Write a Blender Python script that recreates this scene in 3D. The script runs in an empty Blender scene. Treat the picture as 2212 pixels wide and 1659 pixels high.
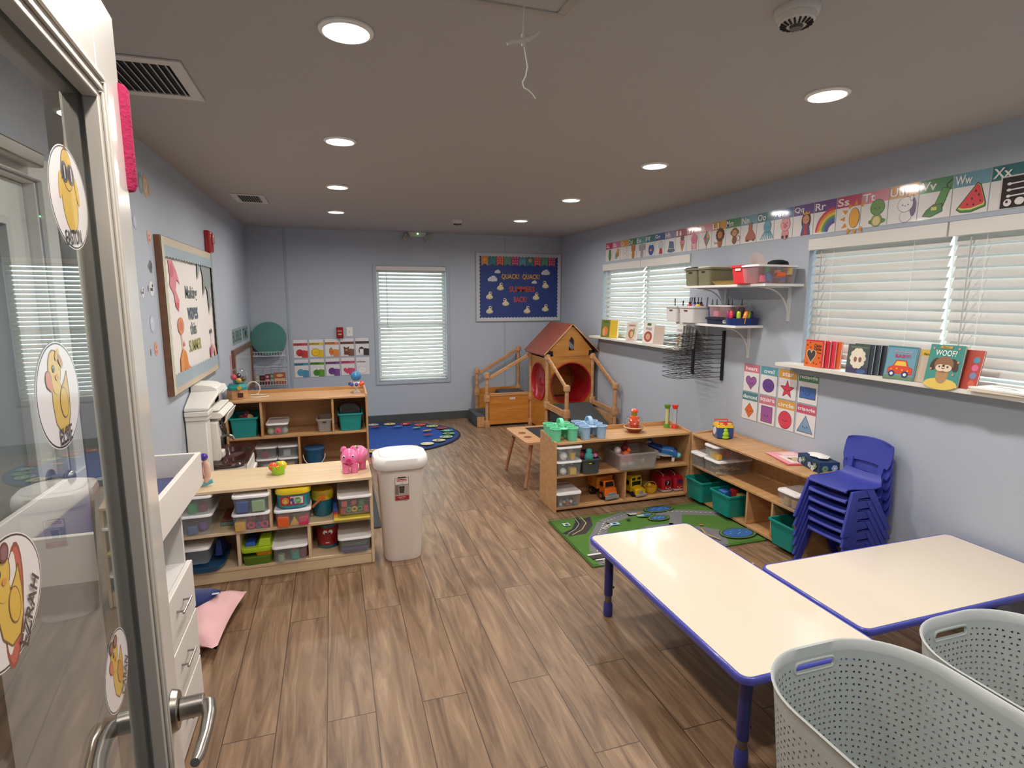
import bpy, math, random
from mathutils import Matrix, Vector
random.seed(7)
R = math.radians; PI = math.pi
SC = bpy.context.scene; COL = SC.collection

# ------------------------------------------------------------------ camera, world, exposure, lights
cam = bpy.data.cameras.new('camera'); cam_o = bpy.data.objects.new('camera', cam); COL.objects.link(cam_o)
cam.sensor_width = 36; cam.lens = 1210/2212*36; cam.clip_start = 0.02
yaw, pitch, roll = 0.309, 0.1515, 0.0015
F = Vector((math.sin(yaw)*math.cos(pitch), math.cos(yaw)*math.cos(pitch), -math.sin(pitch)))
r0 = Vector((math.cos(yaw), -math.sin(yaw), 0)); u0 = r0.cross(F)
rr = r0*math.cos(roll)+u0*math.sin(roll); uu = -r0*math.sin(roll)+u0*math.cos(roll)
m = Matrix((rr, uu, -F)).transposed().to_4x4(); m.translation = (0, 0, 1.63)
cam_o.matrix_world = m; SC.camera = cam_o
SC.view_settings.view_transform = 'Standard'; SC.view_settings.look = 'None'
SC.view_settings.gamma = 1; SC.view_settings.use_curve_mapping = False
SC.view_settings.exposure = 0.0
SC.cycles.use_denoising = True
SC.cycles.max_bounces = 8; SC.cycles.transparent_max_bounces = 24
SC.cycles.diffuse_bounces = 5; SC.cycles.glossy_bounces = 3; SC.cycles.transmission_bounces = 4
SC.cycles.sample_clamp_indirect = 6.0
SC.cycles.caustics_reflective = False; SC.cycles.caustics_refractive = False

def lin(h):
    h = h.lstrip('#'); out = []
    for i in (0, 2, 4):
        c = int(h[i:i+2], 16)/255
        out.append(c/12.92 if c <= .04045 else ((c+.055)/1.055)**2.4)
    return (*out, 1)

w = bpy.data.worlds.new('sky'); SC.world = w; w.use_nodes = True
w.node_tree.nodes['Background'].inputs[0].default_value = (0.80, 0.97, 1.0, 1)
w.node_tree.nodes['Background'].inputs[1].default_value = 4.2

H = 2.465; XL = -0.94; XR = 3.09; YB = 7.424; YF = 0.06
LIGHTS = [(0.082, y) for y in (1.98, 3.29, 4.60, 5.90)] + [(1.985, y) for y in (1.95, 3.26, 4.57, 5.92)] + [(2.09, 0.66), (0.082, 0.66)]
def lamp(x, y):
    l = bpy.data.lights.new('downlight_beam', 'AREA'); l.shape = 'DISK'; l.size = .14
    l.energy = 14.6; l.color = (1, .93, .85); l.spread = R(170)
    o = bpy.data.objects.new('downlight_beam', l); COL.objects.link(o); o.location = (x, y, H-.0125)
for x, y in LIGHTS: lamp(x, y)
def portal(loc, rot, sx, sy):
    l = bpy.data.lights.new('window_portal', 'AREA'); l.shape = 'RECTANGLE'; l.size = sx; l.size_y = sy
    l.cycles.is_portal = True
    o = bpy.data.objects.new('window_portal', l); COL.objects.link(o); o.location = loc; o.rotation_euler = rot
portal((1.0, YB+.2, 1.28), (R(-90), 0, 0), .9, 1.55)
portal((XR+.2, 5.24, 1.6), (0, R(90), 0), .85, 1.75)
portal((XR+.2, 2.14, 1.6), (0, R(90), 0), .85, 1.9)

# ------------------------------------------------------------------ materials
MATS = {}
def newmat(name):
    mt = bpy.data.materials.new(name); mt.use_nodes = True
    nt = mt.node_tree; return mt, nt, nt.nodes['Principled BSDF']
def attr_mat(name, rough=.5, metal=0, coat=0, spec=.5, bump=0, bscale=200, sheen=0, var=0):
    mt, nt, p = newmat(name)
    a = nt.nodes.new('ShaderNodeAttribute'); a.attribute_name = 'Col'
    src = a.outputs['Color']
    tc = nt.nodes.new('ShaderNodeTexCoord')
    if var:
        n = nt.nodes.new('ShaderNodeTexNoise'); n.inputs['Scale'].default_value = 9; n.inputs['Detail'].default_value = 5
        nt.links.new(tc.outputs['Object'], n.inputs['Vector'])
        mr = nt.nodes.new('ShaderNodeMapRange'); mr.inputs[3].default_value = 1-var; mr.inputs[4].default_value = 1+var*.5
        nt.links.new(n.outputs[0], mr.inputs[0])
        mx = nt.nodes.new('ShaderNodeVectorMath'); mx.operation = 'SCALE'
        nt.links.new(src, mx.inputs[0]); nt.links.new(mr.outputs[0], mx.inputs['Scale']); src = mx.outputs[0]
    nt.links.new(src, p.inputs['Base Color'])
    p.inputs['Roughness'].default_value = rough; p.inputs['Metallic'].default_value = metal
    p.inputs['Coat Weight'].default_value = coat; p.inputs['Coat Roughness'].default_value = .08
    p.inputs['Specular IOR Level'].default_value = spec
    if sheen: p.inputs['Sheen Weight'].default_value = sheen
    if bump:
        n2 = nt.nodes.new('ShaderNodeTexNoise'); n2.inputs['Scale'].default_value = bscale; n2.inputs['Detail'].default_value = 3
        nt.links.new(tc.outputs['Object'], n2.inputs['Vector'])
        b = nt.nodes.new('ShaderNodeBump'); b.inputs['Strength'].default_value = bump; b.inputs['Distance'].default_value = .003
        nt.links.new(n2.outputs[0], b.inputs['Height']); nt.links.new(b.outputs[0], p.inputs['Normal'])
    MATS[name] = mt; return mt
attr_mat('matte', .85, bump=.15)
attr_mat('satin', .45)
attr_mat('gloss', .22, coat=.3)
attr_mat('metal', .28, metal=1)
attr_mat('paper', .65)
attr_mat('laminate', .35, coat=1.0)
attr_mat('fabric', .95, bump=.6, bscale=120, sheen=.3, var=.12)
attr_mat('carpet', .98, bump=.9, bscale=260, var=.22)
attr_mat('paint', .5, bump=.25, bscale=60)
attr_mat('foam', .9, bump=1.0, bscale=180)
def wood_mat(name, c1, c2, rough=.45, scale=1.0, axis=0):
    mt, nt, p = newmat(name)
    tc = nt.nodes.new('ShaderNodeTexCoord'); mp = nt.nodes.new('ShaderNodeMapping')
    s = [9*scale]*3; s[axis] = .9*scale; mp.inputs['Scale'].default_value = s
    nt.links.new(tc.outputs['Object'], mp.inputs['Vector'])
    n = nt.nodes.new('ShaderNodeTexNoise'); n.inputs['Scale'].default_value = 3; n.inputs['Detail'].default_value = 8; n.inputs['Distortion'].default_value = .6
    nt.links.new(mp.outputs[0], n.inputs['Vector'])
    cr = nt.nodes.new('ShaderNodeValToRGB'); cr.color_ramp.elements[0].color = lin(c1); cr.color_ramp.elements[1].color = lin(c2)
    cr.color_ramp.elements[0].position = .3; cr.color_ramp.elements[1].position = .7
    nt.links.new(n.outputs[0], cr.inputs[0]); nt.links.new(cr.outputs[0], p.inputs['Base Color'])
    p.inputs['Roughness'].default_value = rough; p.inputs['Coat Weight'].default_value = .25; p.inputs['Coat Roughness'].default_value = .25
    MATS[name] = mt
wood_mat('birch', 'd8bd96', 'e6cfab')
wood_mat('maple', 'b98a58', 'cda274')
wood_mat('honey', 'b3712c', 'd09042', .35)
wood_mat('rail', 'b07f52', 'cfa176', .4)
wood_mat('red_wood', '7c4034', '93503f', .5)
wood_mat('dowel', '9a6b4d', 'b98766', .45)
wood_mat('oak_trim', '6a4630', '7b5238', .4)
def clear_mat(name, tint, alpha, rough=.12):
    mt, nt, p = newmat(name)
    p.inputs['Base Color'].default_value = lin(tint); p.inputs['Roughness'].default_value = rough
    p.inputs['Alpha'].default_value = alpha; p.inputs['Specular IOR Level'].default_value = .6
    MATS[name] = mt
clear_mat('clear', 'd4dcdf', .22); clear_mat('clear_lid', 'e8e4e6', .55, .3); clear_mat('frost', 'b9b0ab', .45, .4)
clear_mat('clear_blue', '2c6c9c', .6, .2); clear_mat('clear_pink', 'd0a8a8', .35, .2)
def glass_mat(name, tint=(.93, .96, .95, 1)):
    mt = bpy.data.materials.new(name); mt.use_nodes = True; nt = mt.node_tree; nt.nodes.clear()
    o = nt.nodes.new('ShaderNodeOutputMaterial'); mx = nt.nodes.new('ShaderNodeMixShader')
    t = nt.nodes.new('ShaderNodeBsdfTransparent'); t.inputs[0].default_value = tint
    g = nt.nodes.new('ShaderNodeBsdfGlossy'); g.inputs['Roughness'].default_value = 0.0
    fr = nt.nodes.new('ShaderNodeFresnel'); fr.inputs[0].default_value = 1.5
    ge = nt.nodes.new('ShaderNodeNewGeometry')
    a = nt.nodes.new('ShaderNodeMath'); a.operation = 'SUBTRACT'; a.inputs[0].default_value = 1
    nt.links.new(ge.outputs['Backfacing'], a.inputs[1])
    b = nt.nodes.new('ShaderNodeMath'); b.operation = 'MULTIPLY'; nt.links.new(fr.outputs[0], b.inputs[0]); nt.links.new(a.outputs[0], b.inputs[1])
    c = nt.nodes.new('ShaderNodeMath'); c.operation = 'MULTIPLY'; c.use_clamp = True; nt.links.new(b.outputs[0], c.inputs[0]); c.inputs[1].default_value = 1.7
    nt.links.new(c.outputs[0], mx.inputs[0]); nt.links.new(t.outputs[0], mx.inputs[1]); nt.links.new(g.outputs[0], mx.inputs[2])
    nt.links.new(mx.outputs[0], o.inputs[0]); MATS[name] = mt
glass_mat('glass'); glass_mat('dome', (.96, .97, .98, 1))
def emit_mat(name, col, s):
    mt, nt, p = newmat(name); p.inputs['Emission Color'].default_value = col; p.inputs['Emission Strength'].default_value = s; MATS[name] = mt
emit_mat('lamp', (1, .93, .84, 1), 6); emit_mat('led', (.25, 1, .35, 1), 8)
def slat_mat():
    mt = bpy.data.materials.new('slat'); mt.use_nodes = True; nt = mt.node_tree; p = nt.nodes['Principled BSDF']
    p.inputs['Base Color'].default_value = lin('cdccc9'); p.inputs['Roughness'].default_value = .4
    o = nt.nodes['Material Output']; tr = nt.nodes.new('ShaderNodeBsdfTranslucent'); tr.inputs[0].default_value = lin('e2e0da')
    mx = nt.nodes.new('ShaderNodeMixShader'); mx.inputs[0].default_value = .05
    nt.links.new(p.outputs[0], mx.inputs[1]); nt.links.new(tr.outputs[0], mx.inputs[2]); nt.links.new(mx.outputs[0], o.inputs[0])
    MATS['slat'] = mt
slat_mat()
def floor_mat():
    mt, nt, p = newmat('floor_planks'); L = nt.links
    tc = nt.nodes.new('ShaderNodeTexCoord'); mp = nt.nodes.new('ShaderNodeMapping')
    mp.inputs['Location'].default_value = (.36, -.467, 0); mp.inputs['Rotation'].default_value = (0, 0, 0)
    sx = nt.nodes.new('ShaderNodeSeparateXYZ'); cx = nt.nodes.new('ShaderNodeCombineXYZ')
    L.new(tc.outputs['Object'], sx.inputs[0]); L.new(sx.outputs['Y'], cx.inputs['X']); L.new(sx.outputs['X'], cx.inputs['Y']); L.new(cx.outputs[0], mp.inputs['Vector'])
    br = nt.nodes.new('ShaderNodeTexBrick'); L.new(mp.outputs[0], br.inputs['Vector'])
    br.offset = .37; br.offset_frequency = 2
    for k, v in (('Scale', 1), ('Mortar Size', .0018), ('Mortar Smooth', .1), ('Bias', 0), ('Brick Width', 1.22), ('Row Height', .185)): br.inputs[k].default_value = v
    br.inputs['Color1'].default_value = (0, 0, 0, 1); br.inputs['Color2'].default_value = (1, 1, 1, 1); br.inputs['Mortar'].default_value = (.5, .5, .5, 1)
    m2 = nt.nodes.new('ShaderNodeMapping'); m2.inputs['Scale'].default_value = (1.5, 14, 1); L.new(cx.outputs[0], m2.inputs['Vector'])
    off = nt.nodes.new('ShaderNodeVectorMath'); off.operation = 'MULTIPLY_ADD'; off.inputs[1].default_value = (7, 3, 5)
    L.new(br.outputs['Color'], off.inputs[0]); L.new(m2.outputs[0], off.inputs[2])
    n = nt.nodes.new('ShaderNodeTexNoise'); n.inputs['Scale'].default_value = 1.3; n.inputs['Detail'].default_value = 9; n.inputs['Roughness'].default_value = .62; n.inputs['Distortion'].default_value = 1.2
    L.new(off.outputs[0], n.inputs['Vector'])
    cr = nt.nodes.new('ShaderNodeValToRGB'); e = cr.color_ramp.elements
    e[0].position = .28; e[0].color = lin('5b4432'); e[1].position = .72; e[1].color = lin('a58a6c')
    k = e.new(.44); k.color = lin('7a6049'); k = e.new(.58); k.color = lin('90745a')
    L.new(n.outputs[0], cr.inputs[0])
    n3 = nt.nodes.new('ShaderNodeTexNoise'); n3.inputs['Scale'].default_value = 1.2; n3.inputs['Detail'].default_value = 2; L.new(off.outputs[0], n3.inputs['Vector'])
    mr = nt.nodes.new('ShaderNodeMapRange'); mr.inputs[3].default_value = .72; mr.inputs[4].default_value = 1.22; L.new(n3.outputs[0], mr.inputs[0])
    sc = nt.nodes.new('ShaderNodeVectorMath'); sc.operation = 'SCALE'; L.new(cr.outputs[0], sc.inputs[0]); L.new(mr.outputs[0], sc.inputs['Scale'])
    mx = nt.nodes.new('ShaderNodeMixRGB'); mx.inputs[2].default_value = lin('3a2c20'); L.new(sc.outputs[0], mx.inputs[1]); L.new(br.outputs['Fac'], mx.inputs[0])
    L.new(mx.outputs[0], p.inputs['Base Color']); p.inputs['Roughness'].default_value = .42; p.inputs['Specular IOR Level'].default_value = .45
    b = nt.nodes.new('ShaderNodeBump'); b.inputs['Strength'].default_value = .12; b.inputs['Distance'].default_value = .002; L.new(n.outputs[0], b.inputs['Height']); L.new(b.outputs[0], p.inputs['Normal'])
    MATS['floor'] = mt
floor_mat()
def flat_mat(name, c, rough=.9, bump=.2, bs=90, spec=.3):
    mt, nt, p = newmat(name); p.inputs['Base Color'].default_value = lin(c); p.inputs['Roughness'].default_value = rough
    p.inputs['Specular IOR Level'].default_value = spec
    tc = nt.nodes.new('ShaderNodeTexCoord'); n2 = nt.nodes.new('ShaderNodeTexNoise'); n2.inputs['Scale'].default_value = bs; n2.inputs['Detail'].default_value = 4
    nt.links.new(tc.outputs['Object'], n2.inputs['Vector']); b = nt.nodes.new('ShaderNodeBump'); b.inputs['Strength'].default_value = bump; b.inputs['Distance'].default_value = .004
    nt.links.new(n2.outputs[0], b.inputs['Height']); nt.links.new(b.outputs[0], p.inputs['Normal']); MATS[name] = mt
flat_mat('wall_paint', 'b1bac7', .6, .25, 70); flat_mat('ceiling_paint', 'b3afac', .9, .15, 40); flat_mat('hall_paint', 'a9a49a')

# ------------------------------------------------------------------ mesh builder
WM = {}      # world matrix of every object made here
def I4(): return Matrix.Identity(4)
TEXT = {}
def text_geo(s, extra=''):
    if s in TEXT: return TEXT[s]
    c = bpy.data.curves.new('t', 'FONT'); c.body = s; c.size = 1; c.align_x = 'CENTER'; c.align_y = 'CENTER'; c.resolution_u = 3; c.offset = .018
    o = bpy.data.objects.new('t', c); COL.objects.link(o)
    dg = bpy.context.evaluated_depsgraph_get(); ev = o.evaluated_get(dg); me = ev.to_mesh()
    vs = [tuple(v.co) for v in me.vertices]; fs = [tuple(p.vertices) for p in me.polygons]
    ev.to_mesh_clear(); bpy.data.objects.remove(o); bpy.data.curves.remove(c)
    xs = [v[0] for v in vs] or [0]; ys = [v[1] for v in vs] or [0]
    cx, cy = (min(xs)+max(xs))/2, (min(ys)+max(ys))/2; wd, ht = max(xs)-min(xs) or 1, max(ys)-min(ys) or 1
    TEXT[s] = ([(v[0]-cx, v[1]-cy) for v in vs], fs, wd, ht); return TEXT[s]
class B:
    def __init__(s, mat='satin', col='ffffff'):
        s.v = []; s.f = []; s.c = []; s.mi = []; s.mats = []; s.m = mat; s.col = col; s.x = I4(); s.lay = 0
    def mat(s, m, col=None):
        s.m = m
        if col: s.col = col
        return s
    def add(s, vs, fs, col=None):
        n = len(s.v); X = s.x
        s.v += [tuple(X @ Vector(v)) for v in vs]
        if s.m not in s.mats: s.mats.append(s.m)
        mi = s.mats.index(s.m); c = lin(col or s.col)
        flip = X.determinant() < 0
        for f in fs:
            g = [n+i for i in f]
            if flip: g.reverse()
            s.f.append(g); s.c.append(c); s.mi.append(mi)
        return s
    def box(s, x0, x1, y0, y1, z0, z1, col=None, t=(0, 0, 0, 0)):
        a, b, c, d = t   # taper of the top: x0,x1,y0,y1 insets
        vs = [(x0, y0, z0), (x1, y0, z0), (x1, y1, z0), (x0, y1, z0), (x0+a, y0+c, z1), (x1-b, y0+c, z1), (x1-b, y1-d, z1), (x0+a, y1-d, z1)]
        return s.add(vs, [(0, 3, 2, 1), (4, 5, 6, 7), (0, 1, 5, 4), (1, 2, 6, 5), (2, 3, 7, 6), (3, 0, 4, 7)], col)
    def cyl(s, p0, p1, r0, r1=None, n=16, col=None, cap=True):
        r1 = r0 if r1 is None else r1; p0 = Vector(p0); p1 = Vector(p1); d = (p1-p0).normalized()
        a = d.orthogonal().normalized(); b = d.cross(a); vs = []
        for p, r in ((p0, r0), (p1, r1)):
            for i in range(n):
                t = 2*PI*i/n; vs.append(p+a*(r*math.cos(t))+b*(r*math.sin(t)))
        fs = [(i, (i+1) % n, n+(i+1) % n, n+i) for i in range(n)]
        if cap: fs += [tuple(reversed(range(n))), tuple(range(n, 2*n))]
        return s.add(vs, fs, col)
    def tube(s, pts, r, n=8, col=None, closed=False, cap=True):
        P = [Vector(p) for p in pts]; N = len(P); vs = []; prev = None
        rs = r if isinstance(r, (list, tuple)) else [r]*N
        for i, p in enumerate(P):
            if closed: d = (P[(i+1) % N]-P[i-1])
            else: d = (P[min(i+1, N-1)]-P[max(i-1, 0)])
            d.normalize()
            if prev is None: a = d.orthogonal().normalized()
            else:
                a = prev-d*prev.dot(d)
                a = a.normalized() if a.length > 1e-6 else d.orthogonal().normalized()
            prev = a; b = d.cross(a)
            for k in range(n):
                t = 2*PI*k/n; vs.append(p+a*(rs[i]*math.cos(t))+b*(rs[i]*math.sin(t)))
        fs = []
        for i in range(N if closed else N-1):
            j = (i+1) % N
            for k in range(n): fs.append((i*n+k, i*n+(k+1) % n, j*n+(k+1) % n, j*n+k))
        if cap and not closed: fs += [tuple(reversed(range(n))), tuple(range((N-1)*n, N*n))]
        return s.add(vs, fs, col)
    def loft(s, loops, col=None, cap0=True, cap1=True, closed=False):
        n = len(loops[0]); vs = [p for l in loops for p in l]; fs = []; N = len(loops)
        for i in range(N if closed else N-1):
            j = (i+1) % N
            for k in range(n): fs.append((i*n+k, i*n+(k+1) % n, j*n+(k+1) % n, j*n+k))
        if cap0 and not closed: fs.append(tuple(reversed(range(n))))
        if cap1 and not closed: fs.append(tuple(range((N-1)*n, N*n)))
        return s.add(vs, fs, col)
    def lathe(s, prof, c=(0, 0, 0), n=24, sx=1, sy=1, col=None, cap0=True, cap1=True):
        return s.loft([[(c[0]+sx*r*math.cos(2*PI*k/n), c[1]+sy*r*math.sin(2*PI*k/n), c[2]+z) for k in range(n)] for r, z in prof], col, cap0, cap1)
    def ball(s, c, r, n=16, col=None, sx=1, sy=1, sz=1):
        m_ = max(6, n//2)
        return s.lathe([(r*math.sin(PI*(i+.001)/m_) if 0 < i < m_ else r*.02, -r*sz*math.cos(PI*i/m_)) for i in range(m_+1)], c, n, sx, sy, col)
    def poly(s, pts, col=None): return s.add(pts, [tuple(range(len(pts)))], col)
    def prism(s, pts, d, col=None):
        """pts: 3d loop, d: extrusion vector"""
        d = Vector(d); n = len(pts); a = [Vector(p) for p in pts]; b = [p+d for p in a]
        nrm = Vector((0, 0, 0))
        for i in range(n): nrm += a[i].cross(a[(i+1) % n])
        if nrm.dot(d) < 0: a.reverse(); b.reverse()
        fs = [(i, (i+1) % n, n+(i+1) % n, n+i) for i in range(n)] + [tuple(reversed(range(n))), tuple(range(n, 2*n))]
        return s.add(a+b, fs, col)
    def build(s, name, parent=None, smooth=40, bevel=0, segs=2, origin=None):
        me = bpy.data.meshes.new(name)
        if parent is None:
            xs = [v[0] for v in s.v]; ys = [v[1] for v in s.v]; zs = [v[2] for v in s.v]
            org = origin or ((min(xs)+max(xs))/2, (min(ys)+max(ys))/2, min(zs)); Mw = Matrix.Translation(org)
        else: Mw = WM[parent].copy()
        inv = Mw.inverted(); me.from_pydata([tuple(inv @ Vector(v)) for v in s.v], [], s.f)
        for k in s.mats: me.materials.append(MATS[k])
        at = me.color_attributes.new('Col', 'FLOAT_COLOR', 'CORNER')
        buf = []
        for f, c in zip(s.f, s.c): buf += list(c)*len(f)
        at.data.foreach_set('color', buf)
        me.polygons.foreach_set('material_index', s.mi)
        if smooth:
            me.polygons.foreach_set('use_smooth', [True]*len(me.polygons)); me.set_sharp_from_angle(angle=R(smooth))
        me.update()
        o = bpy.data.objects.new(name, me); COL.objects.link(o)
        if parent is None: o.matrix_world = Mw
        else: o.parent = parent
        WM[o] = Mw
        if bevel:
            b = o.modifiers.new('bevel', 'BEVEL'); b.width = bevel; b.segments = segs; b.limit_method = 'ANGLE'; b.angle_limit = R(40)
        return o
def rr_loop(cx, cy, w_, d_, r, z, n=4):
    """rounded rectangle loop in the xy plane"""
    r = min(r, w_/2-1e-4, d_/2-1e-4); out = []
    for sx, sy, a0 in ((1, 1, 0), (-1, 1, 90), (-1, -1, 180), (1, -1, 270)):
        for i in range(n+1):
            t = R(a0+90*i/n); out.append((cx+sx*(w_/2-r)+r*math.cos(t), cy+sy*(d_/2-r)+r*math.sin(t), z))
    return out
def T(name, label, cat, loc=(0, 0, 0), group=None, rz=0, s=1):
    o = bpy.data.objects.new(name, None); COL.objects.link(o); o.empty_display_size = .05
    M_ = Matrix.Translation(loc) @ Matrix.Rotation(rz, 4, 'Z'); o.matrix_world = M_; WM[o] = M_
    o['label'] = label; o['category'] = cat
    if group: o['group'] = group
    return o
def tag(o, label, cat, group=None, kind=None):
    o['label'] = label; o['category'] = cat
    if group: o['group'] = group
    if kind: o['kind'] = kind
    return o
def st(o, label=None):
    o['kind'] = 'structure'
    if label: o['label'] = label; o['category'] = {'wall': 'wall', 'base': 'baseboard', 'trim': 'trim', 'floo': 'floor', 'ceil': 'ceiling', 'wind': 'window', 'door': 'door'}.get(o.name[:4], 'structure')
    return o
def lab(o, l): o['label'] = l; return o
def copy_tree(root, loc, rz, label=None, group=None):
    c = root.copy(); COL.objects.link(c); c.location = loc; c.rotation_euler = (0, 0, rz)
    if label: c['label'] = label
    if group: c['group'] = group
    for ch in list(root.children):
        d = ch.copy(); COL.objects.link(d); d.parent = c
        for g in list(ch.children):
            e = g.copy(); COL.objects.link(e); e.parent = d
    return c
class Art(B):
    """flat print in a plane: origin O, axes U (right) and V (up)"""
    def __init__(s, O, U, V, mat='paper', step=.00035):
        super().__init__(mat); s.O = Vector(O); s.U = Vector(U); s.V = Vector(V); s.N = s.U.cross(s.V).normalized(); s.step = step; s.z = 0
    def p(s, u, v): return s.O+s.U*u+s.V*v+s.N*s.z
    def up(s): s.z += s.step
    def shape(s, pts, col): s.up(); s.poly([s.p(u, v) for u, v in pts], col); return s
    def rect(s, a, b, c, d, col): return s.shape([(a, b), (c, b), (c, d), (a, d)], col)
    def ell(s, cx, cy, rx, ry=None, col='000000', a0=0, a1=360, rot=0, n=22):
        ry = rx if ry is None else ry; ct, sn = math.cos(R(rot)), math.sin(R(rot)); pts = []
        full = a1-a0 >= 360
        for i in range(n if full else n+1):
            t = R(a0+(a1-a0)*i/n); x, y = rx*math.cos(t), ry*math.sin(t); pts.append((cx+x*ct-y*sn, cy+x*sn+y*ct))
        return s.shape(pts, col)
    def line(s, pts, w_, col):
        s.up()
        for (x0, y0), (x1, y1) in zip(pts[:-1], pts[1:]):
            dx, dy = x1-x0, y1-y0; l = math.hypot(dx, dy) or 1; nx, ny = -dy/l*w_/2, dx/l*w_/2
            s.poly([s.p(x0-nx, y0-ny), s.p(x1-nx, y1-ny), s.p(x1+nx, y1+ny), s.p(x0+nx, y0+ny)], col)
        return s
    def arc(s, cx, cy, r, a0, a1, w_, col, n=12, ry=None):
        ry = r if ry is None else ry
        return s.line([(cx+r*math.cos(R(a0+(a1-a0)*i/n)), cy+ry*math.sin(R(a0+(a1-a0)*i/n))) for i in range(n+1)], w_, col)
    def text(s, t, cx, cy, h, col, w_=None, rot=0):
        vs, fs, wd, ht = text_geo(t); s.up(); k = h/ht; kx = (w_/wd) if w_ else k
        ct, sn = math.cos(R(rot)), math.sin(R(rot))
        s.add([s.p(cx+x*kx*ct-y*k*sn, cy+x*kx*sn+y*k*ct) for x, y in vs], fs, col); return s
    def face(s, cx, cy, k, col='2a2a30'):
        s.ell(cx-k, cy, k*.22, k*.28, col, n=10); s.ell(cx+k, cy, k*.22, k*.28, col, n=10)
        s.arc(cx, cy-k*.1, k*.4, 200, 340, k*.16, col, 7); return s
    def out(s, pts, col, oc='2f2a2c', w_=.02):
        s.shape(pts, col); s.line(list(pts)+[pts[0]], w_, oc); return s
    def slab(s, a, b, c, d, t, col):
        """the sheet itself with thickness t behind the surface"""
        s.z = 0; P = [s.p(a, b), s.p(c, b), s.p(c, d), s.p(a, d)]; s.prism([q-s.N*t for q in P], s.N*t, col); return s

# ------------------------------------------------------------------ room shell
WT = .15
b = B('floor'); b.box(XL-WT, XR+WT, -2.2, YB+WT, -.1, 0); st(b.build('floor', smooth=0, origin=(0, 0, 0)), 'brown wood look plank floor running to the back wall')
b = B('ceiling_paint'); b.box(XL-WT, XR+WT, -2.2, YB+WT, H, H+.12); st(b.build('ceiling', smooth=0, origin=(0, 0, H)), 'pale grey flat ceiling with round downlights')
def wall(name, axis, pos, t, a0, a1, holes, label, mat='wall_paint'):
    """axis 'x': wall plane at x=pos, extends t outwards, runs a0..a1 along y; holes (p0,p1,z0,z1)"""
    b = B(mat)
    def bx(p0, p1, z0, z1):
        if p1-p0 < 1e-4 or z1-z0 < 1e-4: return
        if axis == 'x': b.box(min(pos, pos+t), max(pos, pos+t), p0, p1, z0, z1)
        else: b.box(p0, p1, min(pos, pos+t), max(pos, pos+t), z0, z1)
    cur = a0
    for (p0, p1, z0, z1) in sorted(holes):
        bx(cur, p0, 0, H); bx(p0, p1, 0, z0); bx(p0, p1, z1, H); cur = p1
    bx(cur, a1, 0, H)
    o = b.build(name, smooth=0, origin=(pos, 0, 0) if axis == 'x' else (0, pos, 0)); return st(o, label)
wall('wall_back', 'y', YB, WT, XL-WT, XR+WT, [(.555, 1.452, .545, 2.04)], 'pale blue back wall with a single tall window')
wall('wall_right', 'x', XR, WT, -.1, YB, [(4.40, 6.12, 1.19, 2.03), (1.25, 3.08, 1.19, 2.03)], 'pale blue right wall with two wide windows')
wall('wall_left', 'x', XL, -WT, -.1, YB, [(1.50, 2.385, 0, 2.02)], 'pale blue left wall with the framed notice board')
wall('wall_front', 'y', YF, -.11, XL-WT, XR+WT, [(-.235, .72, 0, 2.07)], 'pale wall around the entrance doorway')
b = B('hall_paint'); b.box(XL-WT, XR+WT, -2.2, -2.1, 0, H); st(b.build('wall_hall', smooth=0), 'unseen wall added behind the doorway to block sky light')  # unseen hall walls added to stop sky light entering by the doorway
b = B('hall_paint'); b.box(XL-WT-.1, XL-WT, -2.2, 2.6, 0, H); st(b.build('wall_hall_left', smooth=0), 'unseen left wall added to block sky light')
b = B('hall_paint'); b.box(XR+WT, XR+WT+.1, -2.2, -.1, 0, H); st(b.build('wall_hall_right', smooth=0), 'unseen right wall added to block sky light')
# baseboards
bbc = '4a4f53'
for nm, bx, lb in (('baseboard_back', (XL, XR, YB-.012, YB, 0, .105), 'dark grey rubber baseboard under the back window'),
               ('baseboard_left', (XL, XL+.012, 2.47, YB-.012, 0, .105), 'dark grey rubber baseboard along the left wall'),
               ('baseboard_right', (XR-.012, XR, YF, YB-.012, 0, .105), 'dark grey rubber baseboard along the right wall')):
    b = B('satin', bbc); b.box(*bx); st(b.build(nm, bevel=.003), lb)
# vertical panel joint on the back wall
b = B('paint', '9fabb9'); b.box(-.525, -.495, YB-.006, YB, .106, H-.001); st(b.build('trim_1', bevel=.002), 'thin vertical joint strip on the back wall beside the round cushion')
b = B('paint', 'a3afbb'); b.box(2.255, 2.275, YB-.004, YB, .106, H-.001); st(b.build('trim_2', bevel=.001), 'thin vertical joint strip on the back wall under the blue board')

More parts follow.
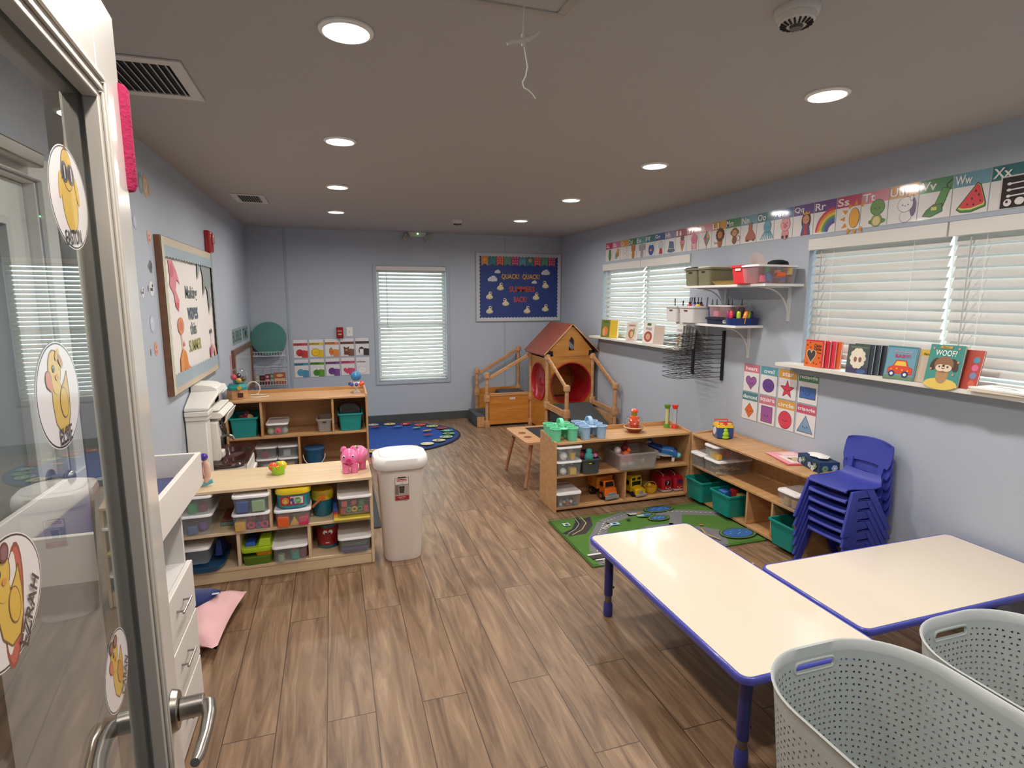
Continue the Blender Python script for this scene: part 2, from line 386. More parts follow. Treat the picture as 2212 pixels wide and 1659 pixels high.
def blind(name, axis, pos, a0, a1, z0, z1, pitch_, wid, tilt, label, wand=None, val=.075, group=None, inward=-1, ladders=None, vout=.05):
    """axis 'y': blind hangs in plane y=pos spanning a0..a1 in x.  axis 'x': plane x=pos spanning y."""
    t = T(name, label, 'blind', ((a0+a1)/2, pos, z0) if axis == 'y' else (pos, (a0+a1)/2, z0), group)
    def P_(a, d, z): return (a, pos+inward*d, z) if axis == 'y' else (pos+inward*d, a, z)
    def bxx(b, p0, p1, d0, d1, q0, q1, col=None):
        A_, C_ = P_(p0, d0, q0), P_(p1, d1, q1)
        b.box(min(A_[0], C_[0]), max(A_[0], C_[0]), min(A_[1], C_[1]), max(A_[1], C_[1]), q0, q1, col)
    b = B('satin', 'dedcd8'); bxx(b, a0-.004, a1+.004, .028, .028+.012+vout-.05, z1-val, z1); bxx(b, a0, a1, -.025, .026, z1-.04, z1-.002, 'c9c8c4'); b.build('valance', t, bevel=.002)
    b = B('slat'); z = z1-val-.012; n = 0; rows = []
    while z > z0+.03:
        rows.append(z); z -= pitch_
    for z in rows:
        ct, sn = math.cos(R(tilt))*wid/2, math.sin(R(tilt))*wid/2; th = .0028
        # room-side edge low, window-side edge high
        L = [(-ct, sn), (0, .003), (ct, -sn), (ct, -sn-th), (0, -th+.003), (-ct, sn-th)]
        l0 = [P_(a0+.006, d, z+q) for d, q in L]; l1 = [P_(a1-.006, d, z+q) for d, q in L]
        b.prism(l0, Vector(l1[0])-Vector(l0[0]))
    b.build('slats', t, smooth=30)
    b = B('satin', 'dcdad6'); bxx(b, a0+.005, a1-.005, -.022, .022, z0+.004, z0+.022); b.build('bottom_rail', t, bevel=.003)
    for a in (ladders or (a0+.12, a1-.12)):
        b = B('satin', 'f2f2f0')
        for d in (-.026, .026): b.tube([P_(a, d, z0+.01), P_(a, d, z1-val+.02)], .0013, 5)
        b.build('ladder_cord', t)
    if wand:
        a, l = wand; b = B('satin', 'b9b8b4'); b.tube([P_(a, .034, z1-val-.002), P_(a, .036, z1-val-l)], .0035, 6); b.build('wand', t)
    return t
def window(name, axis, pos, t, a0, a1, z0, z1, mull, label):
    b = B('satin', 'e8e8e6'); d0, d1 = pos+t*.55, pos+t*.8
    def bx(p0, p1, q0, q1, e0=d0, e1=d1):
        if axis == 'x': b.box(min(e0, e1), max(e0, e1), p0, p1, q0, q1)
        else: b.box(p0, p1, min(e0, e1), max(e0, e1), q0, q1)
    bx(a0, a0+.04, z0, z1); bx(a1-.04, a1, z0, z1); bx(a0+.04, a1-.04, z0, z0+.04); bx(a0+.04, a1-.04, z1-.04, z1)
    for q in mull: bx(*q)
    o = b.build(name, bevel=.002); st(o, label)
    g = B('glass'); e = pos+t*.68
    if axis == 'x': g.box(e-.002, e+.002, a0+.03, a1-.03, z0+.03, z1-.03)
    else: g.box(a0+.03, a1-.03, e-.002, e+.002, z0+.03, z1-.03)
    g.build('pane', o, smooth=0); return o
window('window_1', 'y', YB, WT, .556, 1.451, .546, 2.039, [(.596, 1.411, 1.27, 1.31)], 'tall narrow window in the back wall with closed blinds')
window('window_2', 'x', XR, WT, 4.401, 6.119, 1.191, 2.029, [(5.22, 5.28, 1.231, 1.989)], 'far wide window on the right wall above the small books')
window('window_3', 'x', XR, WT, 1.251, 3.079, 1.191, 2.029, [(2.14, 2.20, 1.231, 1.989)], 'near wide window on the right wall above the board books')
# casing of the back window and sills of the others
b = B('paint', 'a9b4bf')
b.box(.515, .555, YB-.014, YB, .51, 2.055); b.box(1.452, 1.492, YB-.014, YB, .51, 2.055); b.box(.555, 1.452, YB-.014, YB, .51, .545); b.box(.555, 1.452, YB-.014, YB, 2.04, 2.055)
st(b.build('trim_3', bevel=.002), 'narrow painted casing around the back window')
for nm, y0, y1, lb in (('trim_4', 4.34, 6.20, 'white sill board of the far right window'), ('trim_5', 1.2, 3.17, 'white sill board of the near right window')):
    b = B('satin', 'e2ddd4'); b.box(XR-.135, XR-.0005, y0, y1, 1.168, 1.1895); b.box(XR-.0004, XR+.08, y0+.06, y1-.09, 1.1902, 1.1908); b.mat('paint', '9aa5b0').box(XR-.02, XR-.0005, y0+.04, y1-.04, 1.115, 1.1675); st(b.build(nm, bevel=.003), lb)  # darker strip below the board paints in the shadow under the sill
blind('window_blind', 'y', YB+.03, .560, 1.447, .552, 2.036, .047, .05, 40, 'white slatted blind on the tall back window', wand=(.68, .72), ladders=(.705, 1.31), val=.05, vout=.04)
blind('window_blind', 'x', XR+.045, 5.262, 6.112, 1.196, 2.027, .054, .06, 48, 'left slatted blind of the far right window', wand=(6.03, .62), ladders=(5.98, 5.42), vout=.07)
blind('window_blind', 'x', XR+.045, 4.408, 5.244, 1.196, 2.027, .054, .06, 48, 'right slatted blind of the far right window behind the shelf bins', wand=(5.18, .68), ladders=(5.12, 4.52), vout=.07)
blind('window_blind', 'x', XR+.045, 2.182, 3.074, 1.196, 2.027, .0555, .062, 67, 'left slatted blind of the near right window above the car book', wand=(2.99, .66), ladders=(2.90, 2.37), vout=.07)
blind('window_blind', 'x', XR+.045, 1.262, 2.164, 1.196, 2.027, .0555, .062, 67, 'rightmost slatted blind, partly out of frame', wand=(2.07, .78), ladders=(2.0, 1.45), vout=.07)

# ------------------------------------------------------------------ ceiling things
names_l = ['first and largest of the left row of round ceiling lights', 'second round ceiling light of the left row', 'third round ceiling light of the left row', 'farthest round ceiling light of the left row',
           'nearest fully visible round ceiling light on the right', 'second round ceiling light of the right row', 'third round ceiling light of the right row', 'farthest round ceiling light of the right row by the corner',
           'round ceiling light above the baskets behind the right edge', 'round ceiling light above the open door behind the viewer']
for i, ((x, y), n_) in enumerate(zip(LIGHTS, names_l)):
    t = T('ceiling_light', n_, 'ceiling light', (x, y, H), 'recessed ceiling lights')
    b = B('satin', 'f0eee9'); b.lathe([(.085, -.0005), (.085, -.006), (.078, -.011), (.072, -.0115), (.072, -.0005)], (x, y, H), 32); b.build('trim_ring', t)
    b = B('lamp'); b.lathe([(.070, -.001), (.070, -.0085)], (x, y, H), 32); b.build('diffuser', t)
for (x0, x1, y0, y1, lb) in ((-.80, -.475, 2.40, 2.82, 'large white ceiling vent above the open door'), (-.745, -.49, 5.15, 5.58, 'small white ceiling vent farther back on the left')):
    t = T('ceiling_vent', lb, 'vent', ((x0+x1)/2, (y0+y1)/2, H), 'ceiling vents')
    b = B('satin', 'cfcac3'); w_ = .045
    b.box(x0, x1, y0, y0+w_, H-.008, H-.0005); b.box(x0, x1, y1-w_, y1, H-.008, H-.0005); b.box(x0, x0+w_, y0+w_, y1-w_, H-.008, H-.0005); b.box(x1-w_, x1, y0+w_, y1-w_, H-.008, H-.0005)
    b.build('frame', t, bevel=.002)
    b = B('matte', '0c0c0d'); b.box(x0+w_, x1-w_, y0+w_, y1-w_, H-.002, H-.0006); b.build('duct_opening', t)
    b = B('satin', 'b9b5af'); n = 9
    for k in range(n):
        x = x0+w_+(x1-x0-2*w_)*(k+.5)/n
        b.prism([(x-.006, y0+w_, H-.0025), (x-.004, y0+w_, H-.0025), (x+.004, y0+w_, H-.009), (x+.002, y0+w_, H-.009)], (0, y1-y0-2*w_, 0))
    b.build('louvers', t)
def detector(x, y, lb, r=.062):
    t = T('smoke_detector', lb, 'smoke detector', (x, y, H))
    b = B('satin', 'ccc6be'); b.lathe([(r, -.0005), (r, -.012), (r*.93, -.02)], (x, y, H), 28); b.build('base_plate', t)
    b = B('satin', 'd6d1c9'); b.lathe([(r*.85, -.0205), (r*.8, -.036), (r*.5, -.046)], (x, y, H), 28); b.build('cover', t)
    b = B('matte', '2a2826'); 
    for k in range(18):
        a = 2*PI*k/18; b.cyl((x+r*.72*math.cos(a), y+r*.72*math.sin(a), H-.042), (x+r*.45*math.cos(a), y+r*.45*math.sin(a), H-.0485), .003, n=5)
    b.build('slots', t)
    b = B('satin', '55524e'); b.lathe([(r*.3, -.0465), (r*.28, -.055)], (x, y, H), 16); b.build('sensor', t)
detector(1.33, 1.44, 'round slotted smoke detector at the top edge of the ceiling'); detector(1.33, 6.11, 'small smoke detector near the back wall')
t = T('emergency_light', 'twin lamp emergency light with glowing green dot above the back window', 'emergency light', (1.08, YB, 2.42))
b = B('satin', 'c9c7c0'); b.prism([(.955, YB-.001, 2.462), (1.205, YB-.001, 2.462), (1.17, YB-.001, 2.405), (.99, YB-.001, 2.405)], (0, -.07, 0)); b.build('housing', t, bevel=.004)
b = B('led'); b.ball((1.085, YB-.074, 2.442), .007, 10); b.build('status_light', t)
for s in (-1, 1):
    b = B('satin', 'bfbcb4'); b.x = Matrix.Translation((1.08+s*.135, YB-.06, 2.385)) @ Matrix.Rotation(s*R(-28), 4, 'Y') @ Matrix.Rotation(R(-12), 4, 'X')
    b.box(-.035, .035, -.03, .03, -.035, .035); b.mat('satin', '8d8a84')
    for k in range(4): b.box(-.026, .026, -.0325, -.0302, -.022+k*.014, -.016+k*.014)
    b.build('lamp_head', t, bevel=.003)
# attic hatch and cord
t = T('attic_hatch', 'square attic hatch cut in the ceiling at the top edge', 'hatch', (.35, 1.1, H))
b = B('ceiling_paint'); b.box(-.02, .67, .62, 1.665, H-.004, H-.0005); b.build('hatch_panel', t)
b = B('satin', 'a9a39b'); 
for q in ((-.045, .695, .60, .62), (-.045, .695, 1.665, 1.685), (-.045, -.02, .62, 1.665), (.67, .695, .62, 1.665)): b.box(*q, H-.009, H-.0005)
b.build('hatch_frame', t, bevel=.002)
t = T('pull_cord', 'white pull cord with a cleat handle hanging from the attic hatch', 'pull cord', (.53, 1.55, H))
cx, cy = .527, 1.55
b = B('fabric', 'd8d2c8'); b.tube([(cx+.004, cy, H-.0045), (cx, cy, 2.40), (cx-.001, cy, 2.33)], .0022, 6); b.build('cord', t)
b = B('satin', 'c8c2b8'); b.tube([(cx-.046, cy+.004, 2.306), (cx-.03, cy, 2.313), (cx-.008, cy, 2.318), (cx+.012, cy, 2.325), (cx+.032, cy-.002, 2.337), (cx+.043, cy-.006, 2.347)], [.004, .0055, .0075, .0075, .0055, .004], 8)
b.cyl((cx, cy, 2.305), (cx, cy, 2.335), .007, n=10); b.build('cleat', t)
b = B('fabric', 'e2ddd4'); b.tube([(cx+.001, cy, 2.304), (cx+.006, cy, 2.28), (cx+.011, cy, 2.255), (cx+.006, cy, 2.23), (cx-.003, cy, 2.213), (cx+.001, cy, 2.20), (cx+.014, cy, 2.195), (cx+.026, cy, 2.186), (cx+.035, cy, 2.175)], .0019, 6); b.build('cord_tail', t)

# ------------------------------------------------------------------ entrance door, open into the room
DA = R(-5); DE = Vector((-.287, 1.026, 0)); dv = Vector((math.sin(DA), math.cos(DA), 0)); dn = Vector((dv.y, -dv.x, 0))   # dn: towards the viewer side
DH = 2.035; DW = .91; DT = .044
M_d = Matrix((dv, dn, Vector((0, 0, 1)))).transposed().to_4x4(); M_d.translation = DE
# local frame: x along the door from the free edge (negative = towards the hinge), y = out of the face we see, z up
door = bpy.data.objects.new('door_1', None); COL.objects.link(door); WM[door] = Matrix.Translation(DE-dv*DW); door.matrix_world = WM[door]
st(door, 'white glass door standing open on the left with duck name stickers')
ST, TR, BR = .120, .120, .20
b = B('gloss', 'dcd9d4'); b.x = M_d
b.box(-ST, 0, -DT, 0, .008, DH); b.box(-DW, -DW+ST, -DT, 0, .008, DH); b.box(-DW+ST, -ST, -DT, 0, DH-TR, DH); b.box(-DW+ST, -ST, -DT, 0, .008, .008+BR)
b.build('door_frame', door, bevel=.003)
b = B('satin', 'b9b3aa'); b.x = M_d; w_ = .036
for y0, y1, e in ((-.011, .006, 0), (-DT-.006, -DT+.011, 0)):
    x0, x1, z0, z1 = -DW+ST, -ST, .008+BR, DH-TR
    b.box(x1-w_, x1, y0, y1, z0, z1); b.box(x0, x0+w_, y0, y1, z0, z1); b.box(x0+w_, x1-w_, y0, y1, z1-w_, z1); b.box(x0+w_, x1-w_, y0, y1, z0, z0+w_)
    yy = y1 if y0 > -.02 else y0-.004
    for q in (.010, .026): b.box(x1-w_+q, x1-w_+q+.007, yy, yy+.004, z0+w_, z1-w_+q); b.box(x0+w_, x1-w_+q, yy, yy+.004, z1-w_+q, z1-w_+q+.007)
b.build('glass_molding', door, bevel=.0015)
b = B('glass'); b.x = M_d; x0, x1, z0, z1 = -DW+ST+.03, -ST-.03, .008+BR+.03, DH-TR-.03; b.box(x0, x1, -.0175, -.0135, z0, z1); b.build('glass_pane', door, smooth=0)
hz = .955; hx = -.062
b = B('metal', 'a39f98'); b.x = M_d
for s, y in ((1, 0), (-1, -DT)):
    b.cyl((hx, y, hz), (hx, y+s*.012, hz), .034, .030, 28); b.cyl((hx, y+s*.012, hz), (hx, y+s*.048, hz), .018, .017, 22)
b.build('rosette', door, bevel=.002)
for s, y in ((1, 0), (-1, -DT)):
    b = B('metal', 'a8a49d'); b.x = M_d
    b.tube([(hx, y+s*.040, hz), (hx-.005, y+s*.054, hz), (hx-.03, y+s*.058, hz-.002), (hx-.07, y+s*.056, hz-.006), (hx-.105, y+s*.050, hz-.012), (hx-.12, y+s*.047, hz-.010)], [.012, .0125, .011, .0095, .0095, .007], 14)
    b.build('door_handle', door)
b = B('metal', '8f8b85'); b.x = M_d; b.box(.0002, .0015, -.034, -.010, hz-.07, hz+.07); b.build('latch_plate', door)
for z in (.25, 1.05, 1.85):
    b = B('metal', 'a5a19a'); b.x = M_d; b.cyl((-DW-.006, .006, z-.05), (-DW-.006, .006, z+.05), .006, n=10); b.build('hinge', door)
# stickers on the glass (our side)
def duck(a, k, beak='d97a5c', glasses=None, board=False, bow=False, front=False, wing='e3b93f'):
    Y = 'e2bb4a'; O_ = '7a5426'
    if front:
        a.ell(0, -.004*k, .030*k, .040*k, O_); a.ell(0, -.004*k, .028*k, .038*k, Y); a.ell(0, .034*k, .021*k, .026*k, O_); a.ell(0, .034*k, .0195*k, .0245*k, Y)
        a.shape([(-.004*k, .058*k), (.004*k, .058*k), (0, .07*k)], O_); a.ell(-.031*k, .012*k, .006*k, .018*k, Y, rot=-15); a.ell(.031*k, .012*k, .006*k, .018*k, Y, rot=15)
        a.ell(-.011*k, .03*k, .0125*k, .013*k, '565a66'); a.ell(.012*k, .03*k, .0125*k, .013*k, '565a66'); a.ell(-.011*k, .03*k, .009*k, .0095*k, '17181f'); a.ell(.012*k, .03*k, .009*k, .0095*k, '3b2430')
        a.rect(-.013*k, .022*k, -.009*k, .038*k, 'c9c8d0'); a.rect(.011*k, .022*k, .015*k, .038*k, 'c9c8d0'); return
    if board: a.ell(.012*k, -.01*k, .022*k, .062*k, '8f3a2e', rot=-18); a.ell(.012*k, -.01*k, .0185*k, .057*k, 'c4574a', rot=-18); a.ell(.006*k, -.005*k, .012*k, .05*k, 'f0ece6', rot=-18)
    body = [(-.020, .020), (-.024, -.006), (-.020, -.030), (-.004, -.046), (.016, -.044), (.029, -.026), (.032, 0), (.030, .026), (.020, .016), (.008, .008), (.004, .022)]
    a.out([(x*k, y*k) for x, y in body], Y, O_, .0022*k)
    a.ell(-.008*k, .032*k, .0205*k, .023*k, O_); a.ell(-.008*k, .032*k, .0185*k, .021*k, Y); a.ell(-.006*k, .014*k, .013*k, .012*k, Y)
    a.ell(.012*k, -.010*k, .0135*k, .019*k, O_); a.ell(.012*k, -.010*k, .012*k, .0175*k, wing)
    a.ell(-.030*k, .022*k, .0095*k, .011*k, '7a3b2c'); a.ell(-.030*k, .022*k, .008*k, .0095*k, beak); a.ell(-.025*k, .014*k, .006*k, .006*k, beak)
    a.ell(-.012*k, .033*k, .0035*k, .0045*k, '241a18'); a.ell(-.013*k, .0345*k, .001*k, .0013*k, 'ffffff'); a.ell(-.004*k, .022*k, .005*k, .0035*k, 'd9964a')
    if glasses:
        for q in (-.020, .002): a.ell(q*k, .049*k, .0105*k, .010*k, '5c2620', rot=15); a.ell(q*k, .049*k, .0075*k, .0072*k, '8a5a68', rot=15)
        a.line([(-.012*k, .05*k), (-.004*k, .05*k)], .003*k, '5c2620')
    if bow: a.ell(.004*k, .048*k, .009*k, .005*k, 'd9b25a', rot=40); a.ell(.012*k, .040*k, .009*k, .005*k, 'c9853f', rot=-50); a.ell(.008*k, .045*k, .0035*k, col='b5643a')
for (sx, sz, nm, lb, kw, nrot) in ((-.265, 1.742, 'EASTON', 'oval duck sticker lettered EASTON, uppermost on the door glass', dict(front=True), -12), (-.37, 1.531, 'ELSIE', 'oval duck sticker lettered ELSIE on the door glass', dict(bow=True), 0),
                         (-.535, 1.392, 'EZRAH', 'oval surfing duck sticker lettered EZRAH low on the glass', dict(glasses=True, board=True), 38), (-.288, 1.168, 'CARAN', 'oval duck sticker lettered CARAN near the handle', dict(glasses=True, wing='d9952f'), 30)):
    e = {'EASTON': (.064, .056), 'ELSIE': (.060, .054), 'EZRAH': (.066, .050), 'CARAN': (.052, .048)}[nm]
    O_ = M_d @ Vector((sx+.024, -.0130, sz))
    a = Art(O_, dv, Vector((0, 0, 1)), 'laminate', .00005)     # from our side right = +dv
    k = e[1]/.062; a.O = a.O+Vector((0, 0, .0))
    a.ell(0, 0, e[0]*1.02, e[1]*1.02, 'f2eeee', n=40); a.ell(0, 0, e[0], e[1], '2b2b33', n=40); a.ell(0, 0, e[0]-.0017, e[1]-.0017, 'f0ebec', n=40)
    duck(a, k, **kw)
    if nm in ('EZRAH', 'CARAN'): a.text(nm, e[0]*.50, -e[1]*.50, .016, '1c1c22', .058 if nm == 'EZRAH' else .046, 50)
    else: a.text(nm, -.002 if nm == 'EASTON' else .004, -e[1]*.77, .017, '1c1c22', .056 if nm == 'EASTON' else .036, 6 if nm == 'EASTON' else 0)
    tag(a.build('duck_sticker', None, 0), lb, 'sticker', 'duck stickers on the door glass')
# pink foam guard on the free edge
t_ = B('foam', 'a8204f'); t_.x = M_d
L = []
for z in (1.792, 1.80, 1.85, 1.90, 1.936, 1.944):
    q = .026 if 1.795 < z < 1.94 else .022
    L.append([(.004+.019*math.cos(2*PI*k/18), -.022+(q+.006)*math.sin(2*PI*k/18)*1.05, z) for k in range(18)])
t_.loft(L); tag(t_.build('door_foam_guard', None), 'bright pink foam guard clipped over the edge of the open door', 'foam guard')

# door in the left wall with closer
door2 = bpy.data.objects.new('door_2', None); COL.objects.link(door2); WM[door2] = Matrix.Translation((XL-.06, 1.94, 0)); door2.matrix_world = WM[door2]
st(door2, 'white half glazed door in the left wall seen through the open door')
X0 = XL-.075; b = B('satin', 'd8d8d6')
b.box(X0, X0+.04, 2.25, 2.375, .01, 2.01); b.box(X0, X0+.04, 1.51, 1.635, .01, 2.01); b.box(X0, X0+.04, 1.635, 2.25, 1.885, 2.01); b.box(X0, X0+.04, 1.635, 2.25, .01, .25)
b.build('door_frame', door2, bevel=.003)
b = B('satin', 'c9c9c6')
for q in ((2.225, 2.25, .25, 1.885), (1.635, 1.66, .25, 1.885)): b.box(X0+.01, X0+.048, q[0], q[1], q[2], q[3])
b.box(X0+.01, X0+.048, 1.66, 2.225, 1.86, 1.885); b.box(X0+.01, X0+.048, 1.66, 2.225, .25, .275); b.build('glass_molding', door2, bevel=.002)
b = B('satin', '7d8688'); b.box(X0+.018, X0+.022, 1.66, 2.225, .275, 1.86); b.build('frosted_pane', door2)
b = B('metal', 'a9a69f'); b.cyl((X0+.04, 2.31, 1.0), (X0+.085, 2.31, 1.0), .012, n=14); b.ball((X0+.10, 2.31, 1.0), .026, 16, sx=.7); b.cyl((X0+.0405, 2.31, 1.0), (X0+.046, 2.31, 1.0), .032, n=20); b.build('door_knob', door2)
b = B('paint', 'dadad8'); b.box(XL, XL+.018, 2.386, 2.466, 0, 2.10); b.box(XL, XL+.018, 1.42, 1.499, 0, 2.10); b.box(XL, XL+.018, 1.499, 2.386, 2.021, 2.10)
b.box(XL-.13, XL-.001, 2.377, 2.384, .002, 2.019); b.box(XL-.13, XL-.001, 1.501, 1.508, .002, 2.019); b.box(XL-.13, XL-.001, 1.508, 2.377, 2.012, 2.0195)
b.build('door_casing', door2, bevel=.003)
b = B('metal', 'a29d96'); b.prism([(XL+.019, 1.98, 2.045), (XL+.07, 1.98, 2.045), (XL+.075, 1.98, 2.09), (XL+.019, 1.98, 2.095)], (0, .30, 0)); b.build('door_closer', door2, bevel=.006)
a = Art((X0+.0484, 1.82, 1.31), (0, 1, 0), (0, 0, 1)); a.slab(0, 0, .22, .40, .0005, 'e8e8ea'); a.rect(.02, .34, .2, .37, 'c2c6cc'); tag(a.build('door_notice', None, 0), 'white paper notice taped on the left wall door', 'notice')

# ------------------------------------------------------------------ shelf units
def screwdots(b, x, ys, zs, col='6b4a2a'):
    for y in ys:
        for z in zs: b.cyl((x-.0006, y, z), (x+.0006, y, z), .005, n=8, col=col)
TH = .018
# A: pale birch unit
t = T('storage_shelf', 'pale birch storage shelf with five cubbies, nearest on the left', 'shelf unit', (-.36, 3.6, 0))
b = B('birch'); b.box(-.925, .188, 3.39, 3.79, .538, .556); b.build('top_board', t, bevel=.003)
for x in (-.925, .170):
    b = B('birch'); b.box(x, x+TH, 3.392, 3.795, .001, .5375); b.build('side_panel', t, bevel=.003)
b = B('birch'); b.box(.170, .188, 3.77, 3.80, .5565, .60, t=(0, 0, .012, 0)); b.box(-.925, .188, 3.7955, 3.804, .05, .556); b.build('back_panel', t, bevel=.002)
for z0, z1 in ((.283, .301), (.064, .082)):
    b = B('birch'); b.box(-.906, .1695, 3.395, 3.79, z0, z1); b.build('shelf_board', t, bevel=.002)
b = B('birch'); b.box(-.906, .1695, 3.398, 3.416, .001, .0635); b.build('plinth', t, bevel=.002)
for x, z0, z1 in ((-.402, .3015, .5375), (-.583, .0825, .2825), (-.197, .0825, .2825)):
    b = B('birch'); b.box(x, x+TH, 3.396, 3.785, z0, z1); b.build('divider', t, bevel=.002)
# B: maple unit behind
t = T('storage_shelf', 'maple storage shelf holding teal bins behind the pale shelf', 'shelf unit', (-.32, 5.38, 0))
b = B('maple'); b.box(-.905, .272, 5.17, 5.57, .742, .760); b.build('top_board', t, bevel=.003)
for x in (-.905, .254):
    b = B('maple'); b.prism([(x, 5.172, .001), (x, 5.60, .001), (x, 5.60, .80), (x, 5.55, .80), (x, 5.172, .7415 if x < 0 else .775)], (TH, 0, 0)); b.build('side_panel', t, bevel=.003)
b = B('maple'); b.box(-.886, .2535, 5.575, 5.588, .05, .79); b.build('back_panel', t)
for z0, z1 in ((.418, .436), (.09, .108)):
    b = B('maple'); b.box(-.886, .2535, 5.175, 5.574, z0, z1); b.build('shelf_board', t, bevel=.002)
b = B('maple'); b.box(-.886, .2535, 5.18, 5.195, .001, .0895); b.build('plinth', t)
for x, z0, z1 in ((-.632, .4365, .7415), (-.042, .4365, .7415), (-.338, .1085, .4175)):
    b = B('maple'); b.box(x, x+TH, 5.176, 5.574, z0, z1); b.build('divider', t, bevel=.002)
# C: low maple unit facing the camera
t = T('storage_shelf', 'low maple shelf with toy trucks below and paint caddies on top', 'shelf unit', (2.16, 3.98, 0))
b = B('maple'); b.box(1.578, 2.742, 3.81, 4.11, .532, .550); b.build('top_board', t, bevel=.003)
for x in (1.558, 2.7425):
    b = B('maple'); b.prism([(x, 3.81, .001), (x, 4.13, .001), (x, 4.13, .585), (x, 4.10, .588), (x, 3.81, .555)], (TH, 0, 0)); screwdots(b, x, (3.84, 4.08), (.05, .29, .52)); b.build('side_panel', t, bevel=.003)
b = B('maple'); b.box(1.577, 2.742, 4.112, 4.122, .03, .585); b.build('back_panel', t)
for z0, z1 in ((.270, .288), (.018, .036)):
    b = B('maple'); b.box(1.577, 2.742, 3.815, 4.111, z0, z1); b.build('shelf_board', t, bevel=.002)
b = B('maple'); b.box(2.16, 2.178, 3.818, 4.111, .0365, .2695); b.build('divider', t, bevel=.002)
# D: low maple unit along the right wall
t = T('storage_shelf', 'low maple shelf along the right wall with teal bins, half hidden by the chairs', 'shelf unit', (2.92, 3.2, 0))
b = B('maple'); b.box(2.745, 3.062, 2.62, 3.772, .532, .550); b.build('top_board', t, bevel=.003)
for y in (2.60, 3.7725):
    b = B('maple'); b.prism([(2.745, y, .001), (3.072, y, .001), (3.072, y, .575), (3.05, y, .578), (2.745, y, .551)], (0, TH, 0)); b.build('side_panel', t, bevel=.003)
b = B('maple'); b.box(3.062, 3.072, 2.619, 3.772, .03, .555); b.build('back_panel', t)
for z0, z1 in ((.280, .298), (.018, .036)):
    b = B('maple'); b.box(2.75, 3.0615, 2.619, 3.772, z0, z1); b.build('shelf_board', t, bevel=.002)
for y in (3.12, 2.88) :
    b = B('maple'); b.box(2.755, 3.0615, y, y+TH, .0365, .2795); b.build('divider', t, bevel=.002)

# ------------------------------------------------------------------ tubs and bins
def tub(x, y, z, w_, d_, h, lb, rz=0, lid=True, body='clear', lidmat='satin', lidcol='f3f1f3', grp='clear lidded toy tubs', lidh=.016, cat='tub', name='toy_tub'):
    """x,y: front centre of the tub; front faces -y before rotation"""
    t = T(name, lb, cat, (x, y, z), grp)
    X = Matrix.Translation((x, y, z)) @ Matrix.Rotation(rz, 4, 'Z'); e = .0015
    b = B(body); b.x = X; k = .86
    cy = d_/2; hh = h-lidh if lid else h
    b.loft([rr_loop(0, cy, w_*k, d_*.9, .02, e), rr_loop(0, cy, w_*k*1.02, d_*.915, .022, .012), rr_loop(0, cy, w_*.955, d_*.97, .025, hh)], cap0=True, cap1=False)
    b.loft([rr_loop(0, cy, w_*.955, d_*.97, .025, hh), rr_loop(0, cy, w_*.985, d_*.99, .027, hh), rr_loop(0, cy, w_*.985, d_*.99, .027, hh+.002)], cap0=False, cap1=False)
    b.build('body', t, 50)
    if lid:
        b = B(lidmat, lidcol); b.x = X
        b.loft([rr_loop(0, cy, w_, d_, .028, hh+.0025), rr_loop(0, cy, w_, d_, .028, hh+lidh*.7), rr_loop(0, cy, w_*.98, d_*.985, .027, h), rr_loop(0, cy, w_*.9, d_*.93, .022, h), rr_loop(0, cy, w_*.89, d_*.92, .02, h-.004)], cap0=False, cap1=lidmat == 'satin')
        if lidmat != 'satin':
            b.mat('clear_lid').loft([rr_loop(0, cy, w_*.89, d_*.92, .02, h-.004), rr_loop(0, cy, w_*.87, d_*.90, .02, h-.0035)], cap0=False)
        b.build('lid', t, 50)
    return t
def bin_(x, y, z, w_, d_, h, lb, rz=0, mat='satin', col='26948f', grp=None, name='storage_bin', cat='bin', taper=.86, rim=.008, bow=.0, th=.003, holes=None):
    t = T(name, lb, cat, (x, y, z), grp); X = Matrix.Translation((x, y, z)) @ Matrix.Rotation(rz, 4, 'Z'); e = .0015; cy = d_/2
    b = B(mat, col); b.x = X
    def ll(k, zz, o=0): 
        L = rr_loop(0, cy, w_*k-2*o, d_*(k*.5+.5)-2*o, .018, zz, 5)
        return L
    b.loft([ll(taper, e), ll(taper*.5+.5, h*.5), ll(1, h), ll(1, h, th), ll(taper*.5+.5, h*.5, th), ll(taper, e+th, th)])
    b.build('body', t, 50)
    b = B(mat, col); b.x = X
    b.loft([ll(1, h-.012, -.0005), ll(1, h-.012, -rim), ll(1, h+.001, -rim), ll(1, h+.0035, -rim*.5), ll(1, h+.001, th)], cap0=False, cap1=False)
    b.build('rim', t, 50)
    if holes:
        b = B('matte', holes[0]); b.x = X
        hw, hh_, hz_ = holes[1:]
        b.loft([[(-hw+ (p[0])*1, -.004-(.0)+ (0), p[1]) for p in [(0, hz_-hh_), (2*hw, hz_-hh_), (2*hw+hh_*.6, hz_), (2*hw, hz_+hh_), (0, hz_+hh_), (-hh_*.6, hz_)]], [(-hw+p[0], .001, p[1]) for p in [(0, hz_-hh_), (2*hw, hz_-hh_), (2*hw+hh_*.6, hz_), (2*hw, hz_+hh_), (0, hz_+hh_), (-hh_*.6, hz_)]]])
        b.build('hand_hole', t)
    return t
COLN = {'f0672c': 'orange', 'e8b62a': 'yellow', 'd9365c': 'pink red', '3f9b48': 'green', '3563b0': 'blue', 'c02c2c': 'red', '8a4fa0': 'purple', 'e58aa8': 'pink', 'e9e4dc': 'white', '9fb0a8': 'grey green', '5b6f9c': 'slate blue', '9dbb93': 'pale green', 'd8b070': 'tan', '6a4a3a': 'brown', '48b6b0': 'turquoise', 'b0b6bc': 'grey', '2b2b30': 'black', '8e2b3a': 'dark red', 'c9a15c': 'wooden'}
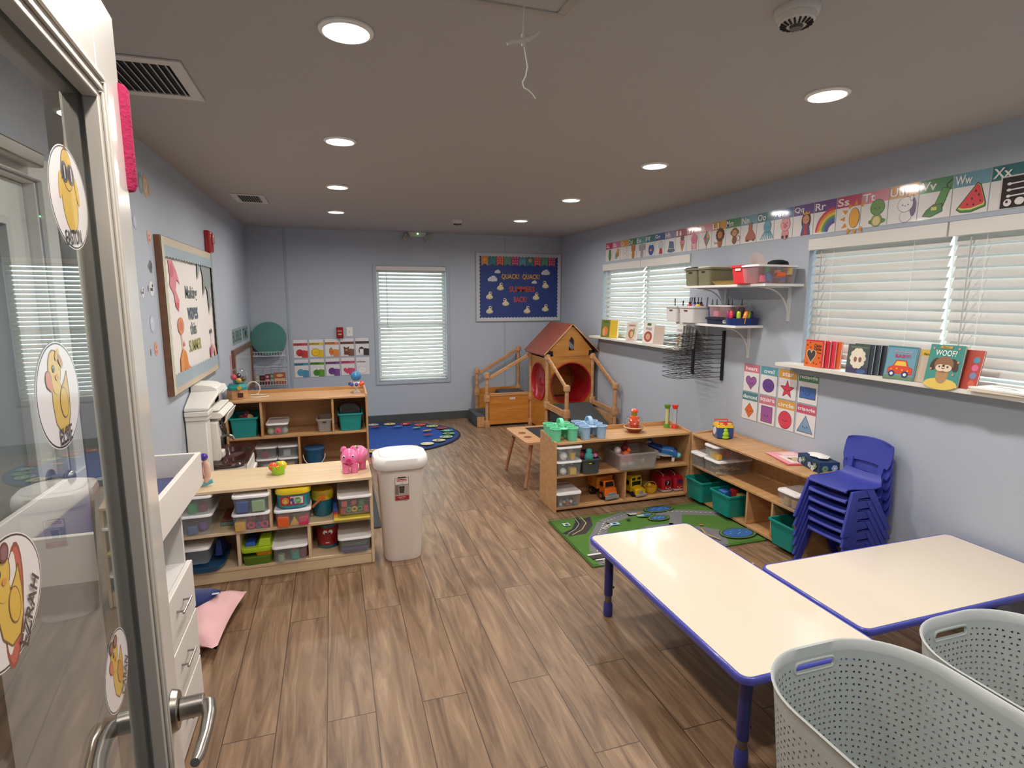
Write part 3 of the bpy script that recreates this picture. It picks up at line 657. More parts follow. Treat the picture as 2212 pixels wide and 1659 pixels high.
def piece(kind, x, y, z, s, col, place, rz=None):
    """a small loose toy inside or on something"""
    rz = random.uniform(0, 3) if rz is None else rz; b = B('satin', col); b.x = Matrix.Translation((x, y, z+s*.01)) @ Matrix.Rotation(rz, 4, 'Z')
    n = {'block': 'toy_block', 'ball': 'toy_ball', 'ring': 'toy_ring', 'cyl': 'toy_barrel', 'tri': 'toy_wedge', 'animal': 'toy_animal', 'chip': 'wooden_tile', 'cup': 'toy_cup'}[kind]
    if kind == 'block': b.box(-s/2, s/2, -s/2, s/2, 0, s); bv = s*.08
    elif kind == 'chip': b.x = b.x @ Matrix.Rotation(random.uniform(-.9, .9), 4, 'X'); b.box(-s/2, s/2, -s*.4, s*.4, 0, s*.16); bv = s*.03
    elif kind == 'ball': b.ball((0, 0, s/2), s/2, 16); bv = 0
    elif kind == 'ring': b.tube([(s*.36*math.cos(k*PI/8), random.uniform(0, .0001), s/2+s*.36*math.sin(k*PI/8)) for k in range(16)], s*.15, 8, closed=True); b.x = I4(); bv = 0
    elif kind == 'cyl': b.cyl((0, 0, 0), (0, 0, s), s*.42, n=16); bv = s*.05
    elif kind == 'cup': b.lathe([(s*.3, 0), (s*.45, s*.9), (s*.38, s*.9), (s*.26, s*.1)], n=14); bv = 0
    elif kind == 'tri': b.prism([(-s/2, -s/4, 0), (s/2, -s/4, 0), (0, -s/4, s)], (0, s/2, 0)); bv = s*.04
    else: b.ball((0, 0, s*.45), s*.34, 12, sx=1.3, sz=1); b.ball((s*.35, 0, s*.8), s*.22, 10); b.cyl((.2*s, 0, 0), (.2*s, 0, s*.3), s*.12, n=8); b.cyl((-.2*s, 0, 0), (-.2*s, 0, s*.3), s*.12, n=8); b.cyl((s*.3, 0, s*.95), (s*.32, 0, s*1.15), s*.05, n=6); bv = 0
    o = b.build(n, None, 45, bv)
    w_ = {'block': 'block', 'ball': 'ball', 'ring': 'ring', 'cyl': 'barrel piece', 'tri': 'wedge', 'animal': 'animal figure', 'chip': 'tile', 'cup': 'cup'}[kind]
    lb = f"{COLN[col]} plastic {w_} {place}" if kind != 'chip' else f"thin {COLN[col]} {w_} {place}"
    return tag(o, lb, 'toy', (COLN[col]+' '+w_+'s '+place))
def fill(x0, x1, y0, y1, z, items, place):
    for k, (kind, s, col) in enumerate(items):
        piece(kind, random.uniform(x0+s/2, x1-s/2), random.uniform(y0+s/2, y1-s/2), z+.004, s, col, place)
def line_up(xs, y, z, items, place):
    for x, (kind, s, col) in zip(xs, items): piece(kind, x, y, z+.004, s, col, place, rz=0)

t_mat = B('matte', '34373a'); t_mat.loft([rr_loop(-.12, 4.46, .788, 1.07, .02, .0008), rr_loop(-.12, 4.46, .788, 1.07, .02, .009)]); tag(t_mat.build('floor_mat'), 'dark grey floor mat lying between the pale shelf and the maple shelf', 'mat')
# -- unit A contents (front plane y=3.39, shelves at .301 and .082)
zA, zB_ = .302, .083
tub(-.79, 3.375, zA, .19, .36, .125, 'clear tub at the left end of the pale shelf, lower of two, dark lid pile', lid=True)
tub(-.785, 3.375, zA+.1265, .19, .34, .108, 'clear tub with green dish at the left end of the pale shelf, upper of two')
piece('cyl', -.80, 3.43, zA+.128, .06, '3f9b48', 'inside the leftmost upper tub'); piece('ball', -.76, 3.46, zA+.003, .055, '8a4fa0', 'inside the leftmost lower tub'); piece('block', -.81, 3.43, zA+.003, .05, '5b6f9c', 'inside the leftmost lower tub')
piece('block', -.75, 3.45, zA+.128, .04, '8e2b3a', 'inside the leftmost upper tub')
tub(-.495, 3.355, zA, .205, .37, .112, 'clear tub of pink beads under another tub on the pale shelf')
line_up((-.555, -.50, -.46, -.428, -.475, -.44), 3.40, zA, [('block', .055, 'e8b62a'), ('ring', .045, 'd9365c'), ('ring', .04, '8a4fa0'), ('ring', .045, 'd9365c')], 'in the lower middle tub of the pale shelf')
for k in range(7): piece('ring', -.51+.02*k+.002, 3.43+.012*(k % 3), zA+.035+.012*(k % 2), .035, ['d9365c', 'e58aa8', '8e2b3a'][k % 3], 'heaped in the lower middle tub of the pale shelf')
tub(-.49, 3.355, zA+.1135, .20, .36, .104, 'clear tub of blue and green boxes, upper of the middle pair on the pale shelf')
line_up((-.535, -.452), 3.39, zA+.1135, [('block', .066, '5b6f9c'), ('block', .068, '9dbb93')], 'in the upper middle tub of the pale shelf')
tub(-.271, 3.355, zA, .205, .37, .108, 'clear tub of shape blocks under the lion bucket')
line_up((-.325, -.265, -.213), 3.395, zA, [('block', .062, 'f0672c'), ('tri', .055, 'e8b62a'), ('block', .052, 'd9365c')], 'in the tub under the lion bucket')
piece('block', -.245, 3.45, zA+.004, .06, '9dbb93', 'in the tub under the lion bucket')
tub(.082, 3.372, zA+.03, .205, .36, .118, 'clear tub of number blocks at the right end of the pale shelf')
line_up((.012, .045, .078, .11, .145), 3.41, zA+.032, [('block', .03, 'c02c2c'), ('ring', .036, '3f9b48'), ('ring', .036, 'e8b62a'), ('ring', .036, '3f9b48'), ('cyl', .034, 'd9365c')], 'in the right upper tub of the pale shelf')
line_up((.02, .075, .12), 3.425, zA+.07, [('block', .033, 'f0672c'), ('ball', .035, 'f0672c'), ('block', .028, '3f9b48')], 'piled in the right upper tub of the pale shelf')
t = T('rainbow_board', 'flat rainbow striped toy tray under the right upper tub', 'toy tray', (.07, 3.5, zA))
b = B('satin', 'd8c24a'); b.box(-.045, .168, 3.366, 3.70, zA+.001, zA+.014); b.build('base', t, bevel=.004)
b = B('satin')
for k, c_ in enumerate(('e0b83a', 'f07a2a', 'c4372e', '5a3f9a', '2f55a8')): b.box(-.045, -.022, 3.40, 3.60, zA+.0145+k*.011, zA+.025+k*.011, c_)
b.build('color_steps', t, bevel=.002)
tub(-.298, 3.355, zB_, .20, .36, .108, 'clear tub with blue dish on the bottom of the pale shelf, centre')
piece('cyl', -.275, 3.42, zB_+.003, .06, '48b6b0', 'in the bottom centre tub'); piece('block', -.235, 3.44, zB_+.003, .055, '8e2b3a', 'in the bottom centre tub'); piece('cyl', -.35, 3.40, zB_+.003, .045, '9dbb93', 'in the bottom centre tub'); piece('ring', -.28, 3.40, zB_+.048, .04, 'd9365c', 'in the bottom centre tub')
tub(.072, 3.365, zB_, .20, .37, .108, 'clear tub with purple cloth on the bottom right of the pale shelf')
b = B('fabric', '5c4272'); b.loft([rr_loop(.072, 3.52, .155, .27, .03, zB_+.005), rr_loop(.072, 3.52, .16, .28, .03, zB_+.03), rr_loop(.06, 3.52, .11, .2, .03, zB_+.045)]); tag(b.build('folded_cloth'), 'dark purple cloth folded in the bottom right tub', 'cloth')
b = B('fabric', '5f6b58'); b.loft([rr_loop(.072, 3.52, .15, .26, .03, zB_+.047), rr_loop(.072, 3.52, .155, .27, .03, zB_+.07), rr_loop(.08, 3.52, .12, .2, .03, zB_+.08)]); tag(b.build('folded_cloth'), 'grey green cloth on the purple one in the bottom right tub', 'cloth')
tub(-.81, 3.385, zB_+.045, .17, .33, .10, 'clear tub standing on a blue tray at the bottom left of the pale shelf')
t = T('sorting_tray', 'translucent blue tray under the lowest left tub', 'tray', (-.74, 3.5, zB_))
b = B('clear_blue'); b.loft([rr_loop(-.76, 3.52, .17, .30, .05, zB_+.001), rr_loop(-.76, 3.52, .22, .34, .06, zB_+.04), rr_loop(-.76, 3.52, .214, .334, .06, zB_+.04), rr_loop(-.76, 3.52, .165, .29, .05, zB_+.004)]); b.build('tray', t, 50)
b = B('satin', '27408c'); b.box(-.72, -.68, 3.50, 3.66, zB_+.043, zB_+.13, t=(.01, .01, .02, .02)); tag(b.build('toy_box'), 'dark blue box behind the lowest left tub', 'box')
b = B('satin', '6f8f86'); b.box(-.68, -.60, 3.50, 3.72, zA+.001, zA+.022); b.mat('satin', '8a4a40').box(-.675, -.605, 3.51, 3.71, zA+.0225, zA+.034); tag(b.build('flat_case', bevel=.003), 'flat grey green case lying beside the middle tubs', 'case')
# lion bucket
zb = zA+.1095
t = T('shape_bucket', 'turquoise bucket with yellow lid and lion label on the pale shelf', 'bucket', (-.268, 3.47, zb))
b = B('gloss', '2f93a8'); b.loft([rr_loop(-.266, 3.49, .165, .22, .06, zb+.001, 6), rr_loop(-.266, 3.49, .180, .235, .06, zb+.02, 6), rr_loop(-.266, 3.49, .186, .24, .06, zb+.088, 6)]); b.build('body', t, 50)
b = B('gloss', 'e2c322'); b.loft([rr_loop(-.266, 3.49, .198, .252, .06, zb+.0885, 6), rr_loop(-.266, 3.49, .198, .252, .06, zb+.104, 6), rr_loop(-.266, 3.49, .188, .24, .058, zb+.118, 6)]); b.build('lid', t, 50)
a = Art((-.334, 3.3685, zb+.022), (1, 0, 0), (0, 0, 1)); a.rect(0, .002, .128, .056, 'b8343a'); a.rect(.055, .010, .124, .052, 'f1ece6'); a.ell(.028, .029, .025, .025, 'a3262c'); a.ell(.028, .029, .02, .021, 'd9973f'); a.ell(.028, .026, .011, .010, 'f0c980'); a.face(.028, .03, .008)
a.ell(.064, .035, .012, .012, '5a4f8c', n=6); a.ell(.070, .018, .009, .009, '5a4f8c', n=6); a.ell(.096, .03, .018, .018, '5aa05c'); a.line([(.08, .03), (.112, .036)], .003, 'e9efe2'); a.line([(.082, .022), (.11, .028)], .003, 'e9efe2'); a.text('PLAY IN', .072, .0475, .004, 'b8343a'); a.build('front_label', t, 0)
# small blue bucket
t = T('handled_bucket', 'small dark teal bucket with yellow lid and orange handle', 'bucket', (-.107, 3.53, zA))
b = B('gloss', '19718a'); b.lathe([(.050, .001), (.056, .02), (.060, .10), (.060, .107)], (-.107, 3.53, zA), 28); b.build('body', t)
b = B('gloss', 'd9bb22'); b.lathe([(.064, .1075), (.066, .115), (.066, .150), (.060, .165), (.056, .1655)], (-.107, 3.53, zA), 28); b.build('lid', t)
b = B('gloss', 'd8782f'); b.cyl((-.107, 3.4635, zA+.128), (-.107, 3.456, zA+.128), .02, n=18); b.tube([(-.107, 3.452, zA+.128), (-.125, 3.447, zA+.117), (-.150, 3.447, zA+.095), (-.164, 3.452, zA+.078)], .0075, 8); b.build('handle', t)
# green toy truck set
t = T('toy_truck', 'lime green and yellow toy truck on the bottom of the pale shelf', 'toy truck', (-.48, 3.55, zB_))
b = B('gloss', '5a7a22'); b.loft([rr_loop(-.48, 3.55, .155, .30, .03, zB_+.001), rr_loop(-.48, 3.55, .162, .31, .03, zB_+.045), rr_loop(-.48, 3.55, .155, .30, .03, zB_+.05)]); b.build('lower_tray', t, 50)
b = B('gloss', 'f09a20'); b.loft([rr_loop(-.445, 3.45, .085, .08, .015, zB_+.0505), rr_loop(-.445, 3.45, .09, .09, .015, zB_+.075)]); b.build('yellow_block', t, 50)
b = B('gloss', 'a8c81e'); b.loft([rr_loop(-.48, 3.55, .17, .32, .03, zB_+.078), rr_loop(-.48, 3.55, .176, .325, .03, zB_+.098), rr_loop(-.48, 3.55, .17, .32, .03, zB_+.108)]); b.box(-.475, -.405, 3.40, 3.50, zB_+.1085, zB_+.15, t=(.012, .002, .012, 0)); b.build('body', t, 50, .003)
b = B('gloss', '1f3b4c'); b.box(-.466, -.408, 3.502, 3.60, zB_+.1085, zB_+.165, t=(.012, .006, .0, .02)); b.build('cab', t, bevel=.004)
b = B('gloss', '2455a8'); b.box(-.55, -.485, 3.42, 3.60, zB_+.1085, zB_+.13, t=(.01, .01, .01, .01)); b.build('blue_load', t, bevel=.003)
# red face pot
t = T('drum_toy', 'dark red drum toy with white eyes in the bottom right cubby', 'drum toy', (-.085, 3.56, zB_))
b = B('gloss', '9c1f22'); b.lathe([(.062, .022), (.066, .04), (.066, .11), (.06, .135)], (-.085, 3.56, zB_), 28); b.build('body', t)
b = B('gloss', '2c6f7c'); b.lathe([(.058, .001), (.064, .008), (.064, .0215)], (-.085, 3.56, zB_), 28); b.lathe([(.06, .1355), (.056, .15), (.03, .155)], (-.085, 3.56, zB_), 28); b.build('base_and_top', t)
b = B('gloss', 'e9e2dc')
for s in (-1, 1): b.ball((-.085+s*.016, 3.497, zB_+.108), .0145, 12, sy=.4)
b.box(-.1, -.078, 3.4925, 3.4945, zB_+.038, zB_+.043); b.build('eyes', t)
b = B('gloss', '2a1a1a'); 
for s in (-1, 1): b.ball((-.085+s*.012, 3.4915, zB_+.102), .006, 10, sy=.5)
b.build('pupils', t)
# top of unit A : fruit bowl, pig
t = T('cupcake_bowl', 'lime green fluted bowl on top of the pale shelf', 'bowl', (-.36, 3.62, .557))
b = B('satin', '9fd32e'); N_ = 40; prof = [(.032, .001), (.038, .026), (.053, .060), (.050, .060), (.036, .026), (.028, .006)]
b.loft([[(-.36+(r_*(1+.05*math.cos(k*PI*2*20/N_)))*math.cos(2*PI*k/N_), 3.62+(r_*(1+.05*math.cos(k*PI*2*20/N_)))*math.sin(2*PI*k/N_), .557+z) for k in range(N_)] for r_, z in prof]); b.build('fluted_cup', t, 60)
for (dx, dy, dz, r_, c_, n_) in ((-.027, -.008, .044, .027, 'ee4f2a', 'orange red tomato ball in the lime bowl'), (.025, -.006, .048, .028, 'f2c21c', 'yellow fruit ball in the lime bowl'), (.0, .030, .046, .020, '8fb53a', 'small green fruit ball in the lime bowl'), (.001, -.034, .040, .014, 'e9a32a', 'small orange fruit at the front of the lime bowl')):
    b = B('gloss', c_); b.ball((-.36+dx, 3.62+dy, .557+dz+.006), r_, 18); tag(b.build('toy_fruit'), n_, 'toy fruit', 'toy fruit in the lime bowl')
px, py, pz = .092, 3.56, .557
t = T('toy_pig', 'pink smiling toy pig at the right end of the pale shelf', 'toy pig', (px, py, pz))
b = B('gloss', 'ef7bb0'); b.ball((px-.028, py-.02, pz+.088), .057, 28, sz=1.05, sx=.95); b.ball((px+.03, py+.03, pz+.09), .058, 28, sx=1.0, sy=1.1)
for dx, dy in ((-.052, -.05), (-.002, -.05), (.05, .02), (.0, .06)): b.cyl((px+dx, py+dy, pz+.001), (px+dx, py+dy, pz+.06), .02, .022, 16)
b.build('body', t)
b = B('gloss', 'ee77ac')
for dx in (-.060, -.004): b.loft([[(px+dx+q*math.cos(2*PI*k/12)*.02, py-.012+q*math.sin(2*PI*k/12)*.007, pz+z) for k in range(12)] for q, z in ((1, .128), (1.05, .142), (.6, .158), (.1, .162))])
b.build('ears', t)
b = B('gloss', 'e8458f'); b.cyl((px-.033, py-.071, pz+.085), (px-.034, py-.089, pz+.084), .0185, .017, 20); b.build('snout', t)
b = B('gloss', '7a2350')
for dx in (-.006, .006): b.ball((px-.034+dx, py-.0895, pz+.085), .003, 8, sy=.3)
b.build('nostrils', t)
for dx in (-.062, -.008):
    b = B('gloss', 'f6f0f4'); b.ball((px+dx, py-.069, pz+.109), .0085, 12, sy=.5, sz=1.15); e_ = b.build('eye', t)
    b = B('gloss', '2a1420'); b.ball((px+dx, py-.0735, pz+.108), .0052, 10, sy=.4); b.build('pupil', e_)
b = B('matte', '8a2b5c'); b.tube([(px-.034+.026*math.cos(R(a_)), py-.0705-.003*math.sin(R(-a_)), pz+.072+.016*math.sin(R(a_))) for a_ in range(200, 341, 14)], .0018, 6); b.build('mouth', t)
b = B('clear_pink'); b.cyl((px+.072, py+.012, pz+.09), (px+.089, py+.008, pz+.09), .04, .034, 24); b.build('clear_window', t)
b = B('gloss', '4f9b46'); b.lathe([(.018, .144), (.018, .149), (.012, .151)], (px+.012, py+.01, pz), 18); b.mat('gloss', 'f0e6a8').lathe([(.008, .1512), (.007, .154)], (px+.012, py+.01, pz), 12); b.build('coin_slot', t)
b = B('gloss', 'f2a9c4'); b.tube([(px+.084, py+.04, pz+.06), (px+.097, py+.045, pz+.04), (px+.098, py+.035, pz+.02)], .005, 8); b.build('tail', t)

# ------------------------------------------------------------------ unit B contents (front y=5.17, shelves .436, .108)
zU, zL = .437, .109
bin_(-.768, 5.19, zU, .215, .33, .172, 'teal bin overflowing with brown toys, upper left of the maple shelf', grp='teal storage bins', col='1f8f8c')
bin_(.118, 5.19, zU, .205, .33, .158, 'teal bin with black bag in it, upper right of the maple shelf', grp='teal storage bins', col='1f8f8c')
fill(-.85, -.69, 5.22, 5.46, zU+.10, [('animal', .10, '6a4a3a'), ('ball', .08, 'd8b070'), ('animal', .09, '6a4a3a'), ('ball', .07, '6a4a3a'), ('animal', .09, '8e2b3a')], 'heaped in the upper left teal bin')
b = B('fabric', '17181c'); b.loft([rr_loop(.118, 5.35, .16, .27, .05, zU+.12), rr_loop(.118, 5.35, .18, .29, .06, zU+.175), rr_loop(.11, 5.36, .14, .22, .06, zU+.205), rr_loop(.12, 5.36, .06, .1, .03, zU+.215)]); tag(b.build('black_bag'), 'black fabric bag stuffed in the right teal bin', 'bag')
tub(-.505, 5.20, zU, .185, .30, .105, 'clear tub with balls on the upper maple shelf, lid raised at the back', lidmat='satin')
piece('ball', -.56, 5.24, zU+.003, .055, '9dbb93', 'in the tub on the upper maple shelf'); piece('ball', -.50, 5.24, zU+.003, .065, 'd9365c', 'in the tub on the upper maple shelf'); piece('ball', -.445, 5.25, zU+.003, .055, '9fb0a8', 'in the tub on the upper maple shelf')
bin_(-.108, 5.20, zU, .125, .26, .118, 'small frosted basket beside the divider on the upper maple shelf', mat='frost', holes=('3a2a24', .014, .005, .09), name='frosted_basket', cat='basket')
for (x, lb1, lb2) in ((-.608, 'upper clear tub of the left stack on the lower maple shelf', 'lower clear tub of the left stack on the lower maple shelf'), (-.425, 'upper clear tub of the right stack on the lower maple shelf', 'lower clear tub of the right stack on the lower maple shelf')):
    tub(x, 5.20, zL, .178, .33, .118, lb2); tub(x, 5.20, zL+.1195, .178, .33, .108, lb1)
piece('block', -.62, 5.26, zL+.003, .06, 'b0b6bc', 'in the lower maple shelf tubs'); piece('block', -.62, 5.26, zL+.123, .055, '8e2b3a', 'in the upper left stack tub'); piece('block', -.42, 5.26, zL+.003, .06, 'd8b070', 'in the lower right stack tub'); piece('block', -.44, 5.27, zL+.123, .06, 'b0b6bc', 'in the upper right stack tub')
t = T('round_pail', 'blue translucent pail with white bail handle on the lower maple shelf', 'pail', (-.21, 5.32, zL))
b = B('clear_blue'); b.lathe([(.075, .001), (.088, .155), (.084, .155), (.072, .004)], (-.21, 5.32, zL), 28); b.build('pail_body', t)
b = B('satin', '3d6ea6'); b.lathe([(.092, .1555), (.094, .168), (.088, .175), (.03, .178)], (-.21, 5.32, zL), 28); b.build('lid', t)
b = B('satin', 'e2e4e8'); b.tube([(-.21+.094*math.cos(R(q)), 5.235-.012*abs(math.sin(R(q))), zL+.125+.105*math.sin(R(q))) for q in range(180, 361, 12)], .0035, 7); b.build('bail_handle', t)
piece('ball', -.175, 5.30, zL+.05, .05, 'e8b62a', 'in the blue pail')
# on top of B
gx, gy, gz = -.822, 5.36, .761
t = T('gumball_toy', 'wooden toy gumball machine with turquoise collar and clear dome', 'toy gumball machine', (gx, gy, gz))
def octa(r_, z, rot=22.5): return [(gx+r_*math.cos(R(rot+45*k)), gy+r_*math.sin(R(rot+45*k)), gz+z) for k in range(8)]
b = B('rail'); b.loft([octa(.088, .001), octa(.084, .082)]); b.build('base', t, 20)
b = B('gloss', '1d8d8c'); b.loft([octa(.092, .0825), octa(.090, .10), octa(.066, .125), octa(.066, .13)]); b.build('collar', t, 20)
b = B('matte', '4a2f28'); b.box(gx+.012, gx+.055, gy-.0815, gy-.079, gz+.015, gz+.055); b.mat('rail').box(gx+.006, gx+.0115, gy-.083, gy-.079, gz+.01, gz+.06); b.box(gx+.0555, gx+.061, gy-.083, gy-.079, gz+.01, gz+.06); b.build('chute', t)
b = B('gloss', 'd8a93a'); b.cyl((gx+.03, gy-.083, gz+.10), (gx+.03, gy-.098, gz+.10), .017, n=16); b.build('knob', t)
b = B('dome'); b.ball((gx+.02, gy, gz+.195), .072, 28, sz=.98); b.build('dome', t)
for k, (dx, dy, dz, c_, n_) in enumerate(((-.030, -.01, .185, 'd23a4c', 'red'), (.005, .02, .195, '2b1c20', 'black'), (.012, -.03, .158, 'd9a32a', 'yellow'), (.045, .0, .165, '3a4038', 'dark green'), (-.01, .02, .155, '1f8a80', 'teal'))):
    b = B('gloss', c_); b.ball((gx+dx+.01, gy+dy, gz+dz), .0235 if k else .026, 14); tag(b.build('toy_gumball'), f'{n_} wooden ball inside the toy gumball dome', 'toy ball', 'balls in the gumball toy')
b = B('satin', 'e6e2dc'); b.tube([(-.735+.055*math.cos(R(q))+.03, 5.45, .825+.062*math.sin(R(q))) for q in range(150, -130, -14)] + [(-.66, 5.44, .767), (-.62, 5.42, .766), (-.585, 5.39, .766), (-.57, 5.35, .766), (-.60, 5.32, .766), (-.66, 5.31, .766), (-.72, 5.33, .766)], .0042, 8)
tag(b.build('white_cord'), 'thin white cord looped beside the toy gumball machine', 'cord')
sx_, sy_ = .187, 5.36
t = T('spinner_toy', 'suction spinner toy with blue ball and ring of coloured beads', 'spinner toy', (sx_, sy_, .761))
b = B('clear_lid'); b.lathe([(.036, .001), (.030, .008), (.012, .022), (.010, .045)], (sx_, sy_, .761), 20); b.build('suction_base', t)
b = B('satin', 'f0f0ee'); b.lathe([(.011, .0455), (.040, .062), (.044, .070), (.040, .078), (.034, .1)], (sx_, sy_, .761), 24); b.build('cup', t)
for k, c_ in enumerate(('e8602c', 'd83434', 'f0b03a', 'e98a3a', '4a3f8a', '3a58b0', '6a4a9a', 'e8602c')):
    a_ = 2*PI*k/8; b = B('gloss', c_); b.ball((sx_+.056*math.cos(a_), sy_+.056*math.sin(a_), .761+.082), .018, 14); b.build('bead', t)
b = B('gloss', '3b86b8'); b.ball((sx_, sy_, .761+.153), .047, 24); b.build('blue_ball', t)

# ------------------------------------------------------------------ unit C contents (front y=3.81; shelves .288, .036)
zU, zL = .2885, .0365
tub(1.678, 3.79, zU, .212, .27, .117, 'clear tub of play food, lower left on the low maple shelf')
tub(1.676, 3.79, zU+.1185, .212, .27, .112, 'clear tub of white and yellow pieces stacked top left on the low maple shelf')
tub(1.678, 3.79, zL, .212, .27, .117, 'clear tub of mixed small toys, bottom left of the low maple shelf')
line_up((1.635, 1.71), 3.83, zU+.1185, [('ball', .06, 'e9e4dc'), ('cup', .06, 'e8b62a')], 'in the top left tub of the low maple shelf'); line_up((1.62, 1.70), 3.85, zU+.16, [('ball', .04, '9fb0a8'), ('block', .035, 'b0b6bc')], 'at the back of the top left tub')
line_up((1.635, 1.71), 3.83, zU, [('ball', .055, 'e9e4dc'), ('block', .052, 'e8b62a')], 'in the lower left tub of the low maple shelf'); line_up((1.65, 1.72), 3.87, zU+.055, [('ball', .035, 'e9e4dc'), ('ball', .03, 'e58aa8')], 'piled in the lower left tub')
for k in range(14): piece(['ball', 'ring', 'block'][k % 3], 1.615+.0095*k, 3.82+.022*(k % 3), zL+.008+.018*(k % 2), .026, ['b0b6bc', 'e58aa8', 'e9e4dc', 'c9a15c', '2b2b30', '5b6f9c', 'c02c2c'][k % 7], 'in the bottom left tub of the low maple shelf')
bin_(1.86, 3.795, zU, .155, .26, .118, 'dark grey woven basket with turquoise toy on the low maple shelf', col='4b4c4f', name='woven_basket', cat='basket', holes=('121214', .022, .006, .085))
b = B('satin', 'd9b62c'); b.box(1.832, 1.858, 3.7885, 3.7903, zU+.081, zU+.089); tag(b.build('yellow_toy', bevel=.0005), 'yellow toy seen through the grey basket handle', 'toy')
b = B('satin', '4fbdb8'); b.lathe([(.03, 0), (.042, .02), (.038, .045), (.024, .062), (.026, .08), (.014, .095), (.003, .098)], (1.872, 3.88, zU+.085), 18, sx=1.0, sy=.8); tag(b.build('toy_figure'), 'turquoise toy figure poking out of the grey basket', 'toy')
b = B('satin', 'e07aa4'); b.ball((1.918, 3.86, zU+.125), .018, 12); tag(b.build('toy_ball'), 'pink ball at the right edge of the grey basket', 'toy ball')
b = B('satin', '8e2b3a'); b.ball((1.815, 3.90, zU+.125), .032, 12); tag(b.build('toy_ball'), 'dark red ball at the left back of the grey basket', 'toy ball')
bin_(2.268, 3.79, zU, .345, .29, .132, 'wide frosted bin of balls on the low maple shelf', mat='frost', taper=.93, name='frosted_bin')
line_up((2.155, 2.225), 3.83, zU, [('ball', .05, 'e9e4dc'), ('ball', .052, 'e9e4dc')], 'inside the wide frosted bin'); piece('ring', 2.33, 3.83, zU+.004, .07, 'e8b62a', 'inside the wide frosted bin')
piece('ball', 2.15, 3.93, zU+.10, .06, 'e9e4dc', 'on the pile in the frosted bin'); piece('animal', 2.20, 3.88, zU+.075, .075, 'f0672c', 'on the pile in the frosted bin'); piece('animal', 2.24, 3.97, zU+.09, .09, '8e2b3a', 'on the pile in the frosted bin'); piece('block', 2.19, 3.90, zU+.004, .10, 'e58aa8', 'inside the wide frosted bin')
# plane
t = T('toy_shuttle', 'blue toy aeroplane with turquoise nose on the low maple shelf', 'toy aeroplane', (2.60, 3.98, zU))
M_ = Matrix.Translation((2.655, 3.90, zU+.075)) @ Matrix.Rotation(R(-38), 4, 'Z') @ Matrix.Rotation(R(6), 4, 'Y')
b = B('gloss', '2d78c0'); b.x = M_; b.loft([[(x, r_*math.cos(2*PI*k/18), z0+r_*1.05*math.sin(2*PI*k/18)) for k in range(18)] for x, r_, z0 in ((.035, .028, -.008), (.02, .038, 0), (-.02, .042, .002), (-.09, .040, .006))]); b.build('front_fuselage', t)
b = B('gloss', '1b3a86'); b.x = M_; b.loft([[(x, r_*math.cos(2*PI*k/18), z0+r_*math.sin(2*PI*k/18)) for k in range(18)] for x, r_, z0 in ((-.0905, .041, .006), (-.15, .034, .018), (-.21, .018, .034))]); b.prism([(-.21, -.003, .03), (-.16, -.003, .045), (-.2, -.003, .10), (-.23, -.003, .10)], (0, .006, 0)); b.build('rear_fuselage', t)
b = B('gloss', '7fd0c8'); b.x = M_; b.ball((.042, 0, -.012), .024, 16); b.build('nose', t)
b = B('gloss', '14254f'); b.x = M_; b.ball((.012, 0, .022), .030, 16, sx=.7, sz=.75); b.build('cockpit', t)
b = B('gloss', 'e6e6e4'); b.x = M_; b.prism([(-.12, -.10, -.012), (-.06, -.10, -.012), (.0, -.03, -.018), (-.02, .03, -.018), (-.07, .09, -.012), (-.12, .09, -.012)], (0, 0, -.007)); b.prism([(-.225, -.06, .06), (-.19, -.06, .06), (-.18, .06, .06), (-.22, .06, .06)], (0, 0, .005)); b.build('wings', t, bevel=.001)
b = B('gloss', 'eceae6'); b.x = M_
for y in (-.022, .012): b.box(-.005, .018, y, y+.008, -.0705, -.036)
b.box(-.13, -.10, -.02, .02, -.068, -.03); b.build('landing_gear', t, bevel=.002)
# dump truck
def truck_wheels(b, X, xs, ys, r_, wd=.03):
    for x in xs:
        for y in ys: b.cyl((x-wd/2, y, r_), (x+wd/2, y, r_), r_, n=20)
dx, dy = 2.065, 3.84
t = T('dump_truck', 'orange toy dump truck on the bottom of the low maple shelf', 'toy truck', (dx, dy+.13, zL)); X = Matrix.Translation((dx, dy, zL+.001)) @ Matrix.Rotation(R(8), 4, 'Z')
b = B('gloss', 'e4701e'); b.x = X; b.box(-.06, .06, .005, .10, .03, .095, t=(.006, .006, .015, 0)); b.box(-.055, .055, .035, .10, .0955, .15, t=(.008, .008, .012, 0)); b.build('cab', t, bevel=.006)
b = B('gloss', '16181c'); b.x = X; b.prism([(-.04, .0365, .104), (.04, .0365, .104), (.036, .045, .14), (-.036, .045, .14)], (0, -.003, .0)); b.box(-.0565, -.054, .05, .09, .105, .14); b.build('windows', t)
b = B('gloss', '8b8d90'); b.x = X; b.box(-.064, .064, -.010, .005, .012, .04, t=(0, 0, .004, 0)); b.prism([(-.045, .0, .0405), (.045, .0, .0405), (.03, .0, .062), (-.03, .0, .062)], (0, .006, 0)); b.build('bumper', t, bevel=.003)
b = B('gloss', 'e08a28'); b.x = X; b.box(-.068, .068, .108, .25, .07, .17, t=(-.006, -.006, -.012, -.004)); b.build('tipper', t, bevel=.004)
for x in (-.056, .056):
    for y in (.055, .20):
        b = B('matte', '1a1a1c'); b.x = X; b.cyl((x-.014, y, .031), (x+.014, y, .031), .031, n=22); o = b.build('wheel', t, bevel=.003)
        g = B('gloss', 'cf5f1c'); g.x = X; s_ = 1 if x > 0 else -1; g.cyl((x+s_*.0142, y, .031), (x+s_*.017, y, .031), .016, n=14); g.build('hub', o)
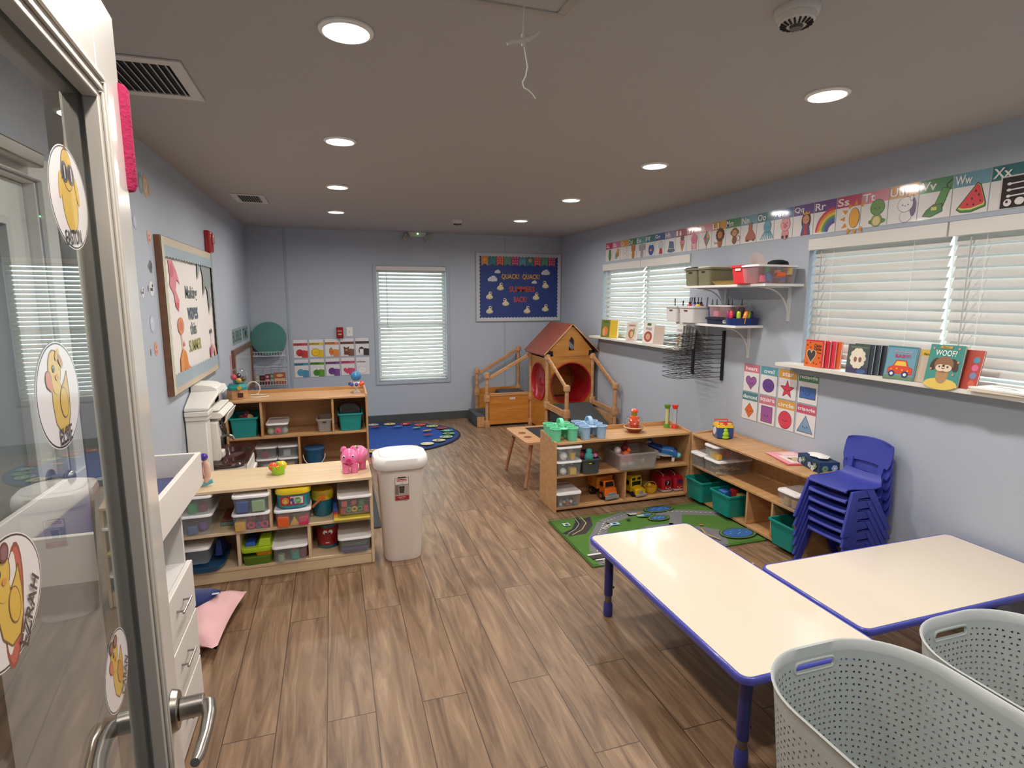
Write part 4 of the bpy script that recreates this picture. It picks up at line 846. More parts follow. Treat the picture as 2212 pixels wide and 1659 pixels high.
# bus
dx, dy = 2.325, 3.845
t = T('school_bus', 'yellow toy school bus next to the orange dump truck', 'toy bus', (dx, dy+.13, zL)); X = Matrix.Translation((dx, dy, zL+.001)) @ Matrix.Rotation(R(10), 4, 'Z')
b = B('gloss', 'e0b41c'); b.x = X; b.loft([[(x, y, z) for x, z in ((-.056, .03), (.056, .03), (.058, .13), (.045, .158), (-.045, .158), (-.058, .13))] for y in (.055, .255)]); b.loft([[(x*.9, y, z) for x, z in ((-.056, .02), (.056, .02), (.054, h_), (.03, h_+.012), (-.03, h_+.012), (-.054, h_))] for y, h_ in ((-.005, .055), (.0545, .07))]); b.build('body', t, 30, .003)
b = B('gloss', '17130f'); b.x = X; b.box(-.044, .044, .052, .0548, .078, .115); b.box(-.045, -.012, .052, .0548, .125, .145); b.box(.012, .045, .052, .0548, .125, .145)
for k in range(4): b.box(-.0605, -.0575, .075+.045*k, .108+.045*k, .085, .12); b.box(.0575, .0605, .075+.045*k, .108+.045*k, .085, .12)
b.build('windows', t)
b = B('gloss', '9c9a98'); b.x = X; b.box(-.054, .054, -.02, -.006, .008, .026); b.prism([(-.018, -.0075, .0265), (.018, -.0075, .0265), (.016, -.0075, .055), (-.016, -.0075, .055)], (0, -.004, 0)); b.build('bumper', t, bevel=.003)
b = B('matte', '1a1a1c'); b.x = X
for x in (-.05, .05):
    for y in (.03, .2):
        b = B('matte', '1a1a1c'); b.x = X; b.cyl((x-.01, y, .021), (x+.01, y, .021), .021, n=18); b.build('wheel', t)
# small yellow basket
t = T('yellow_basket', 'small yellow plastic basket beside the toy bus', 'basket', (2.455, 3.91, zL))
b = B('gloss', 'e2b01c'); b.lathe([(.036, .001), (.052, .03), (.056, .058), (.052, .058), (.046, .03), (.03, .006)], (2.455, 3.91, zL), 22, sx=1.05, sy=.9); b.build('basket_body', t)
b = B('gloss', 'c9a23a'); b.tube([(2.455+.054*math.cos(R(q)), 3.91, zL+.058+.036*math.sin(R(q))) for q in range(0, 181, 15)], .003, 6); b.build('handle', t)
piece('ball', 2.45, 3.92, zL+.04, .04, 'e8b62a', 'in the small yellow basket')
for dx, lb, sg in ((2.597, 'red toy fire engine numbered 7, left of the pair', '7'), (2.708, 'red toy fire engine with purple window, right of the pair', None)):
    dy = 3.87; t = T('fire_engine', lb, 'toy fire engine', (dx, dy+.11, zL), 'pair of red toy engines')
    b = B('gloss', 'b3182c'); b.loft([rr_loop(dx, dy+.10, .098, .20, .025, zL+.022), rr_loop(dx, dy+.10, .102, .205, .028, zL+.07), rr_loop(dx, dy+.10, .098, .195, .03, zL+.115), rr_loop(dx, dy+.12, .06, .14, .028, zL+.135)]); b.build('body', t, 50)
    b = B('gloss', 'b9a9a6'); b.loft([rr_loop(dx, dy+.10, .104, .212, .028, zL+.006), rr_loop(dx, dy+.10, .106, .214, .028, zL+.0215)]); b.build('bumper', t, 50)
    a = Art((dx, dy-.0035, zL+.08), (1, 0, 0), (0, 0, 1), 'gloss')
    if sg: a.rect(-.03, -.018, .02, .022, '351018'); a.text(sg, -.002, .001, .026, 'e9dfdf')
    else: a.rect(-.018, -.012, .022, .02, '39246a')
    a.face(-.0, -.04, .018, 'f0e6e6'); a.build('front_markings', t, 0)
    b = B('gloss', 'd9c9c0'); b.tube([(dx-.03, dy+.03, zL+.13), (dx-.03, dy+.03, zL+.145), (dx-.02, dy+.10, zL+.15), (dx-.02, dy+.16, zL+.14)], .003, 6); b.build('ladder_rail', t)
    b = B('matte', '1a1a1c')
    for s_ in (-1, 1):
        for y in (.04, .16): b.cyl((dx+s_*.036, dy+y, zL+.011), (dx+s_*.05, dy+y, zL+.011), .0105, n=14)
    b.build('wheels', t)
# on top of C: caddies, popper, rain makers
def caddy(cx, cy, col, lb, rot, z=.5505):
    t = T('cup_caddy', lb, 'caddy', (cx, cy, z), 'cup caddies on the low shelf'); X = Matrix.Translation((cx, cy, z)) @ Matrix.Rotation(R(rot), 4, 'Z')
    for i in range(3):
        for j in (-1, 1):
            b = B('satin', col); b.x = X; c = (j*.066, (i-1)*.095, 0)
            b.lathe([(.034, .001), (.038, .05), (.0425, .094), (.047, .095), (.047, .100), (.041, .100), (.036, .05), (.031, .005)], c, 26); b.build('cup', t)
    b = B('satin', col); b.x = X; b.box(-.022, .022, -.118, .118, .089, .097)
    for i in range(3): b.box(-.032, .032, (i-1)*.095-.014, (i-1)*.095+.014, .0885, .0975)
    b.build('deck', t, bevel=.003)
    b = B('satin', col); b.x = X; pts = [(0, .058*math.cos(R(q)), .0975+.060*math.sin(R(q))**.8) for q in range(4, 177, 9)]
    for s_ in (-.014, .014): pass
    b.loft([[(-.015, p[1]*1.0, p[2]), (.015, p[1], p[2]), (.013, p[1]*.82, p[2]*.0+.0975+(p[2]-.0975)*.82), (-.013, p[1]*.82, -.0+.0975+(p[2]-.0975)*.82)] for p in pts]); b.build('handle', t, 50)
caddy(1.662, 3.962, '74d8ab', 'mint green six cup paint caddy at the left end of the low shelf', -4)
caddy(1.908, 3.965, 'a3c3e2', 'pale blue six cup paint caddy right of the mint one', -4)
cx, cy, cz = 2.318, 3.97, .5505
t = T('popper_toy', 'orange push toy under a clear dome on a red saucer', 'popper toy', (cx, cy, cz))
b = B('gloss', '8e2a22'); b.lathe([(.045, .001), (.055, .012), (.078, .034), (.082, .042), (.076, .042), (.04, .02)], (cx, cy, cz), 32); b.build('saucer', t)
b = B('gloss', 'd9c487'); b.lathe([(.0825, .038), (.086, .044), (.082, .048), (.077, .044)], (cx, cy, cz), 32, cap0=False, cap1=False); b.build('saucer_rim', t)
b = B('gloss', 'e8552c'); b.lathe([(.028, .03), (.04, .06), (.043, .10), (.036, .128), (.022, .136)], (cx, cy, cz), 24); b.build('barrel', t)
b = B('gloss', 'f7a07c')
for k in range(8): b.ball((cx+.041*math.cos(k*PI/4-.4), cy+.041*math.sin(k*PI/4-.4), cz+.072+.03*(k % 2)), .009, 8)
b.build('bumps', t)
b = B('gloss', '8f8d1c'); b.lathe([(.023, .1365), (.023, .165)], (cx, cy, cz), 20); b.build('neck', t)
b = B('gloss', 'e9583a'); b.lathe([(.029, .1655), (.031, .175), (.022, .190), (.005, .194)], (cx, cy, cz), 24); b.build('plunger', t)
b = B('dome'); b.lathe([(.075, .0485), (.078, .07), (.068, .105), (.046, .133)], (cx, cy, cz), 32, cap0=False, cap1=False); b.build('dome', t)
for (x, y, c1, c2, lb) in ((2.660, 4.02, '5c8f22', 'c9c98a', 'green rain maker tube standing on the low shelf'), (2.712, 3.985, 'dc3a2a', None, 'red sand tube standing on the low shelf end')):
    t = T('rain_tube', lb, 'rain tube', (x, y, .5505), 'rain tubes')
    for z0, s_ in ((0, 1), (.2, -1)):
        b = B('gloss', c1); b.lathe([(.027, z0+s_*.001), (.026, z0+s_*.008), (.018, z0+s_*.034)], (x, y, .5505), 20) if s_ > 0 else b.lathe([(.018, z0-.034), (.028, z0-.004), (.027, z0)], (x, y, .5505), 20); b.build('end_cap', t)
    b = B('clear', 'ffffff') if c2 is None else B('satin', c2); b.lathe([(.014, .0345), (.014, .1655)], (x, y, .5505), 18, cap0=False, cap1=False); b.build('tube', t)
    b = B('satin', '3c4a44' if c2 else '4a4a52'); b.tube([(x+.016, y-.003, .585), (x+.018, y-.004, .716)], .0022, 6); b.build('rod', t)

# ------------------------------------------------------------------ unit D contents: front x=2.745, opening faces -x ; rotate -90
rD = R(-90)   # local -y -> world -x
def tubD(y, z, w_, d_, h, lb, x=2.72, **k): return tub(x, y, z, w_, d_, h, lb, rz=rD, **k)
zU, zL = .2985, .0365
for y, lb in ((3.665, 'teal bin farthest along the right wall shelf'), (3.345, 'teal bin with blue and red toys in the right wall shelf'), (2.737, 'teal bin nearest the blue chairs')):
    bin_(2.695, y, zL, .215, .33, .165, lb, rz=rD, grp='teal storage bins', col='128a80')
piece('block', 2.78, 3.39, zL+.09, .07, '3563b0', 'in the teal bin with blue and red toys'); piece('cyl', 2.84, 3.36, zL+.10, .075, 'c02c2c', 'in the teal bin with blue and red toys'); piece('block', 2.86, 3.31, zL+.09, .06, 'c9a15c', 'in the teal bin with blue and red toys')
piece('ball', 2.80, 2.70, zL+.10, .055, 'c02c2c', 'in the teal bin nearest the chairs'); piece('block', 2.86, 2.76, zL+.07, .06, '3f9b48', 'in the teal bin nearest the chairs')
tubD(3.69, zU, .165, .30, .112, 'clear tub with flat white lid in the corner of the right wall shelf')
tubD(3.505, zU, .19, .33, .112, 'clear tub of wooden tiles on the right wall shelf')
for k in range(16): piece('chip', 2.76+.014*k, 3.45+.11*((k*7) % 10)/10, zU+.012+.014*(k % 4), .042, 'd8b070' if k % 2 else 'c9a15c', 'in the tile tub on the right wall shelf')
tubD(3.525, zU+.1135, .15, .25, .105, 'clear tub of yellow and red blocks on top of the tile tub')
line_up((2.775, 2.83, 2.88), 3.52, zU+.115, [('block', .045, 'e8b62a'), ('block', .05, 'c02c2c'), ('block', .04, 'f0672c')], 'in the tub on top of the tile tub'); piece('block', 2.79, 3.565, zU+.117, .04, '9dbb93', 'in the tub on top of the tile tub'); piece('block', 2.77, 3.475, zU+.117, .038, 'e8b62a', 'in the tub on top of the tile tub')
tubD(2.74, zU, .185, .31, .108, 'clear tub with tan blocks near the blue chairs')
piece('block', 2.79, 2.72, zU+.003, .055, 'd8b070', 'in the tub near the blue chairs'); piece('block', 2.79, 2.78, zU+.003, .05, 'c9a15c', 'in the tub near the blue chairs')
# activity cube
cx, cy, cz = 2.895, 3.60, .5505
t = T('activity_cube', 'colourful activity cube with red frame and green caterpillar', 'activity cube', (cx, cy, cz)); X = Matrix.Translation((cx, cy, cz)) @ Matrix.Rotation(R(-20), 4, 'Z')
b = B('gloss', '1f4f92'); b.x = X; b.box(-.062, .062, -.06, .06, .001, .088); b.build('body', t, bevel=.008)
b = B('gloss', 'f0c522'); b.x = X; b.loft([rr_loop(0, 0, .13, .13, .015, .0885), rr_loop(0, 0, .12, .12, .015, .112)]); b.build('top', t)
b = B('gloss', 'e23a30'); b.x = X
for y in (-.055, .055): b.tube([(-.05, y, .112), (-.05, y, .132), (.05, y, .132), (.05, y, .112)], .005, 8)
b.ball((0, -.045, .112), .018, 14); b.box(.0622, .068, -.05, .05, .02, .1); b.build('red_frame', t, bevel=.001)
b = B('gloss', 'a5d62c'); b.x = X; b.ball((0, -.066, .068), .017, 14, sy=.7); b.ball((0, -.07, .04), .024, 14, sy=.6); b.ball((0, -.068, .014), .028, 14, sy=.6, sz=.45); b.ball((-.002, -.066, .09), .008, 10); b.build('caterpillar', t)
b = B('gloss', 'e8e8ea'); b.x = X; b.cyl((-.0623, .0, .055), (-.068, 0, .055), .03, n=20); b.build('dial', t)
# papers & tissue box
a = Art((2.80, 2.94, .5545), (-.18, -.98, 0), (.98, -.18, 0), 'paper'); M2 = Matrix.Translation((2.90, 2.96, 0))
def flat_sheet(cx, cy, z, rot, w_, h, base, th, lb, cat, name, art, grp=None):
    U = (math.cos(R(rot)), math.sin(R(rot)), 0); V = (-math.sin(R(rot)), math.cos(R(rot)), 0)
    a = Art((cx, cy, z), U, V, 'paper'); a.slab(-w_/2, -h/2, w_/2, h/2, th, base); art(a); return tag(a.build(name, None, 0), lb, cat, grp)
flat_sheet(2.945, 2.94, .5545, 73, .30, .22, 'c9485a', .003, 'dark pink folder lying under the pink sheet', 'folder', 'paper_folder', lambda a: None)
flat_sheet(2.95, 2.955, .5585, 78, .29, .215, 'e7a0ac', .003, 'pale pink craft sheet on the right wall shelf', 'paper', 'craft_sheet', lambda a: (a.rect(-.12, -.07, .05, .07, 'f0e3dc'), a.rect(-.10, -.03, .0, .04, 'c9b48a'), a.ell(-.03, .03, .02, .012, '6a4a4a'), a.rect(.03, -.08, .12, .03, 'ecc9c8')))
t = T('tissue_box', 'dark blue floral tissue box beside the blue chairs', 'tissue box', (2.93, 2.71, .5505)); X = Matrix.Translation((2.945, 2.73, .5505)) @ Matrix.Rotation(R(-14), 4, 'Z')
b = B('paper', '1d3a5c'); b.x = X; b.box(-.065, .065, -.12, .12, .001, .07); b.build('box', t, bevel=.001)
a = Art((0, 0, 0), (0, -1, 0), (0, 0, 1)); a.x = X @ Matrix.Translation((-.0655, 0, 0))
for u, v, c_ in ((-.09, .03, 'b9c9dc'), (-.05, .045, '6f9a8a'), (.02, .03, 'a9bdd8'), (.08, .04, '7f9a6a'), (.06, .02, 'c9d4e4')):
    for k in range(5): a.ell(u+.012*math.cos(k*1.257), v+.012*math.sin(k*1.257), .008, col=c_, n=10)
    a.ell(u, v, .005, col='e9d9a0', n=8)
a.O = Vector((.002, -.1205, 0)); a.build('floral_side', t, 0)
a = Art((0, 0, 0), (1, 0, 0), (0, 0, 1)); a.x = X @ Matrix.Translation((0, -.1205, 0)); a.rect(-.06, .004, .06, .066, '274a70')
for u, v, c_ in ((-.03, .03, '7fa37a'), (.03, .035, 'b6c6e2')):
    for k in range(6): a.ell(u+.013*math.cos(k*1.05), v+.013*math.sin(k*1.05), .009, col=c_, n=10)
a.ell(.03, .035, .007, col='eef0f4'); a.build('floral_end', t, 0)
b = B('fabric', 'f1f0ec'); b.x = X; b.loft([[(r_*math.cos(2*PI*k/14)*(1+.25*math.sin(3*k)), 1.7*r_*math.sin(2*PI*k/14), z) for k in range(14)] for r_, z in ((.03, .071), (.04, .078), (.05, .084), (.03, .092), (.008, .098))]); b.build('tissue', t, 60)

# ------------------------------------------------------------------ tables
def toddler_table(x0, x1, y0, y1, lb):
    cx, cy = (x0+x1)/2, (y0+y1)/2; t = T('toddler_table', lb, 'table', (cx, cy, 0), 'low blue edged tables'); w_, d_ = x1-x0, y1-y0; zt = .41
    b = B('laminate', 'eadcc8'); b.loft([rr_loop(cx, cy, w_-.022, d_-.022, .032, zt-.018, 6), rr_loop(cx, cy, w_-.022, d_-.022, .032, zt+.0006, 6)]); b.build('tabletop', t, 40)
    b = B('gloss', '4a4fae'); b.loft([rr_loop(cx, cy, w_-.022, d_-.022, .032, zt-.028, 6), rr_loop(cx, cy, w_, d_, .045, zt-.025, 6), rr_loop(cx, cy, w_+.004, d_+.004, .047, zt-.012, 6), rr_loop(cx, cy, w_, d_, .045, zt-.002, 6), rr_loop(cx, cy, w_-.012, d_-.012, .038, zt+.001, 6), rr_loop(cx, cy, w_-.0225, d_-.0225, .032, zt-.001, 6)], cap0=False, cap1=False); b.build('blue_edging', t, 60)
    b = B('satin', 'b9a288'); b.loft([rr_loop(cx, cy, w_-.03, d_-.03, .03, zt-.027, 4), rr_loop(cx, cy, w_-.03, d_-.03, .03, zt-.0185, 4)]); b.build('underside', t)
    for sx in (-1, 1):
        for sy in (-1, 1):
            lx, ly = cx+sx*(w_/2-.085), cy+sy*(d_/2-.085)
            b = B('gloss', '262c6e'); b.cyl((lx, ly, .115), (lx, ly, zt-.035), .0225, n=20); b.box(lx-.045, lx+.045, ly-.045, ly+.045, zt-.034, zt-.0285); b.build('leg', t); lo = WM
            leg = COL.objects[-1]
            g = B('metal', '8a8c94'); g.cyl((lx, ly, .075), (lx, ly, .1145), .0175, n=18); g.build('steel_tube', leg)
            g = B('gloss', '3a3f96'); g.lathe([(.023, .001), (.025, .006), (.024, .055), (.021, .0745)], (lx, ly, 0), 20); g.build('foot', leg)
            g = B('gloss', '20265f'); g.cyl((lx+.0225, ly, .15), (lx+.031, ly, .15), .006, n=8); g.build('adjusting_screw', leg)
toddler_table(1.215, 1.820, 1.335, 2.510, 'long low cream table with blue edging, end towards the viewer, left of the two')
toddler_table(1.832, 3.040, 1.425, 1.975, 'low cream table with blue edging set crosswise by the right wall')

# ------------------------------------------------------------------ stacked chairs
def chair():
    t = T('toddler_chair', 'x', 'chair', (0, 0, 0), 'stack of blue toddler chairs')
    Bc = '3a43a2'
    # local: faces -x, seat top at .255, width along y .29
    b = B('satin', Bc); th = .006; L = []
    prof = [(-.155, .240), (-.148, .252), (-.12, .256), (-.05, .251), (.03, .247), (.085, .252), (.115, .272), (.128, .305)]
    ys = [-.155, -.145, -.10, -.05, 0, .05, .10, .145, .155]
    vs = []; fs = []
    def zz(y, z): return z+.010*(abs(y)/.155)**3
    def wid(i): return [.80, .84, .90, .97, 1.0, .97, .82, .70][i]
    for sgn in (0, 1):
        for i, (x, z) in enumerate(prof):
            for y in ys: vs.append((x+(.004 if sgn else 0), y*wid(i), zz(y, z)-sgn*th))
    n = len(ys); m_ = len(prof); o2 = n*m_
    for i in range(m_-1):
        for k in range(n-1):
            fs.append((i*n+k, (i+1)*n+k, (i+1)*n+k+1, i*n+k+1)); fs.append((o2+i*n+k, o2+i*n+k+1, o2+(i+1)*n+k+1, o2+(i+1)*n+k))
    for i in range(m_-1):
        fs.append((i*n, o2+i*n, o2+(i+1)*n, (i+1)*n)); fs.append((i*n+n-1, (i+1)*n+n-1, o2+(i+1)*n+n-1, o2+i*n+n-1))
    for k in range(n-1):
        fs.append((k, k+1, o2+k+1, o2+k)); q = (m_-1)*n; fs.append((q+k, o2+q+k, o2+q+k+1, q+k+1))
    b.add(vs, fs); b.tube([(-.150, y*.80, .243) for y in ys], .006, 8); b.build('seat', t, 50)
    b = B('satin', Bc); prof = [(.150, .360), (.156, .39), (.165, .43), (.172, .47), (.176, .495), (.178, .505)]; W_ = [.140, .150, .152, .150, .143, .120]
    vs = []; fs = []; ys = [-1, -.96, -.7, -.35, 0, .35, .7, .96, 1]
    for sgn in (0, 1):
        for (x, z), w_ in zip(prof, W_):
            for y in ys: vs.append((x-.020*y*y+.012*sgn, y*w_, z-.012*y*y))
    n = len(ys); m_ = len(prof); o2 = n*m_
    for i in range(m_-1):
        for k in range(n-1): fs.append((i*n+k, i*n+k+1, (i+1)*n+k+1, (i+1)*n+k)); fs.append((o2+i*n+k, o2+(i+1)*n+k, o2+(i+1)*n+k+1, o2+i*n+k+1))
        fs.append((i*n, (i+1)*n, o2+(i+1)*n, o2+i*n)); fs.append((i*n+n-1, o2+i*n+n-1, o2+(i+1)*n+n-1, (i+1)*n+n-1))
    for k in range(n-1): fs.append((k, o2+k, o2+k+1, k+1)); q = (m_-1)*n; fs.append((q+k, q+k+1, o2+q+k+1, o2+q+k))
    b.add(vs, fs)
    for s in (-1, 1): b.prism([(.120, s*.112, .275), (.135, s*.112, .275), (.165, s*.118, .375), (.140, s*.118, .375)], (0, -s*.035, 0))
    b.build('backrest', t, 50, .003)
    for s in (-1, 1):
        for f in (-1, 1):
            b = B('satin', Bc)
            if f < 0: P0, P1, w0, w1 = (-.105, s*.140, .250), (-.185, s*.162, .001), .030, .024
            else: P0, P1, w0, w1 = (.0, s*.142, .250), (.150, s*.160, .001), .028, .022
            n_ = (0, s, .14)
            b.loft([[(P0[0]-w0, P0[1]-.004*s, P0[2]), (P0[0]+w0, P0[1]-.004*s, P0[2]), (P0[0]+w0, P0[1]+.012*s, P0[2]), (P0[0]-w0, P0[1]+.012*s, P0[2])],
                    [(P1[0]-w1, P1[1]-.006*s, P1[2]), (P1[0]+w1, P1[1]-.006*s, P1[2]), (P1[0]+w1, P1[1]+.012*s, P1[2]), (P1[0]-w1, P1[1]+.012*s, P1[2])]])
            b.build('leg', t, 40, .003)
        b = B('satin', Bc); b.prism([(-.135, s*.138, .252), (.03, s*.138, .252), (.03, s*.140, .205), (-.115, s*.140, .205)], (0, s*.012, 0)); b.build('side_panel', t, 40, .004)
    return t
ch = chair(); cl = ['topmost blue toddler chair of the stack, its seat and back in full view', 'second blue chair from the top of the stack', 'third blue chair from the top of the stack', 'fourth blue chair from the top of the stack', 'fifth blue chair from the top of the stack', 'lowest blue chair of the stack, standing on the floor']
for k in range(6):
    loc = (2.855+.004*k, 2.435, .0005+.062*(5-k)); rz_ = R(2)
    if k == 0: ch.location = loc; ch.rotation_euler = (0, 0, rz_); ch['label'] = cl[0]
    else: copy_tree(ch, loc, rz_, cl[k])

# ------------------------------------------------------------------ near laundry style baskets
def perforated_basket(cx, y0, y1, w0, lb, z1=.555, content=None):
    cy, L_ = (y0+y1)/2, y1-y0; t = T('plastic_basket', lb, 'basket', (cx, cy, 0), 'pale grey perforated baskets')
    r0_, r1_ = .15, .22; NS = 26
    def loop(z, inset=0):
        k = z/z1; w_, l_ = w0*(.86+.14*k)-2*inset, L_*(.88+.12*k)-2*inset
        return rr_loop(cx, cy, w_, l_, min(r1_, w_*.45)-inset, z, NS//2)
    # wall as a grid of cells, triangular holes punched between
    def perim(z, inset, u):   # u in 0..1 around
        L = loop(z, inset); return L
    base = loop(.004); NL = len(base)
    import bisect
    def resample(loop_, N_):
        pts = [Vector(p) for p in loop_]; d = [0]
        for i in range(len(pts)): d.append(d[-1]+(pts[(i+1) % len(pts)]-pts[i]).length)
        out = []
        for k in range(N_):
            s_ = d[-1]*k/N_; i = min(bisect.bisect_right(d, s_)-1, len(pts)-1); f = (s_-d[i])/max(d[i+1]-d[i], 1e-9); out.append(pts[i].lerp(pts[(i+1) % len(pts)], f))
        return out
    NC = 96; cell = .0205; zs = [.03+cell*k for k in range(int((z1-.055)/cell)+1)]; rows = len(zs)-1
    rings = {}
    def ring(z, ins):
        key = (round(z, 5), ins)
        if key not in rings: rings[key] = resample(loop(z, ins), NC)
        return rings[key]
    b = B('satin', 'b9bfbd'); TK = .003
    hc = {}
    # handle opening: cells whose centre is within the slot on the +y end
    def in_slot(p, z, m_=0): return p.y > cy+L_*.36 and abs(p.x-cx) < .072+m_ and abs(z-(z1-.065)) < .017+m_
    for ins in (0, TK):
        vs = []; fs = []
        for j in range(rows):
            z0_, z1_ = zs[j], zs[j+1]; a = ring(z0_, ins); c = ring(z1_, ins); zm = (z0_+z1_)/2
            for k in range(NC):
                k2 = (k+1) % NC; P = [a[k], a[k2], c[k2], c[k]]; ctr = (P[0]+P[1]+P[2]+P[3])/4
                n0 = len(vs)
                if in_slot(ctr, zm): continue
                if in_slot(ctr, zm, .016) or (j % 1 == 0 and (zm > z1-.045 or zm < .05)):
                    vs += P; q = (n0, n0+1, n0+2, n0+3); fs.append(q if ins == 0 else q[::-1]); continue
                # triangle hole pointing left or right alternating
                if (k+j) % 2 == 0: H_ = [ctr.lerp(P[0], .48), ctr.lerp((P[1]+P[2])/2, .42), ctr.lerp(P[3], .48)]
                else: H_ = [ctr.lerp(P[1], .48), ctr.lerp(P[2], .48), ctr.lerp((P[0]+P[3])/2, .42)]
                vs += P+H_
                if (k+j) % 2 == 0: F_ = [(0, 1, 5, 4), (1, 2, 5), (2, 3, 6, 5), (3, 0, 4, 6)]; F_ = [(0, 1, 5), (0, 5, 4), (1, 2, 5), (2, 3, 6), (2, 6, 5), (3, 0, 4), (3, 4, 6)]
                else: F_ = [(0, 1, 4), (1, 2, 5), (1, 5, 4), (2, 3, 5), (3, 6, 5), (3, 0, 6), (0, 4, 6)]
                for f in F_:
                    q = tuple(n0+i for i in f); fs.append(q if ins == 0 else q[::-1])
        b.add(vs, fs)
    b.build('perforated_wall', t, 0)
    b = B('satin', 'b4bab8'); b.loft([loop(.002), loop(.03), loop(.03, TK), loop(.006, TK)], cap0=True, cap1=True); b.build('floor', t, 50)
    zt = zs[-1]
    b = B('satin', 'c6cbc9'); b.loft([loop(zt), loop(z1-.006, -.002), loop(z1, -.006), loop(z1+.003, -.003), loop(z1, TK), loop(zt, TK)], cap0=False, cap1=False); b.build('rim', t, 60)
    # slot lip
    b = B('satin', 'bfc5c3'); zc = z1-.065; yy = ring(zs[-3], 0); ymax = cy+L_*(.88+.12*(zc/z1))/2; pts = []
    for q in range(28):
        a_ = 2*PI*q/28; ex = .062*(1 if math.cos(a_) > 0 else -1); x = cx+ex*min(1, abs(math.cos(a_))*3)+.017*math.cos(a_); z = zc+.019*math.sin(a_)
        pts.append((x, ymax-.0015-max(0, abs(x-cx)-.055)*.10, z))
    b.tube(pts, .0045, 8, closed=True); b.build('handle_slot', t)
    return t
perforated_basket(1.398, .62, 1.252, .565, 'pale grey perforated basket nearest the viewer, in front of the long table')
perforated_basket(1.985, .60, 1.245, .565, 'pale grey perforated basket at the lower right edge, holding a shiny bag')
b = B('clear_lid'); b.loft([[(1.985+r_*math.cos(2*PI*k/20)*(1+.12*math.sin(3*k)), .92+1.1*r_*math.sin(2*PI*k/20)*(1+.1*math.cos(4*k)), z) for k in range(20)] for r_, z in ((.1, .012), (.20, .05), (.21, .14), (.17, .22), (.10, .26), (.03, .27))]); tag(b.build('plastic_bag', None, 60), 'shiny clear plastic bag lying inside the right basket', 'bag')

# ------------------------------------------------------------------ trash can
cx, cy = .365, 3.475
t = T('trash_can', 'tall white swing lid trash can beside the pale shelf', 'trash can', (cx, cy, 0))
def tl(w_, d_, z, r_): return rr_loop(cx, cy, w_, d_, r_, z, 7)
b = B('satin', 'e9dfd6'); b.loft([tl(.225, .155+.06, .001, .07), tl(.232, .225, .03, .075), tl(.285, .285, .60, .085), tl(.29, .29, .615, .085)]); b.build('body', t, 50)
b = B('satin', 'eeeae6'); b.loft([tl(.318, .31, .600, .095), tl(.330, .322, .607, .10), tl(.334, .326, .640, .10), tl(.322, .315, .668, .10), tl(.27, .262, .676, .085), tl(.262, .255, .671, .083)], cap0=False); b.build('lid_frame', t, 60)
b = B('satin', 'f1f0ee'); b.loft([tl(.256, .249, .6715, .08), tl(.256, .249, .677, .08), tl(.244, .237, .683, .078), tl(.20, .2, .685, .07)]); b.build('swing_lid', t, 60)
b = B('gloss', 'ffffff'); b.loft([rr_loop(cx+.085, cy+.045, .026, .018, .007, .6852), rr_loop(cx+.085, cy+.045, .022, .014, .006, .689)]); b.build('lid_button', t)
yf = lambda z: cy-(.1125+(.1425-.1125)*min(1, z/.6))-.0012
zA_, zB2 = .40, .555
V = Vector((0, yf(zB2)-yf(zA_), zB2-zA_)); h_ = V.length; V.normalize()
a = Art((cx-.005, yf(zA_), zA_), (1, 0, 0), V, 'laminate'); W_ = .042
a.ell(0, h_-.025, W_+.001, .029, '2c2a2c', n=6, rot=0); a.rect(-W_, h_-.05, W_, h_-.006, '2c2a2c'); a.rect(-W_+.002, h_-.048, W_-.002, h_-.008, 'ece6e0'); a.ell(0, h_-.020, .031, .0095, 'b3202a', n=6); a.rect(-.030, h_-.028, .030, h_-.013, 'b3202a'); a.text('Rubbermaid', 0, h_-.0205, .009, 'f5efe9', .054); a.text('the right fit', 0, h_-.035, .004, '6a6664'); a.text('trash care', 0, h_-.042, .004, '8a8684')
a.rect(-W_, .028, W_, h_-.052, 'b9aaa2'); a.rect(-W_, .045, -.02, h_-.052, '77706c'); a.prism([a.p(-.014, .052), a.p(.012, .052), a.p(.016, h_-.058), a.p(-.018, h_-.058)], a.N*.0002, '3a3634'); a.rect(-W_, .008, W_, .036, 'a81c2c'); a.text('TOUCH TOP', -.002, .027, .006, 'f3e6e4'); a.text('TRASH CAN', -.002, .018, .004, 'e6c9c9'); a.text('12 gal', .026, .011, .0035, 'f3e6e4'); a.text('37.8 L', .022, .002, .0045, '2a2a2a')
a.build('label', t, 0)

# ------------------------------------------------------------------ changing table
x0, x1, y0, y1 = -.93, -.545, 1.715, 2.545
t = T('changing_table', 'white changing table with blue pad, drawers and open cubby behind the glass door', 'changing table', (-.74, 2.13, 0))
b = B('satin', 'e4e0db'); th = .018
b.box(x0, x1, y1-th, y1, .862, .998); b.box(x0, x1-.0185, y0, y0+th, .862, .998); b.box(x0, x0+th, y0+th, y1-th, .862, .998); b.build('tray_wall', t, bevel=.002)
b = B('satin', 'eae5df'); b.box(x1-th, x1, y0, y1-.0185, .862, .998); b.build('front_rail', t, bevel=.002)
b = B('satin', 'dcd8d4'); b.box(x0, x1-.02, y0+th, y1-th, .845, .8615); b.build('tray_floor', t)
b = B('fabric', '1c2f74'); b.loft([rr_loop((x0+x1)/2, (y0+y1)/2, .335, .785, .04, .862), rr_loop((x0+x1)/2, (y0+y1)/2, .34, .79, .045, .895), rr_loop((x0+x1)/2, (y0+y1)/2, .30, .75, .05, .91)]); b.build('changing_pad', t, 60)
yb0, yb1 = 1.80, 2.30; xf = -.575
